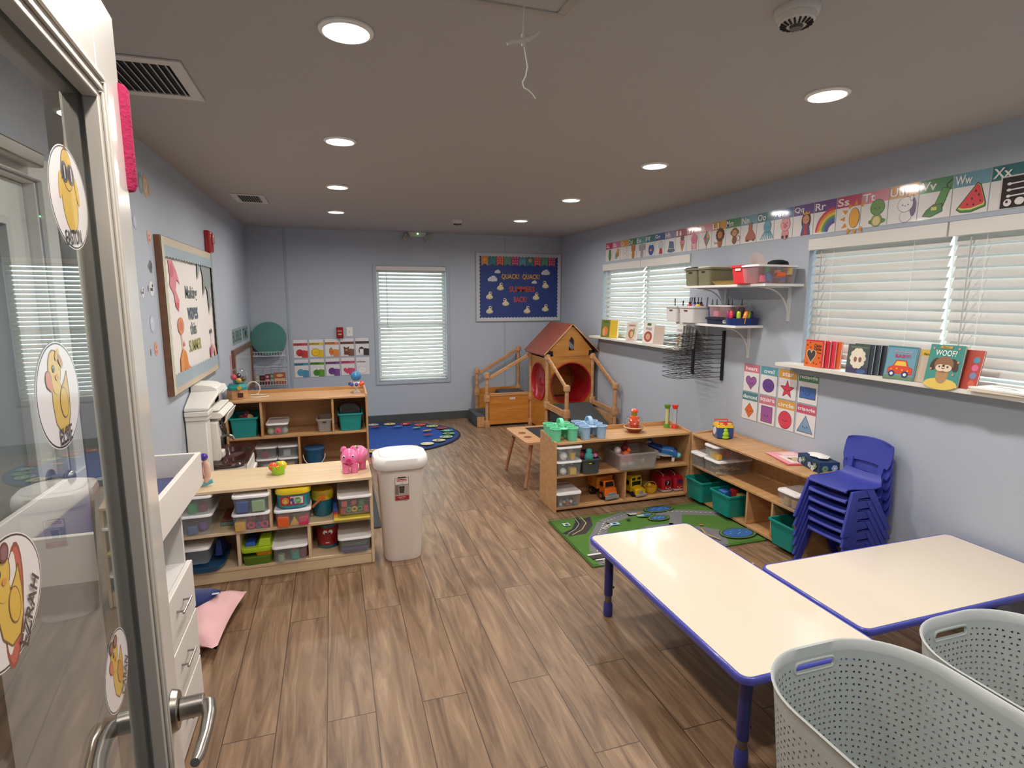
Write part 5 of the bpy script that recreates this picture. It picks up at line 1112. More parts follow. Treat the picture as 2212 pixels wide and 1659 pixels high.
b = B('satin', 'dbd9d8'); b.box(x0, xf, yb1-.016, yb1, .02, .844); b.box(x0, xf, yb0, yb0+.016, .02, .844); b.box(x0, x0+.01, yb0+.016, yb1-.016, .02, .844); b.box(x0+.01, xf, yb0+.016, yb1-.016, .62, .636); b.build('cabinet_body', t, bevel=.001)
for k, (z0_, z1_) in enumerate(((.445, .636), (.245, .437), (.045, .237))):
    b = B('satin', 'e3dfda'); b.box(xf+.0005, xf+.02, yb0-.005, yb1+.008, z0_, z1_); o = b.build('drawer', t, bevel=.003)
    b = B('metal', '9d9b99'); zc = (z0_+z1_)/2+.02; b.tube([(xf+.044, 2.155, zc), (xf+.044, 2.04, zc)], .0042, 8)
    for y in (2.14, 2.055): b.cyl((xf+.020, y, zc), (xf+.044, y, zc), .0038, n=8)
    b.build('drawer_pull', o)
b = B('satin', 'd2cfcc'); b.box(x0+.02, xf-.005, yb0+.02, yb1-.02, .001, .0195); b.build('plinth', t)
t2 = T('wipes_pack', 'dark folded pack lying in the open cubby of the changing table', 'pack', (-.7, 1.95, .637)); b = B('gloss', '3a4a40'); b.loft([rr_loop(-.68, 1.95, .16, .11, .02, .637), rr_loop(-.68, 1.95, .17, .12, .025, .68), rr_loop(-.68, 1.95, .12, .08, .02, .70)]); b.build('pack_body', t2, 50); b = B('gloss', 'dfe3e2'); b.box(-.72, -.66, 1.92, 1.98, .7003, .706); b.build('flap', t2, bevel=.002)
# rattle hanging / standing behind the far end of the changing table
t = T('toy_bead_stick', 'soft toy with purple knob and blue foot on the pale shelf beside the changing table', 'toy', (-.69, 3.5, .557))
x_, y_ = -.735, 3.49
b = B('gloss', '45309a'); b.ball((x_, y_, .557+.175), .022, 16); b.build('purple_knob', t)
b = B('fabric', 'e6b9a4'); b.tube([(x_+.004, y_, .557+.155), (x_+.012, y_, .557+.12), (x_+.014, y_, .557+.07), (x_+.002, y_, .557+.025)], [.012, .017, .018, .014], 12); b.build('soft_body', t)
b = B('fabric', 'b5544a'); b.tube([(x_-.012, y_-.01, .557+.145), (x_-.015, y_-.01, .557+.10), (x_-.012, y_-.01, .557+.05)], .008, 10); b.build('red_strap', t)
b = B('gloss', '5fb0bf'); b.tube([(x_-.03, y_, .557+.014), (x_, y_, .557+.016), (x_+.035, y_, .557+.030)], .0125, 12); b.build('blue_foot', t)

# ------------------------------------------------------------------ play kitchen against the left wall
t = T('play_kitchen', 'white plastic play kitchen with brown sink counter behind the pale shelf', 'play kitchen', (-.79, 4.4, 0)); Wc = 'e2e0db'
xb = -.932
b = B('satin', Wc); b.box(xb, -.81, 4.00, 4.115, .001, .842); b.box(xb+.0, -.80, 3.99, 4.125, .842, .872, t=(0, .0, 0, 0)); b.box(xb, -.79, 3.98, 4.135, .8725, .905); b.prism([(xb, 3.985, .9055), (-.79, 3.985, .9055), (-.755, 4.20, .985), (xb, 4.20, .985)], (0, .0, .022)); b.build('left_pillar', t, 30, .006)
b = B('satin', 'dddad4'); b.box(xb, -.835, 4.1255, 4.60, .50, .955); b.build('back_wall', t, bevel=.006)
b = B('satin', 'e6e4df')
L = []
for y in (4.20, 4.42):
    L.append([(xb, y, .955), (-.80, y, .955)] + [(-.80+.055*math.sin(R(q))*1.0, y, .955+.072*(1-math.cos(R(q)))) for q in (20, 50)] + [(-.77, y, 1.02), (-.80, y, 1.04), (-.86, y, 1.05), (xb, y, 1.05)])
b.loft(L); b.box(xb, -.77, 4.421, 4.62, .955, 1.0, t=(0, .02, 0, 0)); b.build('canopy', t, 30, .006)
b = B('satin', '8a4a40'); b.box(-.8405, -.835, 4.455, 4.60, .88, .95); b.build('red_inset', t)
b = B('satin', 'e9e7e2'); b.loft([[(-.83+dx, y, .82+dz) for dx, dz in ((0, 0), (.08, 0), (.10, .015), (.08, .04), (0, .05))] for y in (4.15, 4.58)]); b.box(-.83, -.76, 4.15, 4.55, .872, .885)
b.prism([(-.745, 4.2, .775), (-.715, 4.2, .85), (-.715, 4.5, .85), (-.745, 4.5, .775)], (.01, 0, 0)); b.build('upper_shelf', t, 30, .006)
b = B('satin', 'dedbd6'); b.box(-.8345, -.77, 4.13, 4.20, .53, .80); b.box(-.8345, -.76, 4.21, 4.28, .53, .58); b.build('side_bracket', t, bevel=.008)
b = B('gloss', '24211f'); b.x = Matrix.Translation((-.765, 4.27, .735)) @ Matrix.Rotation(R(70), 4, 'Y'); b.lathe([(.05, -.006), (.055, 0), (.05, .008)], n=24); b.build('hanging_pan', t)
b = B('gloss', '3d1a18'); b.loft([rr_loop(-.768, 4.42, .29, .56, .09, .470, 6), rr_loop(-.765, 4.42, .31, .60, .10, .492, 6), rr_loop(-.765, 4.42, .30, .59, .10, .505, 6), rr_loop(-.735, 4.42, .20, .42, .08, .503, 6), rr_loop(-.735, 4.43, .16, .35, .06, .455, 6)]); b.build('counter', t, 60)
b = B('metal', '8f8c88'); b.tube([(-.835, 4.56, .505), (-.835, 4.56, .56), (-.825, 4.56, .60), (-.79, 4.56, .615), (-.755, 4.56, .60), (-.745, 4.56, .575)], [.014, .012, .012, .012, .012, .012], 12); b.cyl((-.86, 4.64, .505), (-.86, 4.64, .54), .016, n=14); b.build('faucet', t)
b = B('satin', 'dbd8d2'); b.loft([rr_loop(-.77, 4.42, .24, .52, .05, .03), rr_loop(-.77, 4.42, .28, .56, .06, .469)]); b.build('cabinet', t, 40)
for y in (4.18, 4.66): b = B('satin', 'd8d5cf'); b.box(-.90, -.65, y-.03, y+.03, .001, .0295); b.build('foot', t)
b = B('satin', 'e6e3dd'); b.box(-.635, -.615, 4.25, 4.60, .30, .455, t=(.004, .004, 0, 0)); b.box(-.6145, -.595, 4.30, 4.55, .36, .39); b.build('oven_door', t, bevel=.006)

# ------------------------------------------------------------------ toddler chalk table behind unit C
t = T('craft_table', 'low wooden craft table with black chalkboard inset and slanted legs', 'table', (2.0, 4.72, 0))
b = B('rail'); b.loft([rr_loop(1.93, 4.69, .80, .60, .03, .388, 4), rr_loop(1.93, 4.69, .80, .60, .03, .412, 4)]); b.build('tabletop', t, 40, .002)
b = B('matte', '1a1716'); b.box(1.70, 2.26, 4.455, 4.92, .4125, .4145); b.build('chalkboard_inset', t)
for y in (4.60, 4.76): b = B('matte', '6f4630'); b.lathe([(.036, .0005), (.036, .0012)], (1.61, y-.02, .412), 24); b.build('cup_hole', t)
for (x, y, fx, fy) in ((1.60, 4.46, 1.46, 4.40-.27), (1.60, 4.92, 1.42, 4.98-.29), (2.26, 4.46, 2.34, 4.40), (2.26, 4.92, 2.34, 4.98)):
    fy = 4.40 if y < 4.7 else 4.98
    b = B('dowel'); b.cyl((x, y, .3875), (x+(-.07 if x < 2 else .07), fy if x > 2 else fy-.0, .004), .019, .014, 16); b.build('leg', t)

# ------------------------------------------------------------------ playhouse climber
t = T('playhouse_climber', 'wooden playhouse climber with red tunnel, steps and carpeted ramp in the back corner', 'play structure', (2.5, 6.4, 0))
PX = (1.83, 2.42, 3.015); PY = (5.60, 6.20, 6.78, 7.30)
def post(x, y, z0, z1, joints, base=False):
    b = B('rail'); b.cyl((x, y, z0+.001), (x, y, z1-.02), .022, n=16); o = b.build('post', t)
    for zj in joints:
        g = B('rail'); g.loft([rr_loop(x, y, .066, .066, .018, zj-.045), rr_loop(x, y, .072, .072, .02, zj-.03), rr_loop(x, y, .072, .072, .02, zj+.03), rr_loop(x, y, .066, .066, .018, zj+.045)]); g.build('joint_block', o, 50)
    g = B('rail'); g.lathe([(.036, -.045), (.038, -.01), (.034, .012), (.016, .024), (.002, .026)], (x, y, z1-.02), 18); g.build('cap', o)
    return o
post(PX[0], PY[2], 0, .70, (.375, .04)); post(PX[0], PY[3], 0, .70, (.375,)); post(PX[1], PY[3], .0, .985, (.40,)); post(PX[1], PY[2], 0, .955, (.375, .04))
post(PX[1], PY[1], 0, .975, (.36,)); post(PX[2], PY[1], 0, .97, (.39,)); post(PX[1], PY[0], 0, .69, (.37,)); post(PX[2], PY[0], 0, .69, (.37,)); post(PX[2], PY[2], 0, .96, (.375,))
def rail(p0, p1, w_=.045, th_=.024):
    p0, p1 = Vector(p0), Vector(p1); d = (p1-p0); side = Vector((0, 0, 1)).cross(d).normalized()*th_/2; upv = Vector((0, 0, w_/2))
    b = B('rail'); b.prism([p0-side-upv, p0+side-upv, p0+side+upv, p0-side+upv], d); b.build('handrail', t, bevel=.004)
rail((PX[0]+.038, PY[2], .635), (PX[1]-.03, PY[2], .915)); rail((PX[0]+.038, PY[3], .635), (PX[1]-.03, PY[3], .935))
rail((PX[1], PY[1]-.035, .93), (PX[1], PY[0]+.035, .665)); rail((PX[2], PY[1]-.035, .925), (PX[2], PY[0]+.035, .665))
rail((PX[1], PY[1]-.035, .355), (PX[1], PY[0]+.035, .355), .075); rail((PX[2], PY[1]-.035, .375), (PX[2], PY[0]+.035, .36), .055)
b = B('honey'); b.box(PX[0]+.026, PX[1]-.026, PY[2]-.008, PY[2]+.008, .03, .395); b.build('stair_side_panel', t, bevel=.002)
b = B('rail'); b.box(PX[0]+.037, PX[1]-.037, PY[2]-.014, PY[2]+.014, .3955, .435); b.build('panel_top_rail', t, bevel=.003)
b = B('honey'); b.box(PX[0]+.026, PX[1]-.026, PY[3]-.008, PY[3]+.008, .03, .43); b.build('stair_far_panel', t, bevel=.002)
a = Art((2.13, PY[2]-.0085, .345), (1, 0, 0), (0, 0, 1)); a.rect(0, 0, .075, .028, 'e3d9cf'); a.text('play units', .037, .014, .010, '8a6a5a', .06); a.build('maker_plate', t, 0)
b = B('carpet', '4c5054'); b.box(1.70, PX[0]+.25, PY[2]+.03, PY[3]-.03, .001, .155); b.build('lower_step', t, bevel=.012)
b = B('carpet', '4c4c58'); b.box(PX[0]+.2505, PX[1]-.001, PY[2]+.03, PY[3]-.03, .001, .405); b.build('upper_step', t, bevel=.012)
b = B('rail'); b.box(1.705, 1.80, PY[2]+.008, PY[2]+.0295, .003, .135); b.build('step_end_board', t, bevel=.002)
# house: front wall with round hole, side wall with round hole, back wall
def holed(P00, U, V, w_, h_, cu, cv, r_, vcut, th_, mat, n=32):
    """panel with a round hole flattened at v=vcut; built as strips"""
    b = B(mat); O = Vector(P00); U = Vector(U); V = Vector(V); N = U.cross(V)
    def q(u, v): return O+U*u+V*v
    A_ = []; a0 = math.asin(max(-1, min(1, (vcut-cv)/r_)))
    N_ = n; ang = [a0+(PI-2*a0)*i/N_ for i in range(N_+1)]
    arc = [(cu+r_*math.cos(t_), cv+r_*math.sin(t_)) for t_ in ang]   # from right bottom over top to left bottom
    # strips above the arc
    for (ua, va), (ub, vb) in zip(arc[:-1], arc[1:]):
        pts = [q(ub, vb), q(ua, va)]
        # project outwards to the border
        def border(u, v):
            du, dv_ = u-cu, v-cv; k = 1e9
            if du > 1e-6: k = min(k, (w_-cu)/du)
            if du < -1e-6: k = min(k, -cu/du)
            if dv_ > 1e-6: k = min(k, (h_-cv)/dv_)
            if dv_ < -1e-6: k = min(k, -cv/dv_)
            return (cu+du*k, cv+dv_*k)
        oa, ob = border(ua, va), border(ub, vb); ring_ = [q(*oa)]
        if abs(oa[0]-ob[0]) > 1e-6 and abs(oa[1]-ob[1]) > 1e-6: ring_.append(q(w_ if cu < max(oa[0], ob[0]) and max(oa[0], ob[0]) > cu+1e-6 and (oa[0] > cu) else 0, h_ if max(oa[1], ob[1]) > cv+r_*.2 else 0))
        ring_.append(q(*ob)); b.prism([q(ua, va)]+ring_+[q(ub, vb)], -N*th_)
    # below the cut
    la, ra = arc[-1], arc[0]; bl, br_ = border(*la), border(*ra)
    b.prism([q(*la), q(*bl)] + ([q(0, 0)] if bl[1] > 1e-6 else []) + ([q(w_, 0)] if br_[1] > 1e-6 else []) + [q(*br_), q(*ra)], -N*th_)
    return b
HX0, HX1, HY0, HY1 = PX[1]+.024, PX[2]-.024, PY[1]+.0, PY[2]-.024
holed((HX0, HY0, .03), (1, 0, 0), (0, 0, 1), HX1-HX0, .945-.03, .285, .60-.03+.0, .262, .375-.03, .014, 'honey').build('front_panel', t, 0)
holed((PX[1], HY1, .03), (0, -1, 0), (0, 0, 1), HY1-(PY[1]+.024), .92-.03, .26, .60-.03, .245, .38-.03, .014, 'honey').build('side_panel', t, 0)
b = B('honey'); b.box(PX[2]-.007, PX[2]+.007, PY[1]+.024, HY1, .03, .92); b.box(HX0, HX1, PY[2]-.007, PY[2]+.007, .03, .92); b.build('rear_panels', t)
b = B('carpet', '4c5054'); b.box(HX0, HX1, PY[1]+.02, PY[2]-.01, .36, .374); b.build('deck', t)
# red bubble ball tunnel inside
b = B('gloss', 'b01220'); cxh, cyh, czh = HX0+.285, (PY[1]+PY[2])/2, .60
def hoop(y, r_, zc=.60): return [(cxh+r_*math.cos(a_), y, zc+max(r_*math.sin(a_), .377-zc)) for a_ in [2*PI*k/36 for k in range(36)]]
b.loft([hoop(PY[1]-.012, .272), hoop(PY[1]-.012, .258), hoop(PY[1]+.06, .262), hoop(PY[1]+.2, .275), hoop(PY[1]+.35, .272), hoop(PY[1]+.46, .24)], cap0=False, cap1=False); b.build('red_tunnel', t, 60)
b = B('gloss', 'a3101c'); b.loft([[(PX[1]+dx, cyh+r_*math.cos(a_), .60+max(r_*math.sin(a_), .385-.60)) for a_ in [2*PI*k/36 for k in range(36)]] for dx, r_ in ((-.010, .250), (-.012, .238), (.02, .22), (.04, .10), (.042, .004))], cap0=False, cap1=False); b.build('red_side_window', t, 60)
b = B('satin', 'd9c9bf')
for k in range(5): b.cyl((cxh-.16+.035*k, PY[2]-.035, .38), (cxh-.16+.035*k, PY[2]-.035, .86), .004, n=8)
b.build('spindles', t)
# gable with arched window and corner arcs
b = B('honey'); zg = .972; apex = (cxh+.0, 1.325); gx0, gx1 = PX[1]-.005, PX[2]+.03
Lg = [(gx0+.08, zg-.03), (gx0+.075, zg+.035), (gx0+.03, zg+.04), (apex[0]-.03, apex[1]-.03), (apex[0]+.03, apex[1]-.03), (gx1-.04, zg+.04), (gx1-.085, zg+.035), (gx1-.09, zg-.03)]
wn = [(-.034, 1.012), (.034, 1.012), (.034, 1.13), (0, 1.18), (-.034, 1.13)]
wx = apex[0]-.0
outer = Lg; # split left / right around the window
left = [(wx, zg-.03), (Lg[0]), Lg[1], Lg[2], Lg[3], (wx, apex[1]-.03), (wx, 1.18), (wx-.034, 1.13), (wx-.034, 1.012), (wx, 1.012)]
right = [(wx, zg-.03), (wx, 1.012), (wx+.034, 1.012), (wx+.034, 1.13), (wx, 1.18), (wx, apex[1]-.03), Lg[4], Lg[5], Lg[6], Lg[7]]
for poly in (left, right): b.prism([(x, PY[1]-.004, z) for x, z in poly], (0, .014, 0))
b.build('gable', t, 0)
b = B('honey'); b.prism([(gx0+.05, PY[2]-.02, zg-.03), (gx1-.05, PY[2]-.02, zg-.03), (apex[0], PY[2]-.02, apex[1]-.03)], (0, .012, 0)); b.build('rear_gable', t)
b = B('matte', '1a1210')
for s_, xx in ((1, gx0+.075), (-1, gx1-.085)): b.prism([(xx, PY[1]-.0045, zg-.0)]+[(xx-s_*.0+ (-s_)*.055*math.cos(R(q)), PY[1]-.0045, zg-.02+.06*math.sin(R(q))) for q in range(0, 91, 15)], (0, -.001, 0))
b.build('corner_cutout', t, 0)
b = B('matte', '3a1c14'); b.box(gx0+.03, gx1-.03, PY[1]+.02, PY[2]-.03, zg-.045, zg-.035); b.build('ceiling_board', t)
for sgn in (-1, 1):
    b = B('red_wood'); e_ = (gx0-.045, zg-.005) if sgn < 0 else (gx1+.045, zg+.01); d_ = Vector((e_[0]-apex[0], 0, e_[1]-apex[1])); nn = Vector((-d_.z, 0, d_.x)).normalized(); nn = nn if nn.z > 0 else -nn
    A_ = Vector((apex[0], PY[1]-.03, apex[1])); b.prism([A_, A_+d_, A_+d_+nn*.012, A_+nn*.012], (0, PY[2]+.10-PY[1]+.03, 0)); b.build('roof_panel', t, bevel=.001)
    b = B('rail'); A_ = Vector((apex[0], PY[1]-.036, apex[1]-.004)); b.prism([A_, A_+d_, A_+d_+nn*.012, A_+nn*.012], (0, .0055, 0)); b.build('roof_edge', t)
b = B('red_wood')
for k in range(9): y = PY[1]+.0+.07*k; b.cyl((gx0-.045, y, zg-.008), (gx0-.045, y+.068, zg-.008), .013, n=10)
b.build('scalloped_eave', t)
# ramp
b = B('carpet', '4b4e50'); b.prism([(PX[1]+.026, PY[1]-.002, .001), (PX[1]+.026, PY[1]-.002, .37), (PX[1]+.026, PY[0]-.12, .14), (PX[1]+.026, PY[0]-.30, .001)], (PX[2]-PX[1]-.052, 0, 0)); b.build('carpet_ramp', t, bevel=.004)
b = B('rail')
for x in (PX[2]-.012,): b.prism([(x, PY[1]-.03, .14), (x, PY[1]-.03, .315), (x, PY[0]+.035, .315), (x, PY[0]+.035, .10)], (.024, 0, 0))
b.build('ramp_side', t, bevel=.002)

# ------------------------------------------------------------------ rugs, pillow
a = Art((1.452, 2.915, .008), (1, 0, 0), (0, 1, 0), 'carpet', .00008); W_, D_ = 1.30, .745
a.slab(0, 0, W_, D_, .007, '4c762c')
gr, dk, wt = '77767a', '3c3a3e', 'd9d6cf'
a.line([(.10, .0), (.12, .18), (.20, .36), (.38, .60), (.62, .70), (1.0, .62), (1.3, .50)], .10, gr)
a.line([(.17, .30), (.45, .28), (.62, .40), (.85, .40), (1.0, .62)], .09, gr); a.line([(.62, .40), (.60, .10), (.9, .0)], .10, gr); a.line([(.45, .28), (.40, .02)], .09, gr)
a.shape([(.7, .0), (.80, .30), (1.0, .34), (1.12, .22), (1.0, .0)], gr)
a.shape([(.03, .45), (.20, .70), (.33, .73), (.28, .58), (.17, .46)], '3b3638'); a.line([(.02, .50), (.12, .55), (.20, .64), (.22, .745)], .035, '2d2a2e'); a.line([(.07, .47), (.17, .53), (.25, .63), (.26, .745)], .006, 'c9b46a'); a.line([(.055, .50), (.13, .55), (.195, .63), (.21, .745)], .004, 'bdb9b2')
for P_ in ([(.10, .05), (.12, .18), (.20, .36), (.38, .60), (.62, .70), (1.0, .62), (1.3, .50)], [(.17, .30), (.45, .28), (.62, .40), (.85, .40)], [(.62, .38), (.60, .10)]):
    for (x0_, y0_), (x1_, y1_) in zip(P_[:-1], P_[1:]):
        l = math.hypot(x1_-x0_, y1_-y0_); n_ = max(1, int(l/.035))
        for k in range(n_): f0, f1 = k/n_, (k+.5)/n_; a.line([(x0_+(x1_-x0_)*f0, y0_+(y1_-y0_)*f0), (x0_+(x1_-x0_)*f1, y0_+(y1_-y0_)*f1)], .006, wt)
for k in range(5): a.line([(.31+.018*k, .50+.012*k), (.33+.018*k, .47+.012*k)], .008, 'e6e3dc')
a.rect(.07, .61, .12, .66, 'b8d2cc'); a.rect(.085, .615, .11, .65, '3b4c4a'); a.rect(.40, .52, .47, .56, 'a9cdd6'); a.rect(.42, .53, .45, .555, '30528a')
a.rect(.03, .13, .17, .15, 'ddd9d2'); a.rect(.04, .08, .16, .125, '3e3b3f'); a.rect(.05, .055, .17, .07, 'ddd9d2'); a.line([(.2, .03), (.2, .10), (.26, .09)], .012, 'e0dcd4')
a.line([(.15, .12), (.35, .08), (.5, .12)], .008, '35402c'); a.ell(.19, .17, .02, .012, 'd8a02c'); a.ell(.22, .175, .012, .008, 'b8442c')
for cx_, cy_, rx, ry in ((.90, .70, .10, .04), (1.18, .14, .11, .07), (.80, .54, .06, .03), (.74, .62, .05, .02)):
    a.ell(cx_, cy_, rx+.03, ry+.022, '2f4426'); a.ell(cx_, cy_, rx+.022, ry+.016, '5f8a3c'); a.ell(cx_, cy_, rx+.012, ry+.009, '2f4426'); a.ell(cx_, cy_, rx, ry, '2f62a4')
    for k in range(6): a.line([(cx_-rx*.6+rx*.22*k, cy_+ry*.4*math.sin(k*2)), (cx_-rx*.45+rx*.22*k, cy_+ry*.4*math.sin(k*2)+.006)], .005, '8fb0dc')
a.line([(.98, .28), (.95, .18), (.99, .08)], .014, 'b59a4a'); a.line([(.90, .36), (.88, .20)], .008, 'c0a24e'); a.rect(.62, .645, .68, .675, 'b0b4ae'); a.rect(.66, .60, .72, .63, '9fc0a8'); a.rect(.55, .56, .58, .585, '2c2f22'); a.ell(.70, .66, .016, .008, 'd8862c'); a.ell(1.02, .33, .018, .01, 'b8722c')
a.line([(0, 0), (W_, 0), (W_, D_), (0, D_), (0, 0)], .006, '2f4a1e')
tag(a.build('road_rug', None, 0), 'green and grey road map play rug in front of the low shelves', 'rug')
# blue alphabet rug
rcx, rcy = .405, 6.60; RX, RY = 1.02, .80
b = B('carpet', '1c2038'); b.lathe([(1, .001), (1.004, .008), (.996, .012), (.97, .0125)], (rcx, rcy, 0), 64, RX, RY, cap1=False); t = T('alphabet_rug', 'oval blue alphabet rug with letter discs under the back window', 'rug', (rcx, rcy, 0)); b.build('bound_edge', t)
a = Art((rcx, rcy, .0128), (1, 0, 0), (0, 1, 0), 'carpet', .0003); a.ell(0, 0, RX*.98, RY*.98, '23407c', n=64); a.ell(0, 0, RX*.80, RY*.74, '1f4a9c', n=56)
cols = ['8fae5c', 'c9c7a0', 'b82c3c', '6fa06a', '9ab8b4', 'a64a3c', 'd8d2a2', 'e0644c', '5c9a86', 'e6cf94', '4f8f8a', 'c9b060']
for k, ch_ in enumerate('ABCDEFGHIJKLMNOPQRSTUVWXYZ'):
    an = R(200-k*14); u, v = RX*.865*math.cos(an), RY*.83*math.sin(an); c_ = cols[(k*5) % 12]; a.ell(u, v, .075, .062, 'e0d8b8' if k % 4 == 0 else c_); a.ell(u, v, .064, .052, c_); a.text(ch_, u, v, .062, '2a2f5a' if k % 2 else 'f0e6c0')
for k in range(9):
    an = R(190-k*26); u, v = RX*.62*math.cos(an), RY*.58*math.sin(an); c_ = ['a82438', '5f8fd0', '8fae5c', 'd8a04a'][k % 4]
    a.shape([(u-.05, v-.02), (u+.0, v-.035), (u+.055, v-.01), (u+.03, v+.03), (u-.02, v+.02)], c_); a.ell(u+.055, v+.018, .016, col=c_, n=10)
a.build('woven_face', t, 0)
# pillow and navy cloth
t = T('floor_pillow', 'rumpled pale pink pillow on the floor beside the changing table', 'pillow', (-.70, 3.03, 0))
b = B('fabric', 'e7b5b8'); n = 20; vs = []; fs = []
cs = [(-.90, 2.78), (-.565, 2.615), (-.505, 3.13), (-.90, 3.20)]
for s_ in (1, -1):
    for i in range(n+1):
        for j in range(n+1):
            u, v = i/n, j/n; P_ = [cs[0][q]*(1-u)*(1-v)+cs[1][q]*u*(1-v)+cs[2][q]*u*v+cs[3][q]*(1-u)*v for q in (0, 1)]
            e_ = (4*u*(1-u))**.45*(4*v*(1-v))**.45; pin = 1-.16*((4*u*(1-u))*(1-4*v*(1-v))*.5+(4*v*(1-v))*(1-4*u*(1-u))*.5)
            mx_, my_ = -.71, 2.96; P_ = [mx_+(P_[0]-mx_)*pin, my_+(P_[1]-my_)*pin]
            wr = .009*math.sin(17*u+6*v)+.008*math.sin(15*v-9*u+1)
            vs.append((P_[0], P_[1], .062+s_*(.058*e_)+(wr*e_ if s_ > 0 else 0)))
m_ = (n+1)**2
for i in range(n):
    for j in range(n):
        a_, b_, c_, d_ = i*(n+1)+j, (i+1)*(n+1)+j, (i+1)*(n+1)+j+1, i*(n+1)+j+1; fs.append((a_, b_, c_, d_)); fs.append((m_+a_, m_+d_, m_+c_, m_+b_))
b.add(vs, fs); b.build('cushion', t, 180)
b = B('fabric', '1b2c66'); b.loft([[(-.70+.0+r_*dx, 3.0+r_*dy, z) for dx, dy in ((-.13, -.10), (.02, -.06), (.085, .04), (.05, .07), (-.03, .09), (-.13, .10))] for r_, z in ((1, .118), (1.02, .130), (.9, .140))]); t = T('folded_blanket', 'small navy folded cloth lying on the pink pillow', 'cloth', (-.7, 3, .1)); b.build('cloth', t, 60); b = B('fabric', 'c9ccd8'); b.box(-.645, -.612, 2.985, 3.002, .1402, .1415); b.build('care_tag', t)
b = B('paper', 'e6e0d6'); b.box(2.395, 2.43, 2.66, 2.672, .0005, .004); tag(b.build('paper_scrap'), 'tiny white paper scrap on the floor near the teal bin', 'scrap')

# ------------------------------------------------------------------ right wall: alphabet cards
RU, UP = (0, -1, 0), (0, 0, 1)
CY0, CW, CZ0, CHH = 6.070, .1768, 2.054, .212
ck = {'A': 'c83a62', 'B': 'd77a94', 'C': 'd99a4a', 'D': '4d8a5c', 'E': '6fa3a8', 'F': '3d7d86', 'G': '3f5f9a', 'H': '8a86ad', 'I': 'a43f58', 'J': 'cf6478', 'K': 'dba0a4', 'L': 'd9a24e', 'M': '55905c', 'N': '6f9fb0', 'O': '3f8088', 'P': '3b6aa3', 'Q': '6a568f', 'R': '6f4a8c', 'S': 'c24a6a', 'T': 'd98a9c', 'U': 'd99c4e', 'V': '4a8a5a', 'W': '6f9fb0', 'X': '2f7378'}
obj_name = {'A': 'a green jar', 'B': 'a bee', 'C': 'a white cat', 'D': 'an orange dog', 'E': 'a grey elephant', 'F': 'a blue fish bowl', 'G': 'a gumball machine', 'H': 'a blue hat', 'I': 'an ice cream cone', 'J': 'a pink jellyfish', 'K': 'a kite', 'L': 'a lion', 'M': 'a monkey', 'N': 'a nose', 'O': 'a blue octopus', 'P': 'a pink pig', 'Q': 'a queen', 'R': 'a rainbow', 'S': 'a yellow sun', 'T': 'a green turtle', 'U': 'a unicorn', 'V': 'a green vacuum', 'W': 'a watermelon slice', 'X': 'an x-ray'}
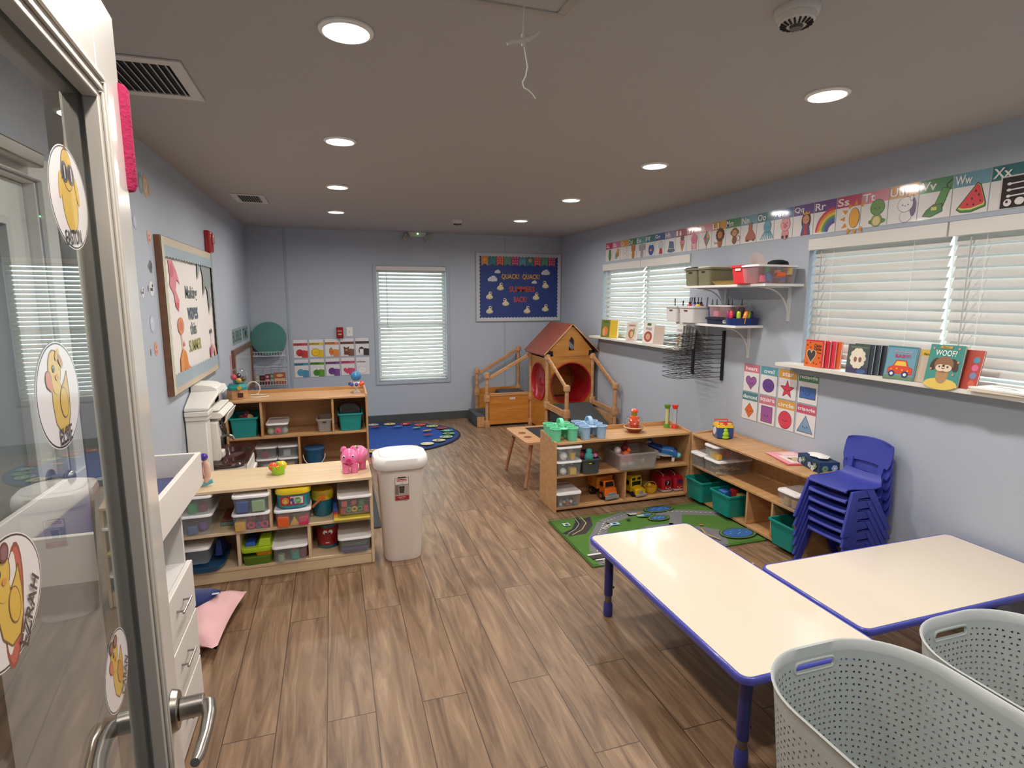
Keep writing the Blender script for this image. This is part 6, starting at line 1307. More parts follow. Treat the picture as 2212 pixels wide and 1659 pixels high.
def card_art(L, a, w_):
    k = '2c2426'; cx = .105; e = lambda *q, **kw: a.ell(*q, **kw)
    def E(x, y, rx, ry, c): a.ell(x, y, rx+.0022, ry+.0022, k); a.ell(x, y, rx, ry, c)
    if L == 'A': E(.11, .065, .032, .058, '5a8f2f'); a.rect(.09, .115, .13, .13, '3f6a24')
    elif L == 'B': E(.085, .05, .03, .03, '7fb0b8'); E(.115, .07, .036, .028, 'e0a62c'); a.line([(.10, .045), (.10, .095)], .008, k); a.line([(.125, .045), (.125, .09)], .008, k); E(.125, .105, .024, .022, 'e0a62c')
    elif L in 'CD':
        c_ = 'e8e4e2' if L == 'C' else 'c97a35'; E(.11, .035, .028, .035, c_); E(.08, .125, .01, .016, c_); E(.14, .125, .01, .016, c_); E(.11, .10, .038, .034, c_); a.face(.11, .10, .014)
    elif L == 'E': E(.11, .035, .028, .034, 'a9a6ae'); E(.07, .10, .022, .03, 'a9a6ae'); E(.15, .10, .022, .03, 'a9a6ae'); E(.11, .10, .034, .036, 'b5b2ba'); E(.11, .07, .010, .022, 'a9a6ae'); a.face(.11, .105, .014)
    elif L == 'F': E(.11, .065, .05, .055, '2f5f9f'); E(.11, .118, .036, .01, 'cfe0ea'); E(.11, .06, .02, .013, 'e0922f'); a.shape([(.09, .06), (.078, .072), (.078, .048)], 'e0922f')
    elif L == 'G': a.out([(.08, .01), (.14, .01), (.13, .055), (.09, .055)], 'b8303c', k, .002); E(.11, .09, .038, .04, 'c9ccd4'); a.rect(.095, .05, .125, .065, 'b8303c')
    elif L == 'H': a.out([(.06, .03), (.16, .015), (.145, .105), (.08, .115)], '4a6a9a', k, .003); a.line([(.066, .05), (.155, .038)], .009, 'c0c85a'); E(.11, .026, .06, .014, '4a6a9a')
    elif L == 'I': a.out([(.08, .075), (.14, .075), (.11, .005)], 'b5783c', k, .002); E(.11, .09, .035, .022, 'df7a8c'); E(.11, .125, .028, .022, '6a4030')
    elif L == 'J':
        for q in range(5): a.line([(.08+.016*q, .08), (.076+.018*q, .04), (.08+.016*q, .008)], .008, 'c9647a')
        E(.112, .10, .044, .038, 'df6f86'); a.face(.112, .09, .014)
    elif L == 'K':
        a.shape([(.11, .15), (.11, .09), (.07, .09)], '4f5f9a'); a.shape([(.11, .15), (.15, .09), (.11, .09)], 'e0a93a'); a.shape([(.07, .09), (.11, .09), (.11, .02)], 'c94f6a'); a.shape([(.11, .09), (.15, .09), (.11, .02)], '5c9a5c'); a.line([(.11, .15), (.15, .09), (.11, .02), (.07, .09), (.11, .15)], .003, k); a.line([(.11, .02), (.12, .01), (.10, .006)], .003, k)
    elif L == 'L':
        E(.11, .035, .03, .036, 'a8602c')
        for q in range(12): e(.11+.042*math.cos(q*.5236), .10+.042*math.sin(q*.5236), .014, .014, '5a3020', n=8)
        e(.11, .10, .042, .042, '5a3020'); e(.11, .098, .028, .028, 'c47a3a'); a.face(.11, .10, .011); a.line([(.075, .04), (.05, .03), (.045, .05)], .005, 'a8602c')
    elif L == 'M': E(.11, .04, .026, .03, '8f5330'); a.arc(.155, .05, .018, -120, 120, .005, '8f5330'); E(.075, .10, .014, .014, 'b57a50'); E(.145, .10, .014, .014, 'b57a50'); E(.11, .10, .036, .034, '8f5330'); e(.11, .095, .026, .024, 'cf9a6a'); a.face(.11, .10, .011)
    elif L == 'N': a.out([(.092, .15), (.09, .09), (.06, .045), (.062, .018), (.085, .012), (.105, .022), (.13, .022), (.15, .012), (.17, .03), (.165, .055), (.13, .10), (.13, .15)], 'b5654a', k, .003); e(.085, .022, .012, .006, '6a2f24'); e(.15, .022, .012, .006, '6a2f24')
    elif L == 'O':
        for q in range(7): a.line([(.085+.009*q, .07), (.06+.017*q, .035), (.045+.022*q, .012)], .009, '4f9ab0')
        E(.112, .105, .036, .042, '4f9ab0'); a.face(.112, .10, .014)
    elif L == 'P': E(.11, .03, .032, .034, 'dc8f92'); a.out([(.075, .12), (.08, .15), (.10, .135)], 'dc8f92', k, .002); a.out([(.145, .12), (.14, .15), (.12, .135)], 'dc8f92', k, .002); E(.11, .095, .043, .042, 'e59a9c'); E(.11, .085, .014, .010, 'cf6a70'); a.face(.11, .108, .018); e(.09, .012, .012, .010, k); e(.13, .012, .012, .010, k)
    elif L == 'Q': e(.115, .10, .04, .06, '4a2a20'); a.out([(.075, .005), (.155, .005), (.14, .08), (.09, .08)], '3f5288', k, .002); a.shape([(.10, .005), (.13, .005), (.128, .08), (.102, .08)], 'b8323a'); E(.115, .108, .027, .03, 'cf9068'); a.face(.115, .105, .012); a.shape([(.09, .14), (.14, .14), (.145, .162), (.128, .15), (.115, .165), (.102, .15), (.085, .162)], 'dba23c')
    elif L == 'R':
        for q, c_ in enumerate(('c4374a', 'e08a3a', 'e3c04a', '5a9a5a', '4a6aa8', '6a4a8c')): a.arc(.172, .005, .145-.017*q, 92, 178, .0175, c_, 14)
    elif L == 'S':
        for q in range(9): t0 = R(60+q*30); a.shape([(.172+.075*math.cos(t0-.2)-.03, .07+.075*math.sin(t0-.2)), (.172+.11*math.cos(t0)-.03, .07+.11*math.sin(t0)), (.172+.075*math.cos(t0+.2)-.03, .07+.075*math.sin(t0+.2))], 'dc8f2c')
        E(.135, .07, .034, .058, 'e3a63a')
    elif L == 'T': E(.075, .03, .015, .01, '5f8f3a'); E(.15, .03, .015, .01, '5f8f3a'); E(.11, .035, .034, .034, '8a9a4a'); e(.11, .032, .024, .026, 'd9c88a'); E(.11, .11, .044, .044, '5f8f3a'); a.face(.11, .105, .016)
    elif L == 'U': a.shape([(.105, .14), (.12, .14), (.115, .175)], 'b0604a'); E(.11, .035, .034, .032, 'e2dce0'); e(.15, .08, .018, .05, '6a4a7a'); E(.105, .10, .044, .04, 'ebe6ea'); a.face(.105, .098, .016); E(.14, .13, .010, .014, 'e2dce0')
    elif L == 'V': a.line([(.15, .15), (.145, .17), (.172, .19)], .006, k); a.out([(.09, .07), (.125, .155), (.165, .15), (.135, .06)], '4a9040', k, .003); a.out([(.03, .02), (.075, .012), (.135, .035), (.13, .075), (.085, .075), (.05, .05)], '3f7f38', k, .003); a.rect(.075, .045, .105, .062, 'd9c85a')
    elif L == 'W':
        a.out([(.028, .03), (.118, .15), (.135, .14), (.165, .05), (.165, .03), (.10, .01), (.05, .014)], '4a8a3a', k, .003); a.shape([(.036, .034), (.118, .146), (.133, .137), (.160, .052), (.158, .038), (.10, .022), (.055, .024)], 'c9d27a'); a.shape([(.040, .040), (.118, .144), (.132, .135), (.157, .056), (.15, .044), (.10, .03), (.06, .032)], 'd8404a')
        for x, y in ((.08, .05), (.11, .045), (.14, .06), (.10, .075), (.13, .09), (.115, .11)): e(x, y, .0035, .006, '2a1818', n=8)
    elif L == 'X':
        a.rect(.045, .003, .172, .155, 'd5d0d0'); a.rect(.053, .005, .170, .148, '1c1718')
        for q in range(3): a.line([(.08, .06+.028*q), (.16, .063+.028*q)], .006, 'e9e2e2'); e(.085, .06+.028*q, .010, .007, 'e9e2e2', n=8); e(.155, .063+.028*q, .010, .007, 'e9e2e2', n=8)
        e(.085, .03, .017, .017, 'e9e2e2'); e(.082, .034, .006, .006, '1c1718'); e(.135, .032, .02, .017, 'e9e2e2')
for i, L in enumerate('ABCDEFGHIJKLMNOPQRSTUVWX'):
    a = Art((XR-.0022, CY0-CW*i, CZ0), RU, UP, 'laminate', .00025); a.slab(.001, 0, CW-.001, CHH, .002, 'b9bcc0'); a.rect(.003, .003, CW-.003, CHH-.003, 'e4e1e0')
    a.rect(.003, CHH*.66, CW-.003, CHH-.003, ck[L]); card_art(L, a, CW); a.text(L+L.lower(), .052, CHH*.82, .046, 'efeceb', .082)
    tag(a.build('alphabet_card', None, 0), f'laminated alphabet card {L}{L.lower()} with {obj_name[L]} above the right windows', 'alphabet card', 'alphabet cards above the right windows')
# shape posters
def shp(a, nm):
    k = '2a2628'; c = (.085, .075)
    if nm == 'heart': P = [(.085+.058*(16*math.sin(t)**3)/16, .078+.058*(13*math.cos(t)-5*math.cos(2*t)-2*math.cos(3*t)-math.cos(4*t))/16) for t in [2*PI*q/32 for q in range(32)]]; a.out(P, '9a5a9c', k, .003)
    elif nm == 'oval': a.ell(.085, .075, .060, .051, k); a.ell(.085, .075, .057, .048, '6a4494')
    elif nm == 'star': P = [(.085+(.066 if q % 2 == 0 else .028)*math.sin(q*PI/5), .074+(.066 if q % 2 == 0 else .028)*math.cos(q*PI/5)) for q in range(10)]; a.out(P, 'd8435c', k, .003)
    elif nm == 'rectangle': a.out([(.018, .038), (.152, .038), (.152, .115), (.018, .115)], '4a6fb4', k, .003)
    elif nm == 'diamond': a.out([(.085, .018), (.133, .075), (.085, .132), (.037, .075)], 'dd6a35', k, .003)
    elif nm == 'square': a.out([(.030, .018), (.143, .018), (.143, .138), (.030, .138)], '9a5a9c', k, .003)
    elif nm == 'circle': a.ell(.085, .073, .063, .066, k); a.ell(.085, .073, .060, .063, 'd8435c')
    else: a.out([(.018, .022), (.152, .022), (.085, .14)], '7fa3c6', k, .003)
    a.face(.085, .070 if nm != 'triangle' else .062, .018)
for r_, row in enumerate((('heart', 'oval', 'star', 'rectangle'), ('diamond', 'square', 'circle', 'triangle'))):
    for c_, nm in enumerate(row):
        hc = {'heart': 'd07a88', 'oval': '5f9fae', 'star': 'd9a24a', 'rectangle': '4f8a5c', 'diamond': '4f8a90', 'square': 'cf7a8c', 'circle': 'd9a552', 'triangle': 'c75a76'}[nm]
        a = Art((XR-.002, 3.632-.1835*c_, .913-.222*r_), RU, UP, 'laminate', .00025); a.slab(0, 0, .170, .216, .0015, '8b8f96'); a.rect(.002, .002, .168, .214, 'e5e3e4'); a.rect(.002, .152, .168, .214, hc)
        a.text(nm, .085, .182, .030 if nm not in ('square', 'triangle', 'rectangle') else .034, 'f0eeee', min(.15, .021*len(nm)+.02)); shp(a, nm)
        tag(a.build('shape_poster', None, 0), f'shape poster reading {nm} on the right wall', 'poster', 'shape posters on the right wall')
# colour posters on the back wall
BU = (1, 0, 0)
for r_, row in enumerate((('red', 'yellow', 'orange', 'brown', 'black'), ('blue', 'green', 'purple', 'pink', 'white'))):
    for c_, nm in enumerate(row):
        col = {'red': 'c03a3e', 'yellow': 'e0c02a', 'orange': 'd98a48', 'brown': '7a4a38', 'black': '2e2826', 'blue': '4a93b5', 'green': '5c9a34', 'purple': '7a4f92', 'pink': 'c94f78', 'white': 'e6e4e6'}[nm]
        a = Art((-.478+.186*c_, YB-.002, .892+.012*c_*.2-.247*r_), BU, UP, 'laminate', .00025); w_, h_ = .172, .232; a.slab(0, 0, w_, h_, .0015, '6f7580'); a.rect(.003, .003, w_-.003, h_-.003, 'e2e0e2')
        if nm != 'white': a.rect(.003, h_*.66, w_-.003, h_*.80, col); a.ell(.125, .05, .043, .046, col); a.rect(.10, .004, .168, .09, col)
        a.text(nm, .062, h_*.735, .024 if nm not in ('purple', 'yellow') else .03, '1c1a1a' if nm in ('white', 'yellow') else '4a2a24' if nm in ('orange',) else '20242c', min(.12, .02*len(nm)+.01))
        x, y = .075, .065; k = '2a2426'; c2 = {'black': '1f1d1d', 'white': 'efedef', 'yellow': 'edc91f', 'orange': 'e07a24', 'red': 'b52a30', 'pink': 'd0486f', 'purple': '6a3a86', 'blue': '4f9ec0', 'green': '3f8a3a', 'brown': '6a3a28'}[nm]
        if nm == 'pink': a.shape([(x+.048*(16*math.sin(t)**3)/16, y+.045*(13*math.cos(t)-5*math.cos(2*t)-2*math.cos(3*t)-math.cos(4*t))/16) for t in [2*PI*q/28 for q in range(28)]], c2)
        elif nm == 'yellow':
            for q in range(12): a.shape([(x+.045*math.cos(q*.5236-.2), y+.045*math.sin(q*.5236-.2)), (x+.062*math.cos(q*.5236), y+.062*math.sin(q*.5236)), (x+.045*math.cos(q*.5236+.2), y+.045*math.sin(q*.5236+.2))], 'e8b42a')
            a.ell(x, y, .047, .047, k); a.ell(x, y, .044, .044, c2)
        elif nm == 'orange': a.out([(x, .01), (x+.024, .06), (x+.02, .10), (x-.02, .10), (x-.024, .06)], c2, k, .002); a.shape([(x-.016, .10), (x+.016, .10), (x, .125)], '5c8a3a')
        elif nm == 'brown': a.rect(x-.03, .02, x+.03, .11, k); a.rect(x-.028, .022, x+.028, .108, c2); a.ell(x-.026, .112, .010, .010, c2); a.ell(x+.026, .112, .010, .010, c2); a.ell(x, .08, .016, .012, 'b58a6a')
        elif nm == 'white': 
            for q in range(7): a.ell(x+.038*math.cos(q*.9), y+.028*math.sin(q*.9), .021, .021, '8a8890')
            for q in range(7): a.ell(x+.038*math.cos(q*.9), y+.028*math.sin(q*.9), .0185, .0185, c2)
            a.ell(x, y, .04, .03, c2)
        elif nm == 'black': a.ell(x, y, .036, .05, k); a.shape([(x-.022, .02), (x+.022, .02), (x+.024, .085), (x-.024, .085)], 'ebe9e9')
        elif nm == 'green': a.ell(x, .055, .038, .042, k); a.ell(x, .055, .036, .04, c2); a.ell(x-.02, .102, .014, .014, 'eef0ea'); a.ell(x+.02, .102, .014, .014, 'eef0ea')
        else: a.ell(x, y, .042, .044, k); a.ell(x, y, .040, .042, c2)
        if nm not in ('black', 'brown'): a.face(x, y, .015)
        tag(a.build('color_poster', None, 0), f'colour poster reading {nm} on the back wall beside the window', 'poster', 'colour word posters on the back wall')
# bulletin board (back wall)
t = T('bulletin_board', 'dark blue bulletin board reading quack quack summers back', 'bulletin board', (2.48, YB, 1.31)); bx0, bx1, bz0, bz1 = 1.853, 3.084, 1.318, 2.243
b = B('satin', 'a9aeb2')
for q in ((bx0, bx1, bz0, bz0+.012), (bx0, bx1, bz1-.012, bz1), (bx0, bx0+.012, bz0+.012, bz1-.012), (bx1-.012, bx1, bz0+.012, bz1-.012)): b.box(q[0], q[1], YB-.022, YB-.0005, q[2], q[3])
b.build('frame', t, bevel=.002)
a = Art((bx0, YB-.012, bz0), BU, UP, 'paper', .0004); W_, D_ = bx1-bx0, bz1-bz0; a.slab(.012, .012, W_-.012, D_-.012, .008, '2a3f80'); a.build('blue_backing', t, 0)
a = Art((bx0, YB-.0125, bz0), BU, UP, 'paper', .0003); P_ = []; m_ = .045; n1, n2 = 44, 32; am = .0085
pen = ['c98a4a', '3f7a80', 'c9573a', '5f8a74', 'b8426a', '5f8fa0', '3f7a80', 'c9573a', '5f8a74', 'b8426a']; nf = 10; fw = (W_-.16)/nf
def NA(): return Art((bx0, YB-.0126, bz0), BU, UP, 'paper', .0003)
for q in range(nf):
    a = NA(); u = .075+fw*q; top = D_-.052; a.shape([(u, top), (u+fw*.98, top), (u+fw*.93, top-.125), (u+fw*.49, top-.098), (u+fw*.05, top-.125)], pen[q])
    if q in (0, 6): a.ell(u+fw*.5, top-.045, .024, col='e0a03a')
    if q in (4, 9, 2, 7):
        for z in range(9): a.ell(u+fw*(.2+.3*(z % 3)), top-.02-.035*(z//3), .006, col='eac0c0', n=8)
    a.build('pennant', t, 0)
def cloud(u, v, s_):
    a = NA()
    for dx, dy, r_ in ((-.045, 0, .02), (-.02, .012, .028), (.01, .02, .034), (.04, .004, .024), (0, 0, .03)): a.ell(u+dx*s_, v+dy*s_, r_*s_, r_*s_*.9, 'c9ccd6')
    a.rect(u-.06*s_, v-.022*s_, u+.058*s_, v-.006*s_, 'c9ccd6'); a.build('cloud_cutout', t, 0)
for u, v, s_ in ((.305, .665, .65), (.235, .565, 1.05), (1.0, .66, 1.0), (.835, .53, .6)): cloud(u, v, s_)
for u, v, fl in ((.345, .47, 1), (.19, .35, 1), (.42, .26, -1), (.19, .155, 1), (.73, .155, 1), (.86, .34, 1), (1.0, .50, -1), (1.0, .18, 1)):
    a = NA(); a.ell(u, v-.02, .05, .03, 'b9bcc4'); a.ell(u, v-.012, .038, .03, 'ddd0a0'); a.ell(u+fl*.012, v+.03, .024, .025, 'e2dccb'); a.ell(u+fl*.016, v+.036, .017, .008, '2a2a34'); a.ell(u+fl*.022, v+.018, .012, .006, 'c98a4a', n=8); a.arc(u, v-.02, .03, 200, 340, .006, '8a7a6a', 6); a.build('duck_cutout', t, 0)
for tx, u, v, w_, c1, c2 in (('QUACK!', .49, .60, .25, '3a2c24', 'd9a443'), ('QUACK!', .79, .60, .25, '3a2c24', 'd9a443'), ('SUMMERS', .66, .435, .37, '3a2024', 'c44a36'), ('BACK!', .635, .295, .185, '3a2024', 'c44a36')):
    a = NA(); a.text(tx, u, v, .082, c1, w_*1.02); a.text(tx, u-.003, v+.003, .078, c2, w_); a.build('lettering', t, 0)

a = Art((bx0, YB-.0195, bz0), BU, UP, 'paper', .0003)
def scallop(u0, v0, u1, v1, nx, ny, n_, wd, col):
    """border strip from (u0,v0) to (u1,v1); (nx,ny) points inwards; zigzag inner edge"""
    L = math.hypot(u1-u0, v1-v0); dx, dy = (u1-u0)/L, (v1-v0)/L; P = [(u0, v0)]
    for q in range(n_+1):
        s_ = L*q/n_; d_ = wd+(.012 if q % 2 else 0); P.append((u0+dx*s_+nx*d_, v0+dy*s_+ny*d_))
    P.append((u1, v1)); a.up()
    for q in range(n_):
        s0, s1 = L*q/n_, L*(q+1)/n_; a.poly([a.p(u0+dx*s0, v0+dy*s0), a.p(u0+dx*s1, v0+dy*s1), a.p(*P[q+2]), a.p(*P[q+1])] if (dx*ny-dy*nx) > 0 else [a.p(*P[q+1]), a.p(*P[q+2]), a.p(u0+dx*s1, v0+dy*s1), a.p(u0+dx*s0, v0+dy*s0)], col)
scallop(.012, .012, W_-.012, .012, 0, 1, 52, .036, 'c6c9d0'); scallop(.012, D_-.012, W_-.012, D_-.012, 0, -1, 52, .036, 'b9bcc4'); scallop(.012, .012, .012, D_-.012, 1, 0, 38, .036, 'c2c5cc'); scallop(W_-.012, .012, W_-.012, D_-.012, -1, 0, 38, .036, 'c6c9d0')
a.build('scalloped_border', t, 0)
# notice board (left wall)
LU = (0, 1, 0); ly0, ly1, lz0, lz1 = 3.70, 5.13, 1.055, 1.985
t = T('notice_board', 'framed ocean notice board reading Making waves this summer on the left wall', 'notice board', (XL, (ly0+ly1)/2, lz0))
b = B('oak_trim'); b.box(XL+.0005, XL+.035, ly0, ly0+.018, lz0, lz1); b.box(XL+.0005, XL+.035, ly1-.018, ly1, lz0, lz1); b.box(XL+.0005, XL+.035, ly0+.018, ly1-.018, lz0, lz0+.018); b.box(XL+.0005, XL+.035, ly0+.018, ly1-.018, lz1-.018, lz1); b.build('wood_frame', t, bevel=.002)
a = Art((XL+.020, ly0, lz0), LU, UP, 'paper', .0004); W_, D_ = ly1-ly0, lz1-lz0; a.slab(.018, .018, W_-.018, D_-.018, .018, 'e9e5e2'); a.build('white_backing', t, 0)
a = Art((XL+.036, ly0, lz0), LU, UP, 'paper', .0004); 
scallop(.004, .004, W_-.004, .004, 0, 1, 46, .09, 'c6b9a2'); scallop(.03, .04, W_-.03, .04, 0, 1, 40, .075, '9fb0bb'); scallop(.004, D_-.004, W_-.004, D_-.004, 0, -1, 46, .10, 'c6bdaa'); scallop(.03, D_-.05, W_-.03, D_-.05, 0, -1, 40, .06, '9fb0bb'); scallop(.0, .004, .0, D_-.004, 1, 0, 30, .05, 'c4c4ae'); scallop(W_, .004, W_, D_-.004, -1, 0, 30, .05, '8fa5a8')
a.build('paper_border', t, 0)
a = Art((XL+.0215, ly0, lz0), LU, UP, 'paper', .0004)
a.text('Making', .70, .60, .11, '5f6c70', .34); a.text('waves', .70, .47, .085, '5c6c84', .30); a.text('this', .68, .37, .085, '7d8588', .18); a.text('SUMMER', .70, .255, .08, 'a9a66a', .36)
a.shape([(.16, .80), (.26, .80), (.34, .74), (.40, .66), (.33, .69), (.29, .62), (.36, .56), (.33, .49), (.26, .52), (.24, .60), (.16, .65), (.19, .72)], 'd98a96'); a.ell(.22, .74, .05, .04, 'c96f7c'); a.ell(.30, .53, .035, .02, 'c9676a')
a.ell(.34, .40, .075, .055, 'dc9272'); a.ell(.34, .40, .045, .03, 'cf7f60'); a.line([(.33, .35), (.34, .24), (.36, .18)], .014, 'e0a58c'); a.shape([(.24, .08), (.26, .20), (.34, .26), (.42, .22), (.46, .14), (.50, .12), (.48, .08)], 'e09a5e'); a.ell(.38, .17, .05, .07, 'd98a4a'); a.shape([(.36, .27), (.40, .27), (.37, .31)], 'cf6f60')
a.shape([(.86, .86), (1.02, .84), (1.10, .70), (1.22, .62), (1.34, .50), (1.30, .64), (1.38, .70), (1.38, .86)], '8f9a9a'); a.shape([(.92, .84), (.90, .70), (1.02, .80)], '9aa5a5'); a.shape([(1.08, .74), (1.06, .58), (1.16, .68)], '87938f'); a.shape([(1.2, .64), (1.24, .44), (1.3, .58)], '8f9a9a')
a.ell(1.18, .16, .03, .05, 'c9748a'); a.ell(1.24, .18, .03, .04, 'd08a92'); a.line([(1.22, .16), (1.24, .30)], .014, 'c6b6cc'); a.ell(1.22, .32, .03, .02, '5a5660'); a.shape([(1.28, .10), (1.34, .2), (1.38, .1)], 'd9a58a')
a.build('cutout_scene', t, 0)
# wall decals beside the board
for (y, z, ry, rz_, kind, lb) in ((3.40, 2.015, .03, .035, 'bubble', 'pale blue bubble decal above the notice board edge'), (3.535, 1.49, .045, .05, 'bubble', 'pale blue bubble decal left of the notice board'), (3.56, 2.235, .04, .055, 'shell', 'green grey letter decal beside the pink foam guard'), (3.64, 2.235, .045, .065, 'letter', 'tan round letter decal near the ceiling'), (3.71, 2.225, .02, .03, 'letter', 'small tan letter decal near the ceiling'), (3.62, 1.96, .035, .04, 'shell2', 'pink shell decal touching the board corner'),
                          (3.60, 1.80, .03, .035, 'turtle', 'small grey diver decal left of the board'), (3.58, 1.68, .045, .04, 'fish', 'white and dark fish decal left of the board'), (3.56, 1.35, .035, .04, 'crab', 'orange crab decal low beside the board'), (3.46, 1.34, .008, .02, 'drop', 'tiny dark drop decal low on the left wall'), (3.42, 1.66, .02, .03, 'fish', 'small pale fish decal nearest the door edge')):
    a = Art((XL+.0008, y, z), LU, UP, 'paper', .0004); c_ = {'bubble': 'a3b2cc', 'shell': '8fa0a2', 'letter': 'c9a98a', 'shell2': 'd2a9a0', 'turtle': '6a7078', 'fish': 'd5d8dc', 'crab': 'd09a82', 'drop': '5f6a74'}[kind]
    a.ell(0, 0, ry, rz_, c_); 
    if kind == 'bubble': a.ell(0, 0, ry*.82, rz_*.84, 'bdc8da'); a.ell(-ry*.3, rz_*.35, ry*.2, rz_*.18, 'e0e6ee')
    elif kind == 'letter': a.ell(0, 0, ry*.6, rz_*.6, 'd9c4ac'); a.ell(0, 0, ry*.3, rz_*.35, c_)
    elif kind in ('fish', 'turtle'): a.rect(-ry*.6, -rz_*.3, ry*.5, rz_*.1, '4a4e58'); a.ell(ry*.4, rz_*.4, ry*.25, rz_*.25, '3a3e48'); a.shape([(-ry, 0), (-ry*1.5, rz_*.5), (-ry*1.5, -rz_*.5)], '8a929c')
    elif kind in ('crab', 'shell2'): a.ell(0, -rz_*.1, ry*.6, rz_*.5, 'c47a60'); a.line([(-ry, rz_*.3), (0, -rz_*.2), (ry, rz_*.3)], .006, 'e0c4b6')
    elif kind == 'shell': a.ell(0, 0, ry*.45, rz_*.55, 'a9b6b6')
    tag(a.build('wall_decal', None, 0), lb, 'decal')
# fire strobe on the left wall, pull station & switch on the back wall
t = T('fire_strobe', 'red fire alarm strobe above the notice board', 'fire alarm', (XL, 5.12, 2.0))
b = B('gloss', 'a01c22'); b.loft([[(XL+x, 5.14+sy*.052*k, 2.075+sz*.088*k) for sy, sz in ((-1, -1), (1, -1), (1, 1), (-1, 1))] for x, k in ((.0005, 1), (.03, 1), (.05, .86))]); b.build('housing', t, bevel=.006)
b = B('gloss', 'c98a88'); b.box(XL+.0505, XL+.064, 5.118, 5.162, 2.06, 2.13); b.build('lens', t, bevel=.004)
t = T('fire_pull_station', 'red fire alarm pull station on the back wall above the orange poster', 'fire alarm', (.083, YB, 1.135))
b = B('gloss', '96161c'); b.box(.042, .126, YB-.045, YB-.0005, 1.135, 1.27); b.build('housing', t, bevel=.006); b = B('gloss', 'd8c4c0'); b.box(.062, .106, YB-.052, YB-.0455, 1.175, 1.19); b.build('pull_bar', t); a = Art((.084, YB-.0455, 1.222), BU, UP, 'gloss'); a.text('FIRE', 0, 0, .022, 'c9a9a4'); a.build('lettering', t, 0)
t = T('light_switch', 'white toggle light switch beside the red pull station', 'light switch', (.203, YB, 1.15))
b = B('satin', 'e4e4e4'); b.box(.166, .240, YB-.006, YB-.0005, 1.15, 1.268); b.build('wall_plate', t, bevel=.003); b = B('satin', 'd9d9d8'); b.box(.196, .210, YB-.018, YB-.0065, 1.205, 1.228); b.build('toggle', t, bevel=.002)
# small framed whiteboard and BUBBLE TIME cards on the left wall
t = T('framed_whiteboard', 'wood framed whiteboard in the far left corner behind the gumball toy', 'whiteboard', (XL, 6.6, .62))
b = B('oak_trim'); wz0, wz1, wy0, wy1 = .60, 1.13, 5.93, 7.20
for q in ((wy0, wy0+.05, wz0, wz1), (wy1-.05, wy1, wz0, wz1), (wy0+.05, wy1-.05, wz0, wz0+.05), (wy0+.05, wy1-.05, wz1-.05, wz1)): b.box(XL+.0005, XL+.03, q[0], q[1], q[2], q[3])
b.build('wood_frame', t, bevel=.002); b = B('gloss', 'c5cad0'); b.box(XL+.001, XL+.012, wy0+.05, wy1-.05, wz0+.05, wz1-.05); b.build('white_panel', t)
for y, wd, s_, z in ((6.05, .60, 'BUBBLE', 1.165), (6.70, .42, 'TIME', 1.165)):
    a = Art((XL+.0022, y, z), LU, UP, 'laminate', .0004); a.slab(0, 0, wd, .16, .0015, 'b9c2c2'); a.text(s_, wd/2, .08, .11, '46504e', wd*.9); tag(a.build('word_card', None, 0), f'laminated word card reading {s_} above the framed whiteboard', 'word card')
b = B('satin', 'c98a96'); b.box(XL+.0005, XL+.008, 5.84, 5.87, .86, 1.09); tag(b.build('pink_pointer', bevel=.002), 'thin pink strip hanging left of the framed whiteboard', 'pointer')
# wire shelves in the back left corner
def wire_shelf(z, zb, lb):
    t = T('wire_shelf', lb, 'wire shelf', (-.74, YB, z)); x0, x1, y0, y1 = -.925, -.555, 7.20, YB-.006; r_ = .0022
    b = B('satin', 'c5c9cf')
    b.tube([(x0, y1, zb), (x0, y1, z), (x0, y0, z), (x1, y0, z), (x1, y1, z), (x1, y1, zb), (x0, y1, zb)], .0032, 6)
    b.tube([(x0, y1, z+.05), (x0, y0, z+.05), (x1, y0, z+.05), (x1, y1, z+.05)], .0032, 6)
    for k in range(13): x = x0+(x1-x0)*k/12; b.tube([(x, y0, z+.05), (x, y0, z), (x, y1, z)], r_, 5)
    for k in range(4): y = y0+(y1-y0)*k/4; b.tube([(x0, y, z), (x1, y, z)], r_, 5)
    for k in range(0, 13, 3): x = x0+(x1-x0)*k/12; b.tube([(x, y1, z), (x, y1, zb)], r_, 5)
    b.build('wire_rack', t); b = B('satin', 'b5b9bf')
    for x in (x0, x1): b.tube([(x, y1, z-.10), (x, y0+.05, z-.002)], .003, 6)
    b.build('brace', t)
wire_shelf(.945, 1.16, 'upper white wire shelf in the back corner holding the round cushion'); wire_shelf(.60, .79, 'lower white wire shelf in the back corner holding books')
b = B('fabric', '4c7f77'); b.x = Matrix.Translation((-.738, 7.335, 1.148)) @ Matrix.Rotation(R(82), 4, 'X'); b.lathe([(.175, -.035), (.197, -.028), (.203, 0), (.197, .028), (.17, .036), (.02, .040)], n=40); tag(b.build('round_cushion', None, 50), 'round dark green cushion standing on the upper wire shelf', 'cushion')
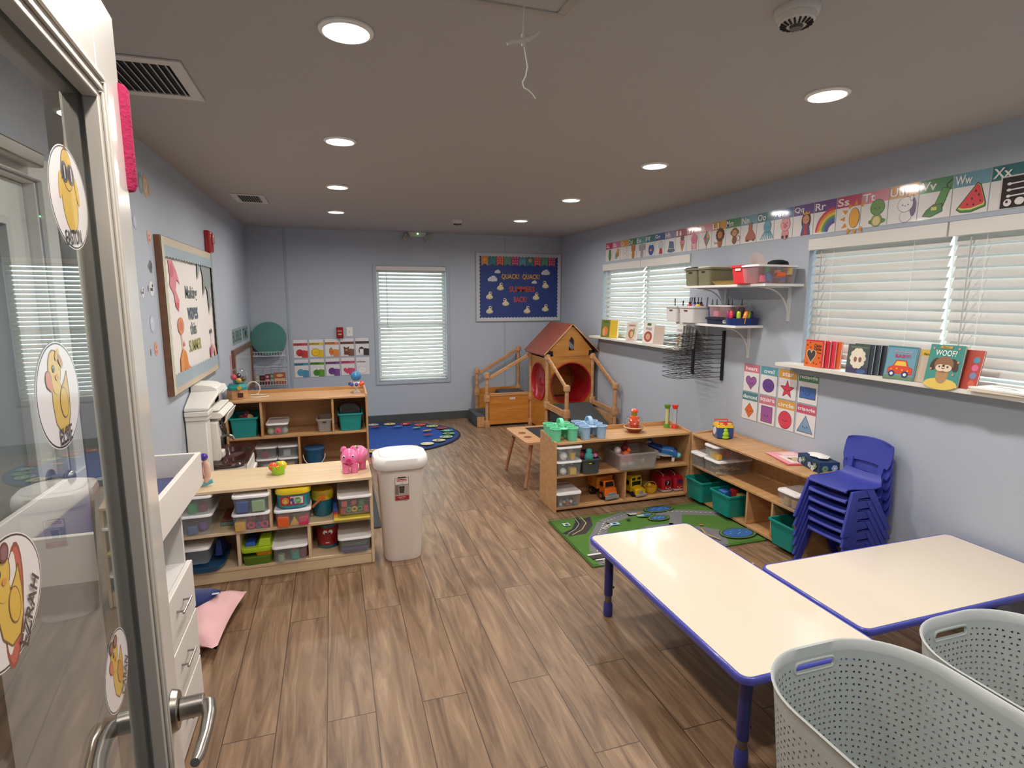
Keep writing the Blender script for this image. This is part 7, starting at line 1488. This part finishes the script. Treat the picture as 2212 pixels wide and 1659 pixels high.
for (x0, x1, h_, c_, c2, lb) in ((-.905, -.86, .125, '9fa898', 'c9c4a0', 'pale booklet at the left of the lower wire shelf'), (-.857, -.80, .11, '3a161c', '7a2a34', 'dark maroon book on the lower wire shelf'), (-.797, -.745, .125, '7a2434', 'c9a9b4', 'wine red book on the lower wire shelf'), (-.742, -.70, .13, '5c6a54', '9aa88c', 'grey green book on the lower wire shelf'), (-.697, -.57, .14, 'a4573a', 'c9b27a', 'wide orange brown book on the lower wire shelf')):
    a = Art((x0, 7.235, .603), BU, UP, 'paper', .0004); a.slab(0, 0, x1-x0, h_, .02, c_); a.rect(.004, h_*.3, x1-x0-.004, h_*.5, c2); a.ell((x1-x0)/2, h_*.75, (x1-x0)*.3, h_*.12, c2); tag(a.build('book', None, 0), lb, 'book', 'books on the lower wire shelf')
# electrical cord from the corner shelf
# ------------------------------------------------------------------ wall shelves on the right
def wshelf(y0, y1, x0, z, lb, bys):
    t = T('wall_shelf', lb, 'wall shelf', (XR, (y0+y1)/2, z)); b = B('satin', 'e4e4e4'); b.box(x0, XR-.0005, y0, y1, z-.018, z); b.build('board', t, bevel=.002)
    for y in bys:
        b = B('satin', 'd9dadc'); b.box(XR-.010, XR-.0005, y-.012, y+.012, z-.26, z-.0185); b.box(x0+.05, XR-.0105, y-.012, y+.012, z-.026, z-.0185)
        pts = [(XR-.010-.21*(1-math.cos(R(q))), z-.24+.215*math.sin(R(q))) for q in range(0, 91, 10)]
        b.loft([[(x, y-.008, q), (x, y+.008, q), (x+.006, y+.008, q-.008), (x+.006, y-.008, q-.008)] for x, q in pts]); b.build('bracket', t, 50)
wshelf(3.10, 4.02, 2.76, 1.732, 'upper white wall shelf with olive baskets and marker tubs between the windows', (3.22, 3.90))
wshelf(3.46, 4.22, 2.84, 1.432, 'lower white wall shelf with white baskets and paint bottles', (3.60, 4.12))
t2 = None
zS = 1.7325
def bz(x, y, z, w_, d_, h, lb, col, **k): return bin_(x, y, z, w_, d_, h, lb, rz=rD, col=col, **k)
for y, lb in ((3.955, 'olive woven basket at the left end of the upper wall shelf'), (3.79, 'olive woven basket second on the upper wall shelf')):
    bin_(2.775, y, zS, .155, .30, .135, lb, rz=rD, col='77755c', name='woven_basket', cat='basket', grp='olive baskets', holes=('1c1a14', .018, .005, .105), taper=.9)
for y, c_ in ((3.955, '33342e'), (3.79, 'cfccc2')):
    b = B('satin', c_); b.loft([rr_loop(2.92, y, .30, .15, .02, zS+.137), rr_loop(2.92, y, .30, .15, .02, zS+.145), rr_loop(2.92, y, .28, .13, .02, zS+.149)]); tag(b.build('basket_lid'), ('dark' if c_ == '33342e' else 'pale')+' lid lying on the '+('left' if c_ == '33342e' else 'second')+' olive basket', 'lid')
b = B('satin', 'a88a3c'); b.loft([rr_loop(2.87, 3.545, .17, .26, .04, zS+.001), rr_loop(2.87, 3.545, .21, .31, .05, zS+.03), rr_loop(2.87, 3.545, .205, .305, .05, zS+.03), rr_loop(2.87, 3.545, .165, .255, .04, zS+.004)]); tag(b.build('tray'), 'thin mustard plastic tray in front of the red tub', 'tray')
bin_(2.705, 3.305, zS, .15, .36, .125, 'bright red plastic bin on the upper wall shelf', rz=rD, col='d8323c', name='red_bin', cat='bin')
a = Art((2.7005, 3.33, zS+.09), RU, UP, 'paper', .0003); a.slab(0, 0, .055, .016, .001, 'e9d9d6'); tag(a.build('label_strip', None, 0), 'white label strip stuck on the red bin', 'label')
tub(2.875, 3.112, zS, .36, .17, .125, 'long clear tub of foam toys with white lid on the upper wall shelf', lidmat='satin', name='foam_tub')
place = 'inside the long clear tub on the upper shelf'
for k, (x, y, s_, c_, zz) in enumerate(((2.78, 3.15, .045, 'd9365c', .01), (2.83, 3.16, .05, '3563b0', .02), (2.90, 3.15, .05, 'f0672c', .04), (2.95, 3.16, .045, '8a4fa0', .01), (3.0, 3.15, .05, 'e8b62a', .06), (2.84, 3.18, .045, '3f9b48', .075), (2.88, 3.2, .045, '8a4fa0', .005), (3.01, 3.16, .04, '8e2b3a', .005), (2.97, 3.2, .045, '3f9b48', .06), (2.92, 3.17, .04, '5b6f9c', .075))): piece('cyl', x, y, zS+zz, s_, c_, place)
b = B('satin', 'f0672c'); b.x = Matrix.Translation((2.90, 3.128, zS+.06)) @ Matrix.Rotation(R(90), 4, 'Y'); b.lathe([(.018, -.035), (.018, .035), (.011, .035), (.011, -.035)], n=18); tag(b.build('foam_ring'), 'orange hollow foam roller showing through the long clear tub', 'toy')
b = B('gloss', 'ece0de'); b.x = Matrix.Translation((2.875, 3.33, zS+.15)) @ Matrix.Rotation(R(80), 4, 'X'); b.lathe([(.02, -.004), (.06, 0), (.072, .012), (.068, .012), (.02, .002)], n=30, cap0=True, cap1=True); tag(b.build('paper_plate'), 'pale pink round plate standing behind the red bin', 'plate')
b = B('matte', '17171a'); b.loft([rr_loop(2.945, 3.2, .15, .11, .05, zS+.1265), rr_loop(2.945, 3.2, .13, .10, .045, zS+.15), rr_loop(2.945, 3.2, .07, .06, .028, zS+.162)]); tag(b.build('felt_hat'), 'black rounded hat lying on the long clear tub', 'hat')
zS = 1.4325
for y, lb in ((4.245, 'white woven basket at the left end of the lower wall shelf'), (4.03, 'white woven basket second on the lower wall shelf')):
    bin_(2.80, y, zS, .165 if y > 4.1 else .20, .26, .135, lb, rz=rD, col='d5d2d2', name='woven_basket', cat='basket', grp='white baskets', holes=('5c2026' if y < 4.1 else '4a4e58', .02, .005, .10), taper=.93)
def brush(x, y, z, lean, c_, lb, h=.12):
    b = B('gloss', c_); b.tube([(x, y, z), (x+lean, y+lean*.6, z+h)], [.004, .0055], 7); tag(b.build('paint_brush'), lb, 'paint brush', 'brushes in the white baskets')
brush(2.86, 4.27, zS+.08, -.01, '5a3a34', 'brown brush handle in the left white basket'); brush(2.90, 4.22, zS+.08, .006, '20242c', 'short black brush handle in the left white basket', .10)
brush(2.87, 4.06, zS+.09, .015, '4a3f48', 'grey brush handle beside the red bottle'); brush(2.92, 4.08, zS+.09, -.01, '3c3038', 'dark brush handle at the left of the second white basket'); brush(2.95, 3.96, zS+.09, .012, '6a5a62', 'mauve brush handle in the second white basket')
def paint(x, y, z, c_, lb, s_=1, grp='squeeze paint bottles'):
    t = T('paint_bottle', lb, 'paint bottle', (x, y, z), grp); b = B('gloss', c_); b.lathe([(.026*s_, .001), (.027*s_, .10*s_), (.024*s_, .12*s_), (.012*s_, .135*s_)], (x, y, z), 18); b.build('bottle', t)
    b = B('gloss', '26262e'); b.lathe([(.011*s_, .1355*s_), (.011*s_, .15*s_), (.0035*s_, .153*s_), (.003*s_, .19*s_)], (x, y, z), 12); b.build('nozzle', t)
for x, y, c_, n_ in ((2.88, 4.09, 'c0344a', 'red'), (2.87, 4.01, '7a5ca8', 'purple'), (2.94, 4.02, 'b0405a', 'rose'), (2.87, 3.965, 'd9c03a', 'yellow')): paint(x, y, zS+.02, c_, n_+' paint bottle in the second white basket')
for x, y, c_, n_ in ((2.96, 3.90, '3b4a8c', 'blue'), (2.95, 3.83, '24242a', 'black'), (2.99, 3.74, '8a8e96', 'grey'), (2.97, 3.67, '6a1c24', 'maroon'), (3.0, 3.60, '40303a', 'plum')): paint(x, y, zS, c_, n_+' paint bottle standing behind the stacked clear tub', 1.02)
bin_(2.855, 3.70, zS, .27, .20, .05, 'navy lower tub of the stack on the lower wall shelf', rz=rD, col='171c38', name='navy_tub', cat='tub', taper=.95)
tub(2.86, 3.70, zS+.055, .27, .19, .095, 'clear pinkish tub of supplies stacked on the navy tub', rz=rD, body='clear_pink', lidmat='clear_lid', lidcol='8a4a54', name='supply_tub')
for k, (y, c_) in enumerate(((3.79, 'e58aa8'), (3.74, '8e2b3a'), (3.69, '2b2b30'), (3.64, '8e2b3a'), (3.60, '2b2b30'))): piece('block', 2.93, y, zS+.058, .045, c_, 'inside the supply tub on the wall shelf')
a = Art((2.853, 3.625, zS+.012), RU, UP, 'paper', .0003); a.slab(0, 0, .045, .026, .001, 'd5d5dc'); a.rect(.008, .008, .037, .016, '4a4e5c'); tag(a.build('label_tag', None, 0), 'white label on the navy tub', 'label')
t = T('squeeze_bottle', 'clear empty squeeze bottle behind the marker caddy', 'bottle', (3.0, 3.55, zS)); b = B('clear', 'ffffff'); b.lathe([(.03, .001), (.032, .03), (.032, .11), (.022, .135), (.01, .15), (.006, .18)], (3.02, 3.545, zS), 20); b.build('bottle', t)
t = T('marker_caddy', 'navy caddy with two round cups at the right of the lower wall shelf', 'caddy', (2.97, 3.53, zS))
b = B('gloss', '182c6c'); b.loft([rr_loop(2.955, 3.535, .215, .13, .03, zS+.001), rr_loop(2.955, 3.535, .225, .14, .03, zS+.055), rr_loop(2.955, 3.535, .21, .125, .028, zS+.055), rr_loop(2.955, 3.535, .20, .115, .028, zS+.01)]); b.build('caddy_body', t, 50)
for k, (x, y, c_, n_, lean) in enumerate(((2.865, 3.58, '8a2a5c', 'plum', .0), (2.865, 3.545, 'd0284a', 'red', .0), (2.89, 3.495, 'a8c22c', 'lime', .0), (2.925, 3.48, 'ee8424', 'orange', .022), (2.965, 3.485, '8fb02c', 'green', .008), (3.01, 3.50, '1b2c5c', 'navy', .0))):
    b = B('gloss', c_); b.tube([(x, y, zS+.012), (x+lean*.2, y, zS+.05), (x+lean, y, zS+.095), (x+lean*1.1, y, zS+.106)], [.012, .0155, .0155, .009], 14); tag(b.build('marker'), f'fat {n_} marker standing in the navy caddy', 'marker', 'markers in the navy caddy')
# wire file rack
t = T('wire_file_rack', 'black wall mounted wire file rack with many tiers below the wall shelves', 'file rack', (XR, 4.08, .95))
for y in (4.29, 3.888):
    b = B('satin', '101114'); b.box(XR-.018, XR-.0005, y-.012, y+.012, .955, 1.37); b.build('upright', t, bevel=.002)
for k in range(10):
    z = .985+.0385*k; b = B('satin', '17181b'); tipx = 2.70; r_ = .0018
    b.tube([(XR-.018, 4.28, z), (tipx+.01, 4.20, z-.014), (tipx, 4.09, z-.016), (tipx+.01, 3.98, z-.014), (XR-.018, 3.897, z)], .0024, 6)
    for q in range(1, 7): f = q/7; b.tube([(XR-.02-(XR-.03-tipx)*f, 4.28-.075*f, z-.014*f), (XR-.02-(XR-.03-tipx)*f, 3.897+.078*f, z-.014*f)], r_, 5)
    b.tube([(XR-.018, 4.15, z), (tipx, 4.12, z-.015)], r_, 5); b.tube([(XR-.018, 4.02, z), (tipx, 4.05, z-.015)], r_, 5); b.build('wire_tier', t)
# ------------------------------------------------------------------ books on the sills
def book(x, y, z, w_, h, th, col, lb, art=None, grp=None, lean=0, yaw_=0, edge='e6e0d4', rounded=False):
    """standing book, cover faces -x (towards the room), width along y; lean tips the top towards the wall"""
    X = Matrix.Translation((x, y, z)) @ Matrix.Rotation(R(yaw_), 4, 'Z') @ Matrix.Rotation(R(lean), 4, 'Y')
    t = T('board_book', lb, 'book', (x, y, z), grp); b = B('laminate', col); b.x = X
    b.box(0, .0022, -w_/2, w_/2, .001, h); b.box(th-.0022, th, -w_/2, w_/2, .001, h); b.box(.0023, th-.0023, w_/2-.002, w_/2, .001, h)
    b.build('cover', t, bevel=.0008); b = B('paper', edge); b.x = X; b.box(.0025, th-.0025, -w_/2+.002, w_/2-.0025, .003, h-.002); b.build('pages', t)
    if art:
        a = Art((-.0003, w_/2, 0), RU, UP, 'laminate', .0002); a.x = X; art(a, w_, h); a.build('cover_art', t, 0)
    return t
zs_ = 1.1905
def art_hands(c1, c2):
    def f(a, w_, h): a.ell(w_*.5, h*.4, w_*.35, h*.26, c1); a.ell(w_*.4, h*.45, w_*.08, h*.06, c2); a.ell(w_*.6, h*.45, w_*.08, h*.06, c2); a.rect(w_*.2, h*.8, w_*.8, h*.87, c2)
    return f
# far window
book(2.985, 5.84, zs_, .13, .20, .018, 'c98a2c', 'orange and green vegetable book at the far left of the far sill', lambda a, w_, h: (a.rect(0, 0, w_, h, '6a7a2a'), a.ell(w_*.5, h*.35, w_*.3, h*.28, 'd9793c'), a.ell(w_*.35, h*.3, w_*.15, h*.22, 'e09a6a'), a.rect(w_*.2, h*.85, w_*.8, h*.92, '3a5a1c')), lean=6, yaw_=22)
book(3.01, 5.69, zs_, .11, .20, .03, 'dbb52c', 'yellow book behind the vegetable book on the far sill', None, lean=6, yaw_=22)
book(2.985, 5.25, zs_, .135, .195, .02, 'd9cbc2', 'pale book with animals on the far sill, second from the left', lambda a, w_, h: (a.rect(w_*.2, h*.78, w_*.85, h*.88, 'b08a86'), a.ell(w_*.5, h*.38, w_*.28, h*.25, 'a4694a'), a.ell(w_*.55, h*.36, w_*.15, h*.17, 'd9b08a'), a.ell(w_*.75, h*.5, w_*.08, h*.2, '8a9a6a'), a.rect(w_*.2, h*.06, w_*.8, h*.12, 'cfa090')), lean=7, yaw_=20)
book(2.985, 4.915, zs_, .145, .20, .022, 'e8e2dc', 'white book with a red wreath of faces on the far sill', lambda a, w_, h: (a.ell(w_*.5, h*.33, w_*.36, h*.27, 'a4503c'), a.ell(w_*.5, h*.33, w_*.2, h*.15, 'd9a58a'), a.face(w_*.5, h*.33, .012), a.text('Wild', w_*.5, h*.72, .03, '8a8a90'), a.rect(w_*.35, h*.88, w_*.7, h, '3f6a44')), lean=6, yaw_=16)
book(3.02, 4.78, zs_, .12, .18, .012, 'c9b4a8', 'thin tan book tucked behind the white wreath book', None, lean=6, yaw_=16)
book(2.985, 4.39, zs_, .10, .205, .012, 'ece6e0', 'white yellow bird book in front of the row on the far sill', lambda a, w_, h: (a.text('COLORS', w_*.5, h*.76, .02, '7a4a7a', w_*.8), a.ell(w_*.5, h*.33, w_*.22, h*.13, 'd9b52c'), a.line([(w_*.35, h*.5), (w_*.5, h*.6), (w_*.65, h*.5)], .012, 'a4502c'), a.line([(w_*.5, h*.2), (w_*.5, h*.08)], .02, 'a4502c')), lean=4)
for k in range(4): book(3.0+.006*k, 4.345-.036*k, zs_, .07, .20-.004*k, .010, ['9a9c9c', '8f9292', 'a3a5a6', 'c9c9c6'][k], ['first', 'second', 'third', 'last'][k]+' grey spine book of the row at the right end of the far sill', None, lean=4, grp='grey row on the far sill', yaw_=-6)
# near window
def a_heart(a, w_, h):
    a.rect(0, 0, w_, h, 'e06a24'); a.rect(w_*.93, 0, w_, h, 'd0284a'); a.rect(0, h*.95, w_, h, 'd0284a')
    P = [(w_*.36+.036*(16*math.sin(t)**3)/16, h*.42+.05*(13*math.cos(t)-5*math.cos(2*t)-2*math.cos(3*t)-math.cos(4*t))/16) for t in [2*PI*q/30 for q in range(30)]]
    a.out(P, '4a4038', 'd9cfc0', .004); a.text('Chicka', w_*.68, h*.80, .020, '1c1414', .058); a.text('Chicka', w_*.68, h*.68, .020, '1c1414', .058); a.text('Tree', w_*.78, h*.54, .012, '2a1a14')
    for u, v in ((.1, .8), (.25, .9), (.3, .72), (.8, .35), (.9, .2), (.15, .12), (.55, .15), (.7, .12)): a.ell(w_*u, h*v, .005, col='6a2414', n=8)
book(2.985, 2.875, zs_, .145, .175, .014, 'e06a24', 'orange Chicka Chicka heart book at the left of the near sill', a_heart, lean=2)
for k, c_ in enumerate(('c8283c', 'd8344a', 'e4602c')): book(3.002+.015*k, 2.84-.028*k, zs_, .14, .172, .012, c_, ['first red book', 'second red book', 'orange red book'][k]+' behind the Chicka Chicka book on the near sill', None, lean=2)
def a_fluff(a, w_, h):
    a.rect(0, 0, w_, h, '3f4f4c'); a.rect(0, 0, w_, h*.22, '3c2f5c')
    for q in range(10): a.ell(w_*.5+.032*math.cos(q*.628), h*.52+.045*math.sin(q*.628), .018, .018, 'e6ddc8')
    a.ell(w_*.5, h*.52, .036, .048, 'e6ddc8'); a.ell(w_*.4, h*.48, .010, .016, '8a5a54'); a.ell(w_*.62, h*.48, .010, .016, '8a5a54'); a.text("Night Monsters", w_*.55, h*.9, .010, '8fa37a', w_*.8); a.ell(w_*.72, h*.08, .03, .014, '3a5a8a')
book(2.975, 2.545, zs_, .135, .172, .013, '3f4f4c', 'dark green book with a fluffy cream creature on the near sill', a_fluff, lean=4, yaw_=6)
for k in range(5): book(2.985+.017*k, 2.52-.026*k, zs_, .13, .176-.001*k, .012, ['2c3240', '39414f', '2f3542', '434b57', '55606c'][k], ['first', 'second', 'third', 'fourth', 'fifth'][k]+' dark spine book behind the fluffy creature book', None, lean=4, grp='dark books in a row on the near sill')
def a_car(a, w_, h):
    a.rect(0, 0, w_, h, '3a7f8c'); a.rect(.004, .02, w_-.004, h-.01, '6a9cb0'); a.rect(.004, .004, w_-.004, h*.12, '6f8a5c'); a.out([(.02, h*.18), (.02, h*.34), (.045, h*.40), (.06, h*.58), (.115, h*.58), (.13, h*.40), (w_-.012, h*.36), (w_-.012, h*.18)], 'd9441f', '8a2410', .002); a.shape([(.052, h*.42), (.064, h*.55), (.11, h*.55), (.12, h*.42)], 'e9c44a')
    for u in (.045, .118): a.ell(u, h*.17, .018, .018, '22306a'); a.ell(u, h*.17, .009, .009, 'e9e6e2')
    for u, v in ((.04, .3), (.07, .33), (.1, .3), (.13, .28)): a.ell(u, h*v, .005, col='e9b03a', n=8)
    a.text('Zoom Zoom', w_*.55, h*.84, .012, 'c9a9c0', w_*.6); a.text('BABY!', w_*.55, h*.71, .018, 'c8386a', w_*.5)
book(2.955, 2.27, zs_, .165, .185, .012, '3a7f8c', 'turquoise Zoom Zoom Baby book with red car on the near sill', a_car, lean=9, yaw_=4)
for k, c_ in enumerate(('c9b8a4', 'd8cfc2')): book(2.975+.017*k, 2.19-.012*k, zs_, .10, .18, .013, c_, ['tan', 'cream'][k]+' spine book directly behind the red car book', None, lean=9)
book(2.985, 2.118, zs_, .12, .172, .014, 'd9b02c', 'yellow farm book between the car book and the dog book', lambda a, w_, h: (a.rect(0, 0, w_, h*.75, '6a7a4a'), a.ell(w_*.3, h*.5, .018, .025, '6a5a7a'), a.ell(w_*.35, h*.22, .02, .022, 'a4502c'), a.ell(w_*.6, h*.3, .02, .03, 'e6dcd0'), a.text('Farm Baby', w_*.4, h*.87, .016, '3a2a1a', w_*.6)), lean=5)
def a_dog(a, w_, h):
    a.rect(0, 0, w_, h, '3f8f86'); a.ell(w_*.5, h*.05, w_*.48, h*.14, 'e0c25c'); a.rect(0, 0, w_, h*.05, 'e0c25c'); a.ell(w_*.5, h*.27, .03, .045, 'b08a5c'); a.ell(w_*.22, h*.52, .018, .034, '4a3228', rot=-20); a.ell(w_*.80, h*.52, .018, .034, '4a3228', rot=20); a.ell(w_*.5, h*.52, .046, .042, '8f6444'); a.ell(w_*.42, h*.44, .024, .018, 'e6cdb4'); a.ell(w_*.6, h*.44, .024, .018, 'e6cdb4'); a.face(w_*.5, h*.47, .02); a.ell(w_*.5, h*.49, .007, .005, '2a1a18')
    a.text('WOOF?', w_*.5, h*.80, .030, 'e6efe9', w_*.62); a.rect(w_*.3, h*.91, w_*.65, h*.97, 'c9a24a'); a.text('HELLO', w_*.47, h*.94, .008, '5a3a1a')
    for u, v in ((.12, .9), (.85, .92), (.82, .3), (.15, .4), (.9, .6)): a.ell(w_*u, h*v, .006, col='d98a80', n=8)
book(2.945, 2.035, zs_, .165, .212, .014, '3f8f86', 'teal WOOF? book with brown puppy on the near sill', a_dog, lean=10, yaw_=2)
book(2.975, 1.95, zs_, .13, .195, .012, 'b8483c', 'dark book with round tabs peeking out behind the puppy book', lambda a, w_, h: [a.ell(w_*.80, h*(.15+.2*q), .016, .016, ['d0604a', '7a88b0', 'd86a94', '5a8fa4'][q]) for q in range(4)], lean=12)
def flatpad(y, z, w_, d_, th, lb, c_, art=None, rot=0, x=3.015):
    X = Matrix.Translation((x, y, z)) @ Matrix.Rotation(R(rot), 4, 'Z'); a = Art((0, 0, th), (0, -1, 0), (1, 0, 0), 'paper', .0003); a.x = X; a.slab(-w_/2, -d_/2, w_/2, d_/2, th-.001, c_)
    if art: art(a)
    tag(a.build('paper_pad', None, 0), lb, 'pad', 'pads lying on the near sill')
flatpad(1.745, zs_, .30, .16, .010, 'lower cream paper pad lying on the near sill beside the puppy book', 'd9cdbc', rot=4); flatpad(1.755, zs_+.0105, .28, .15, .009, 'upper white paper pad with pink marks on the near sill', 'e9e6e2', lambda a: (a.line([(-.09, .02), (-.03, .03), (.02, .01)], .012, '9a5a64'), a.line([(-.02, -.02), (.05, -.01)], .006, 'b5989c')), rot=-3)
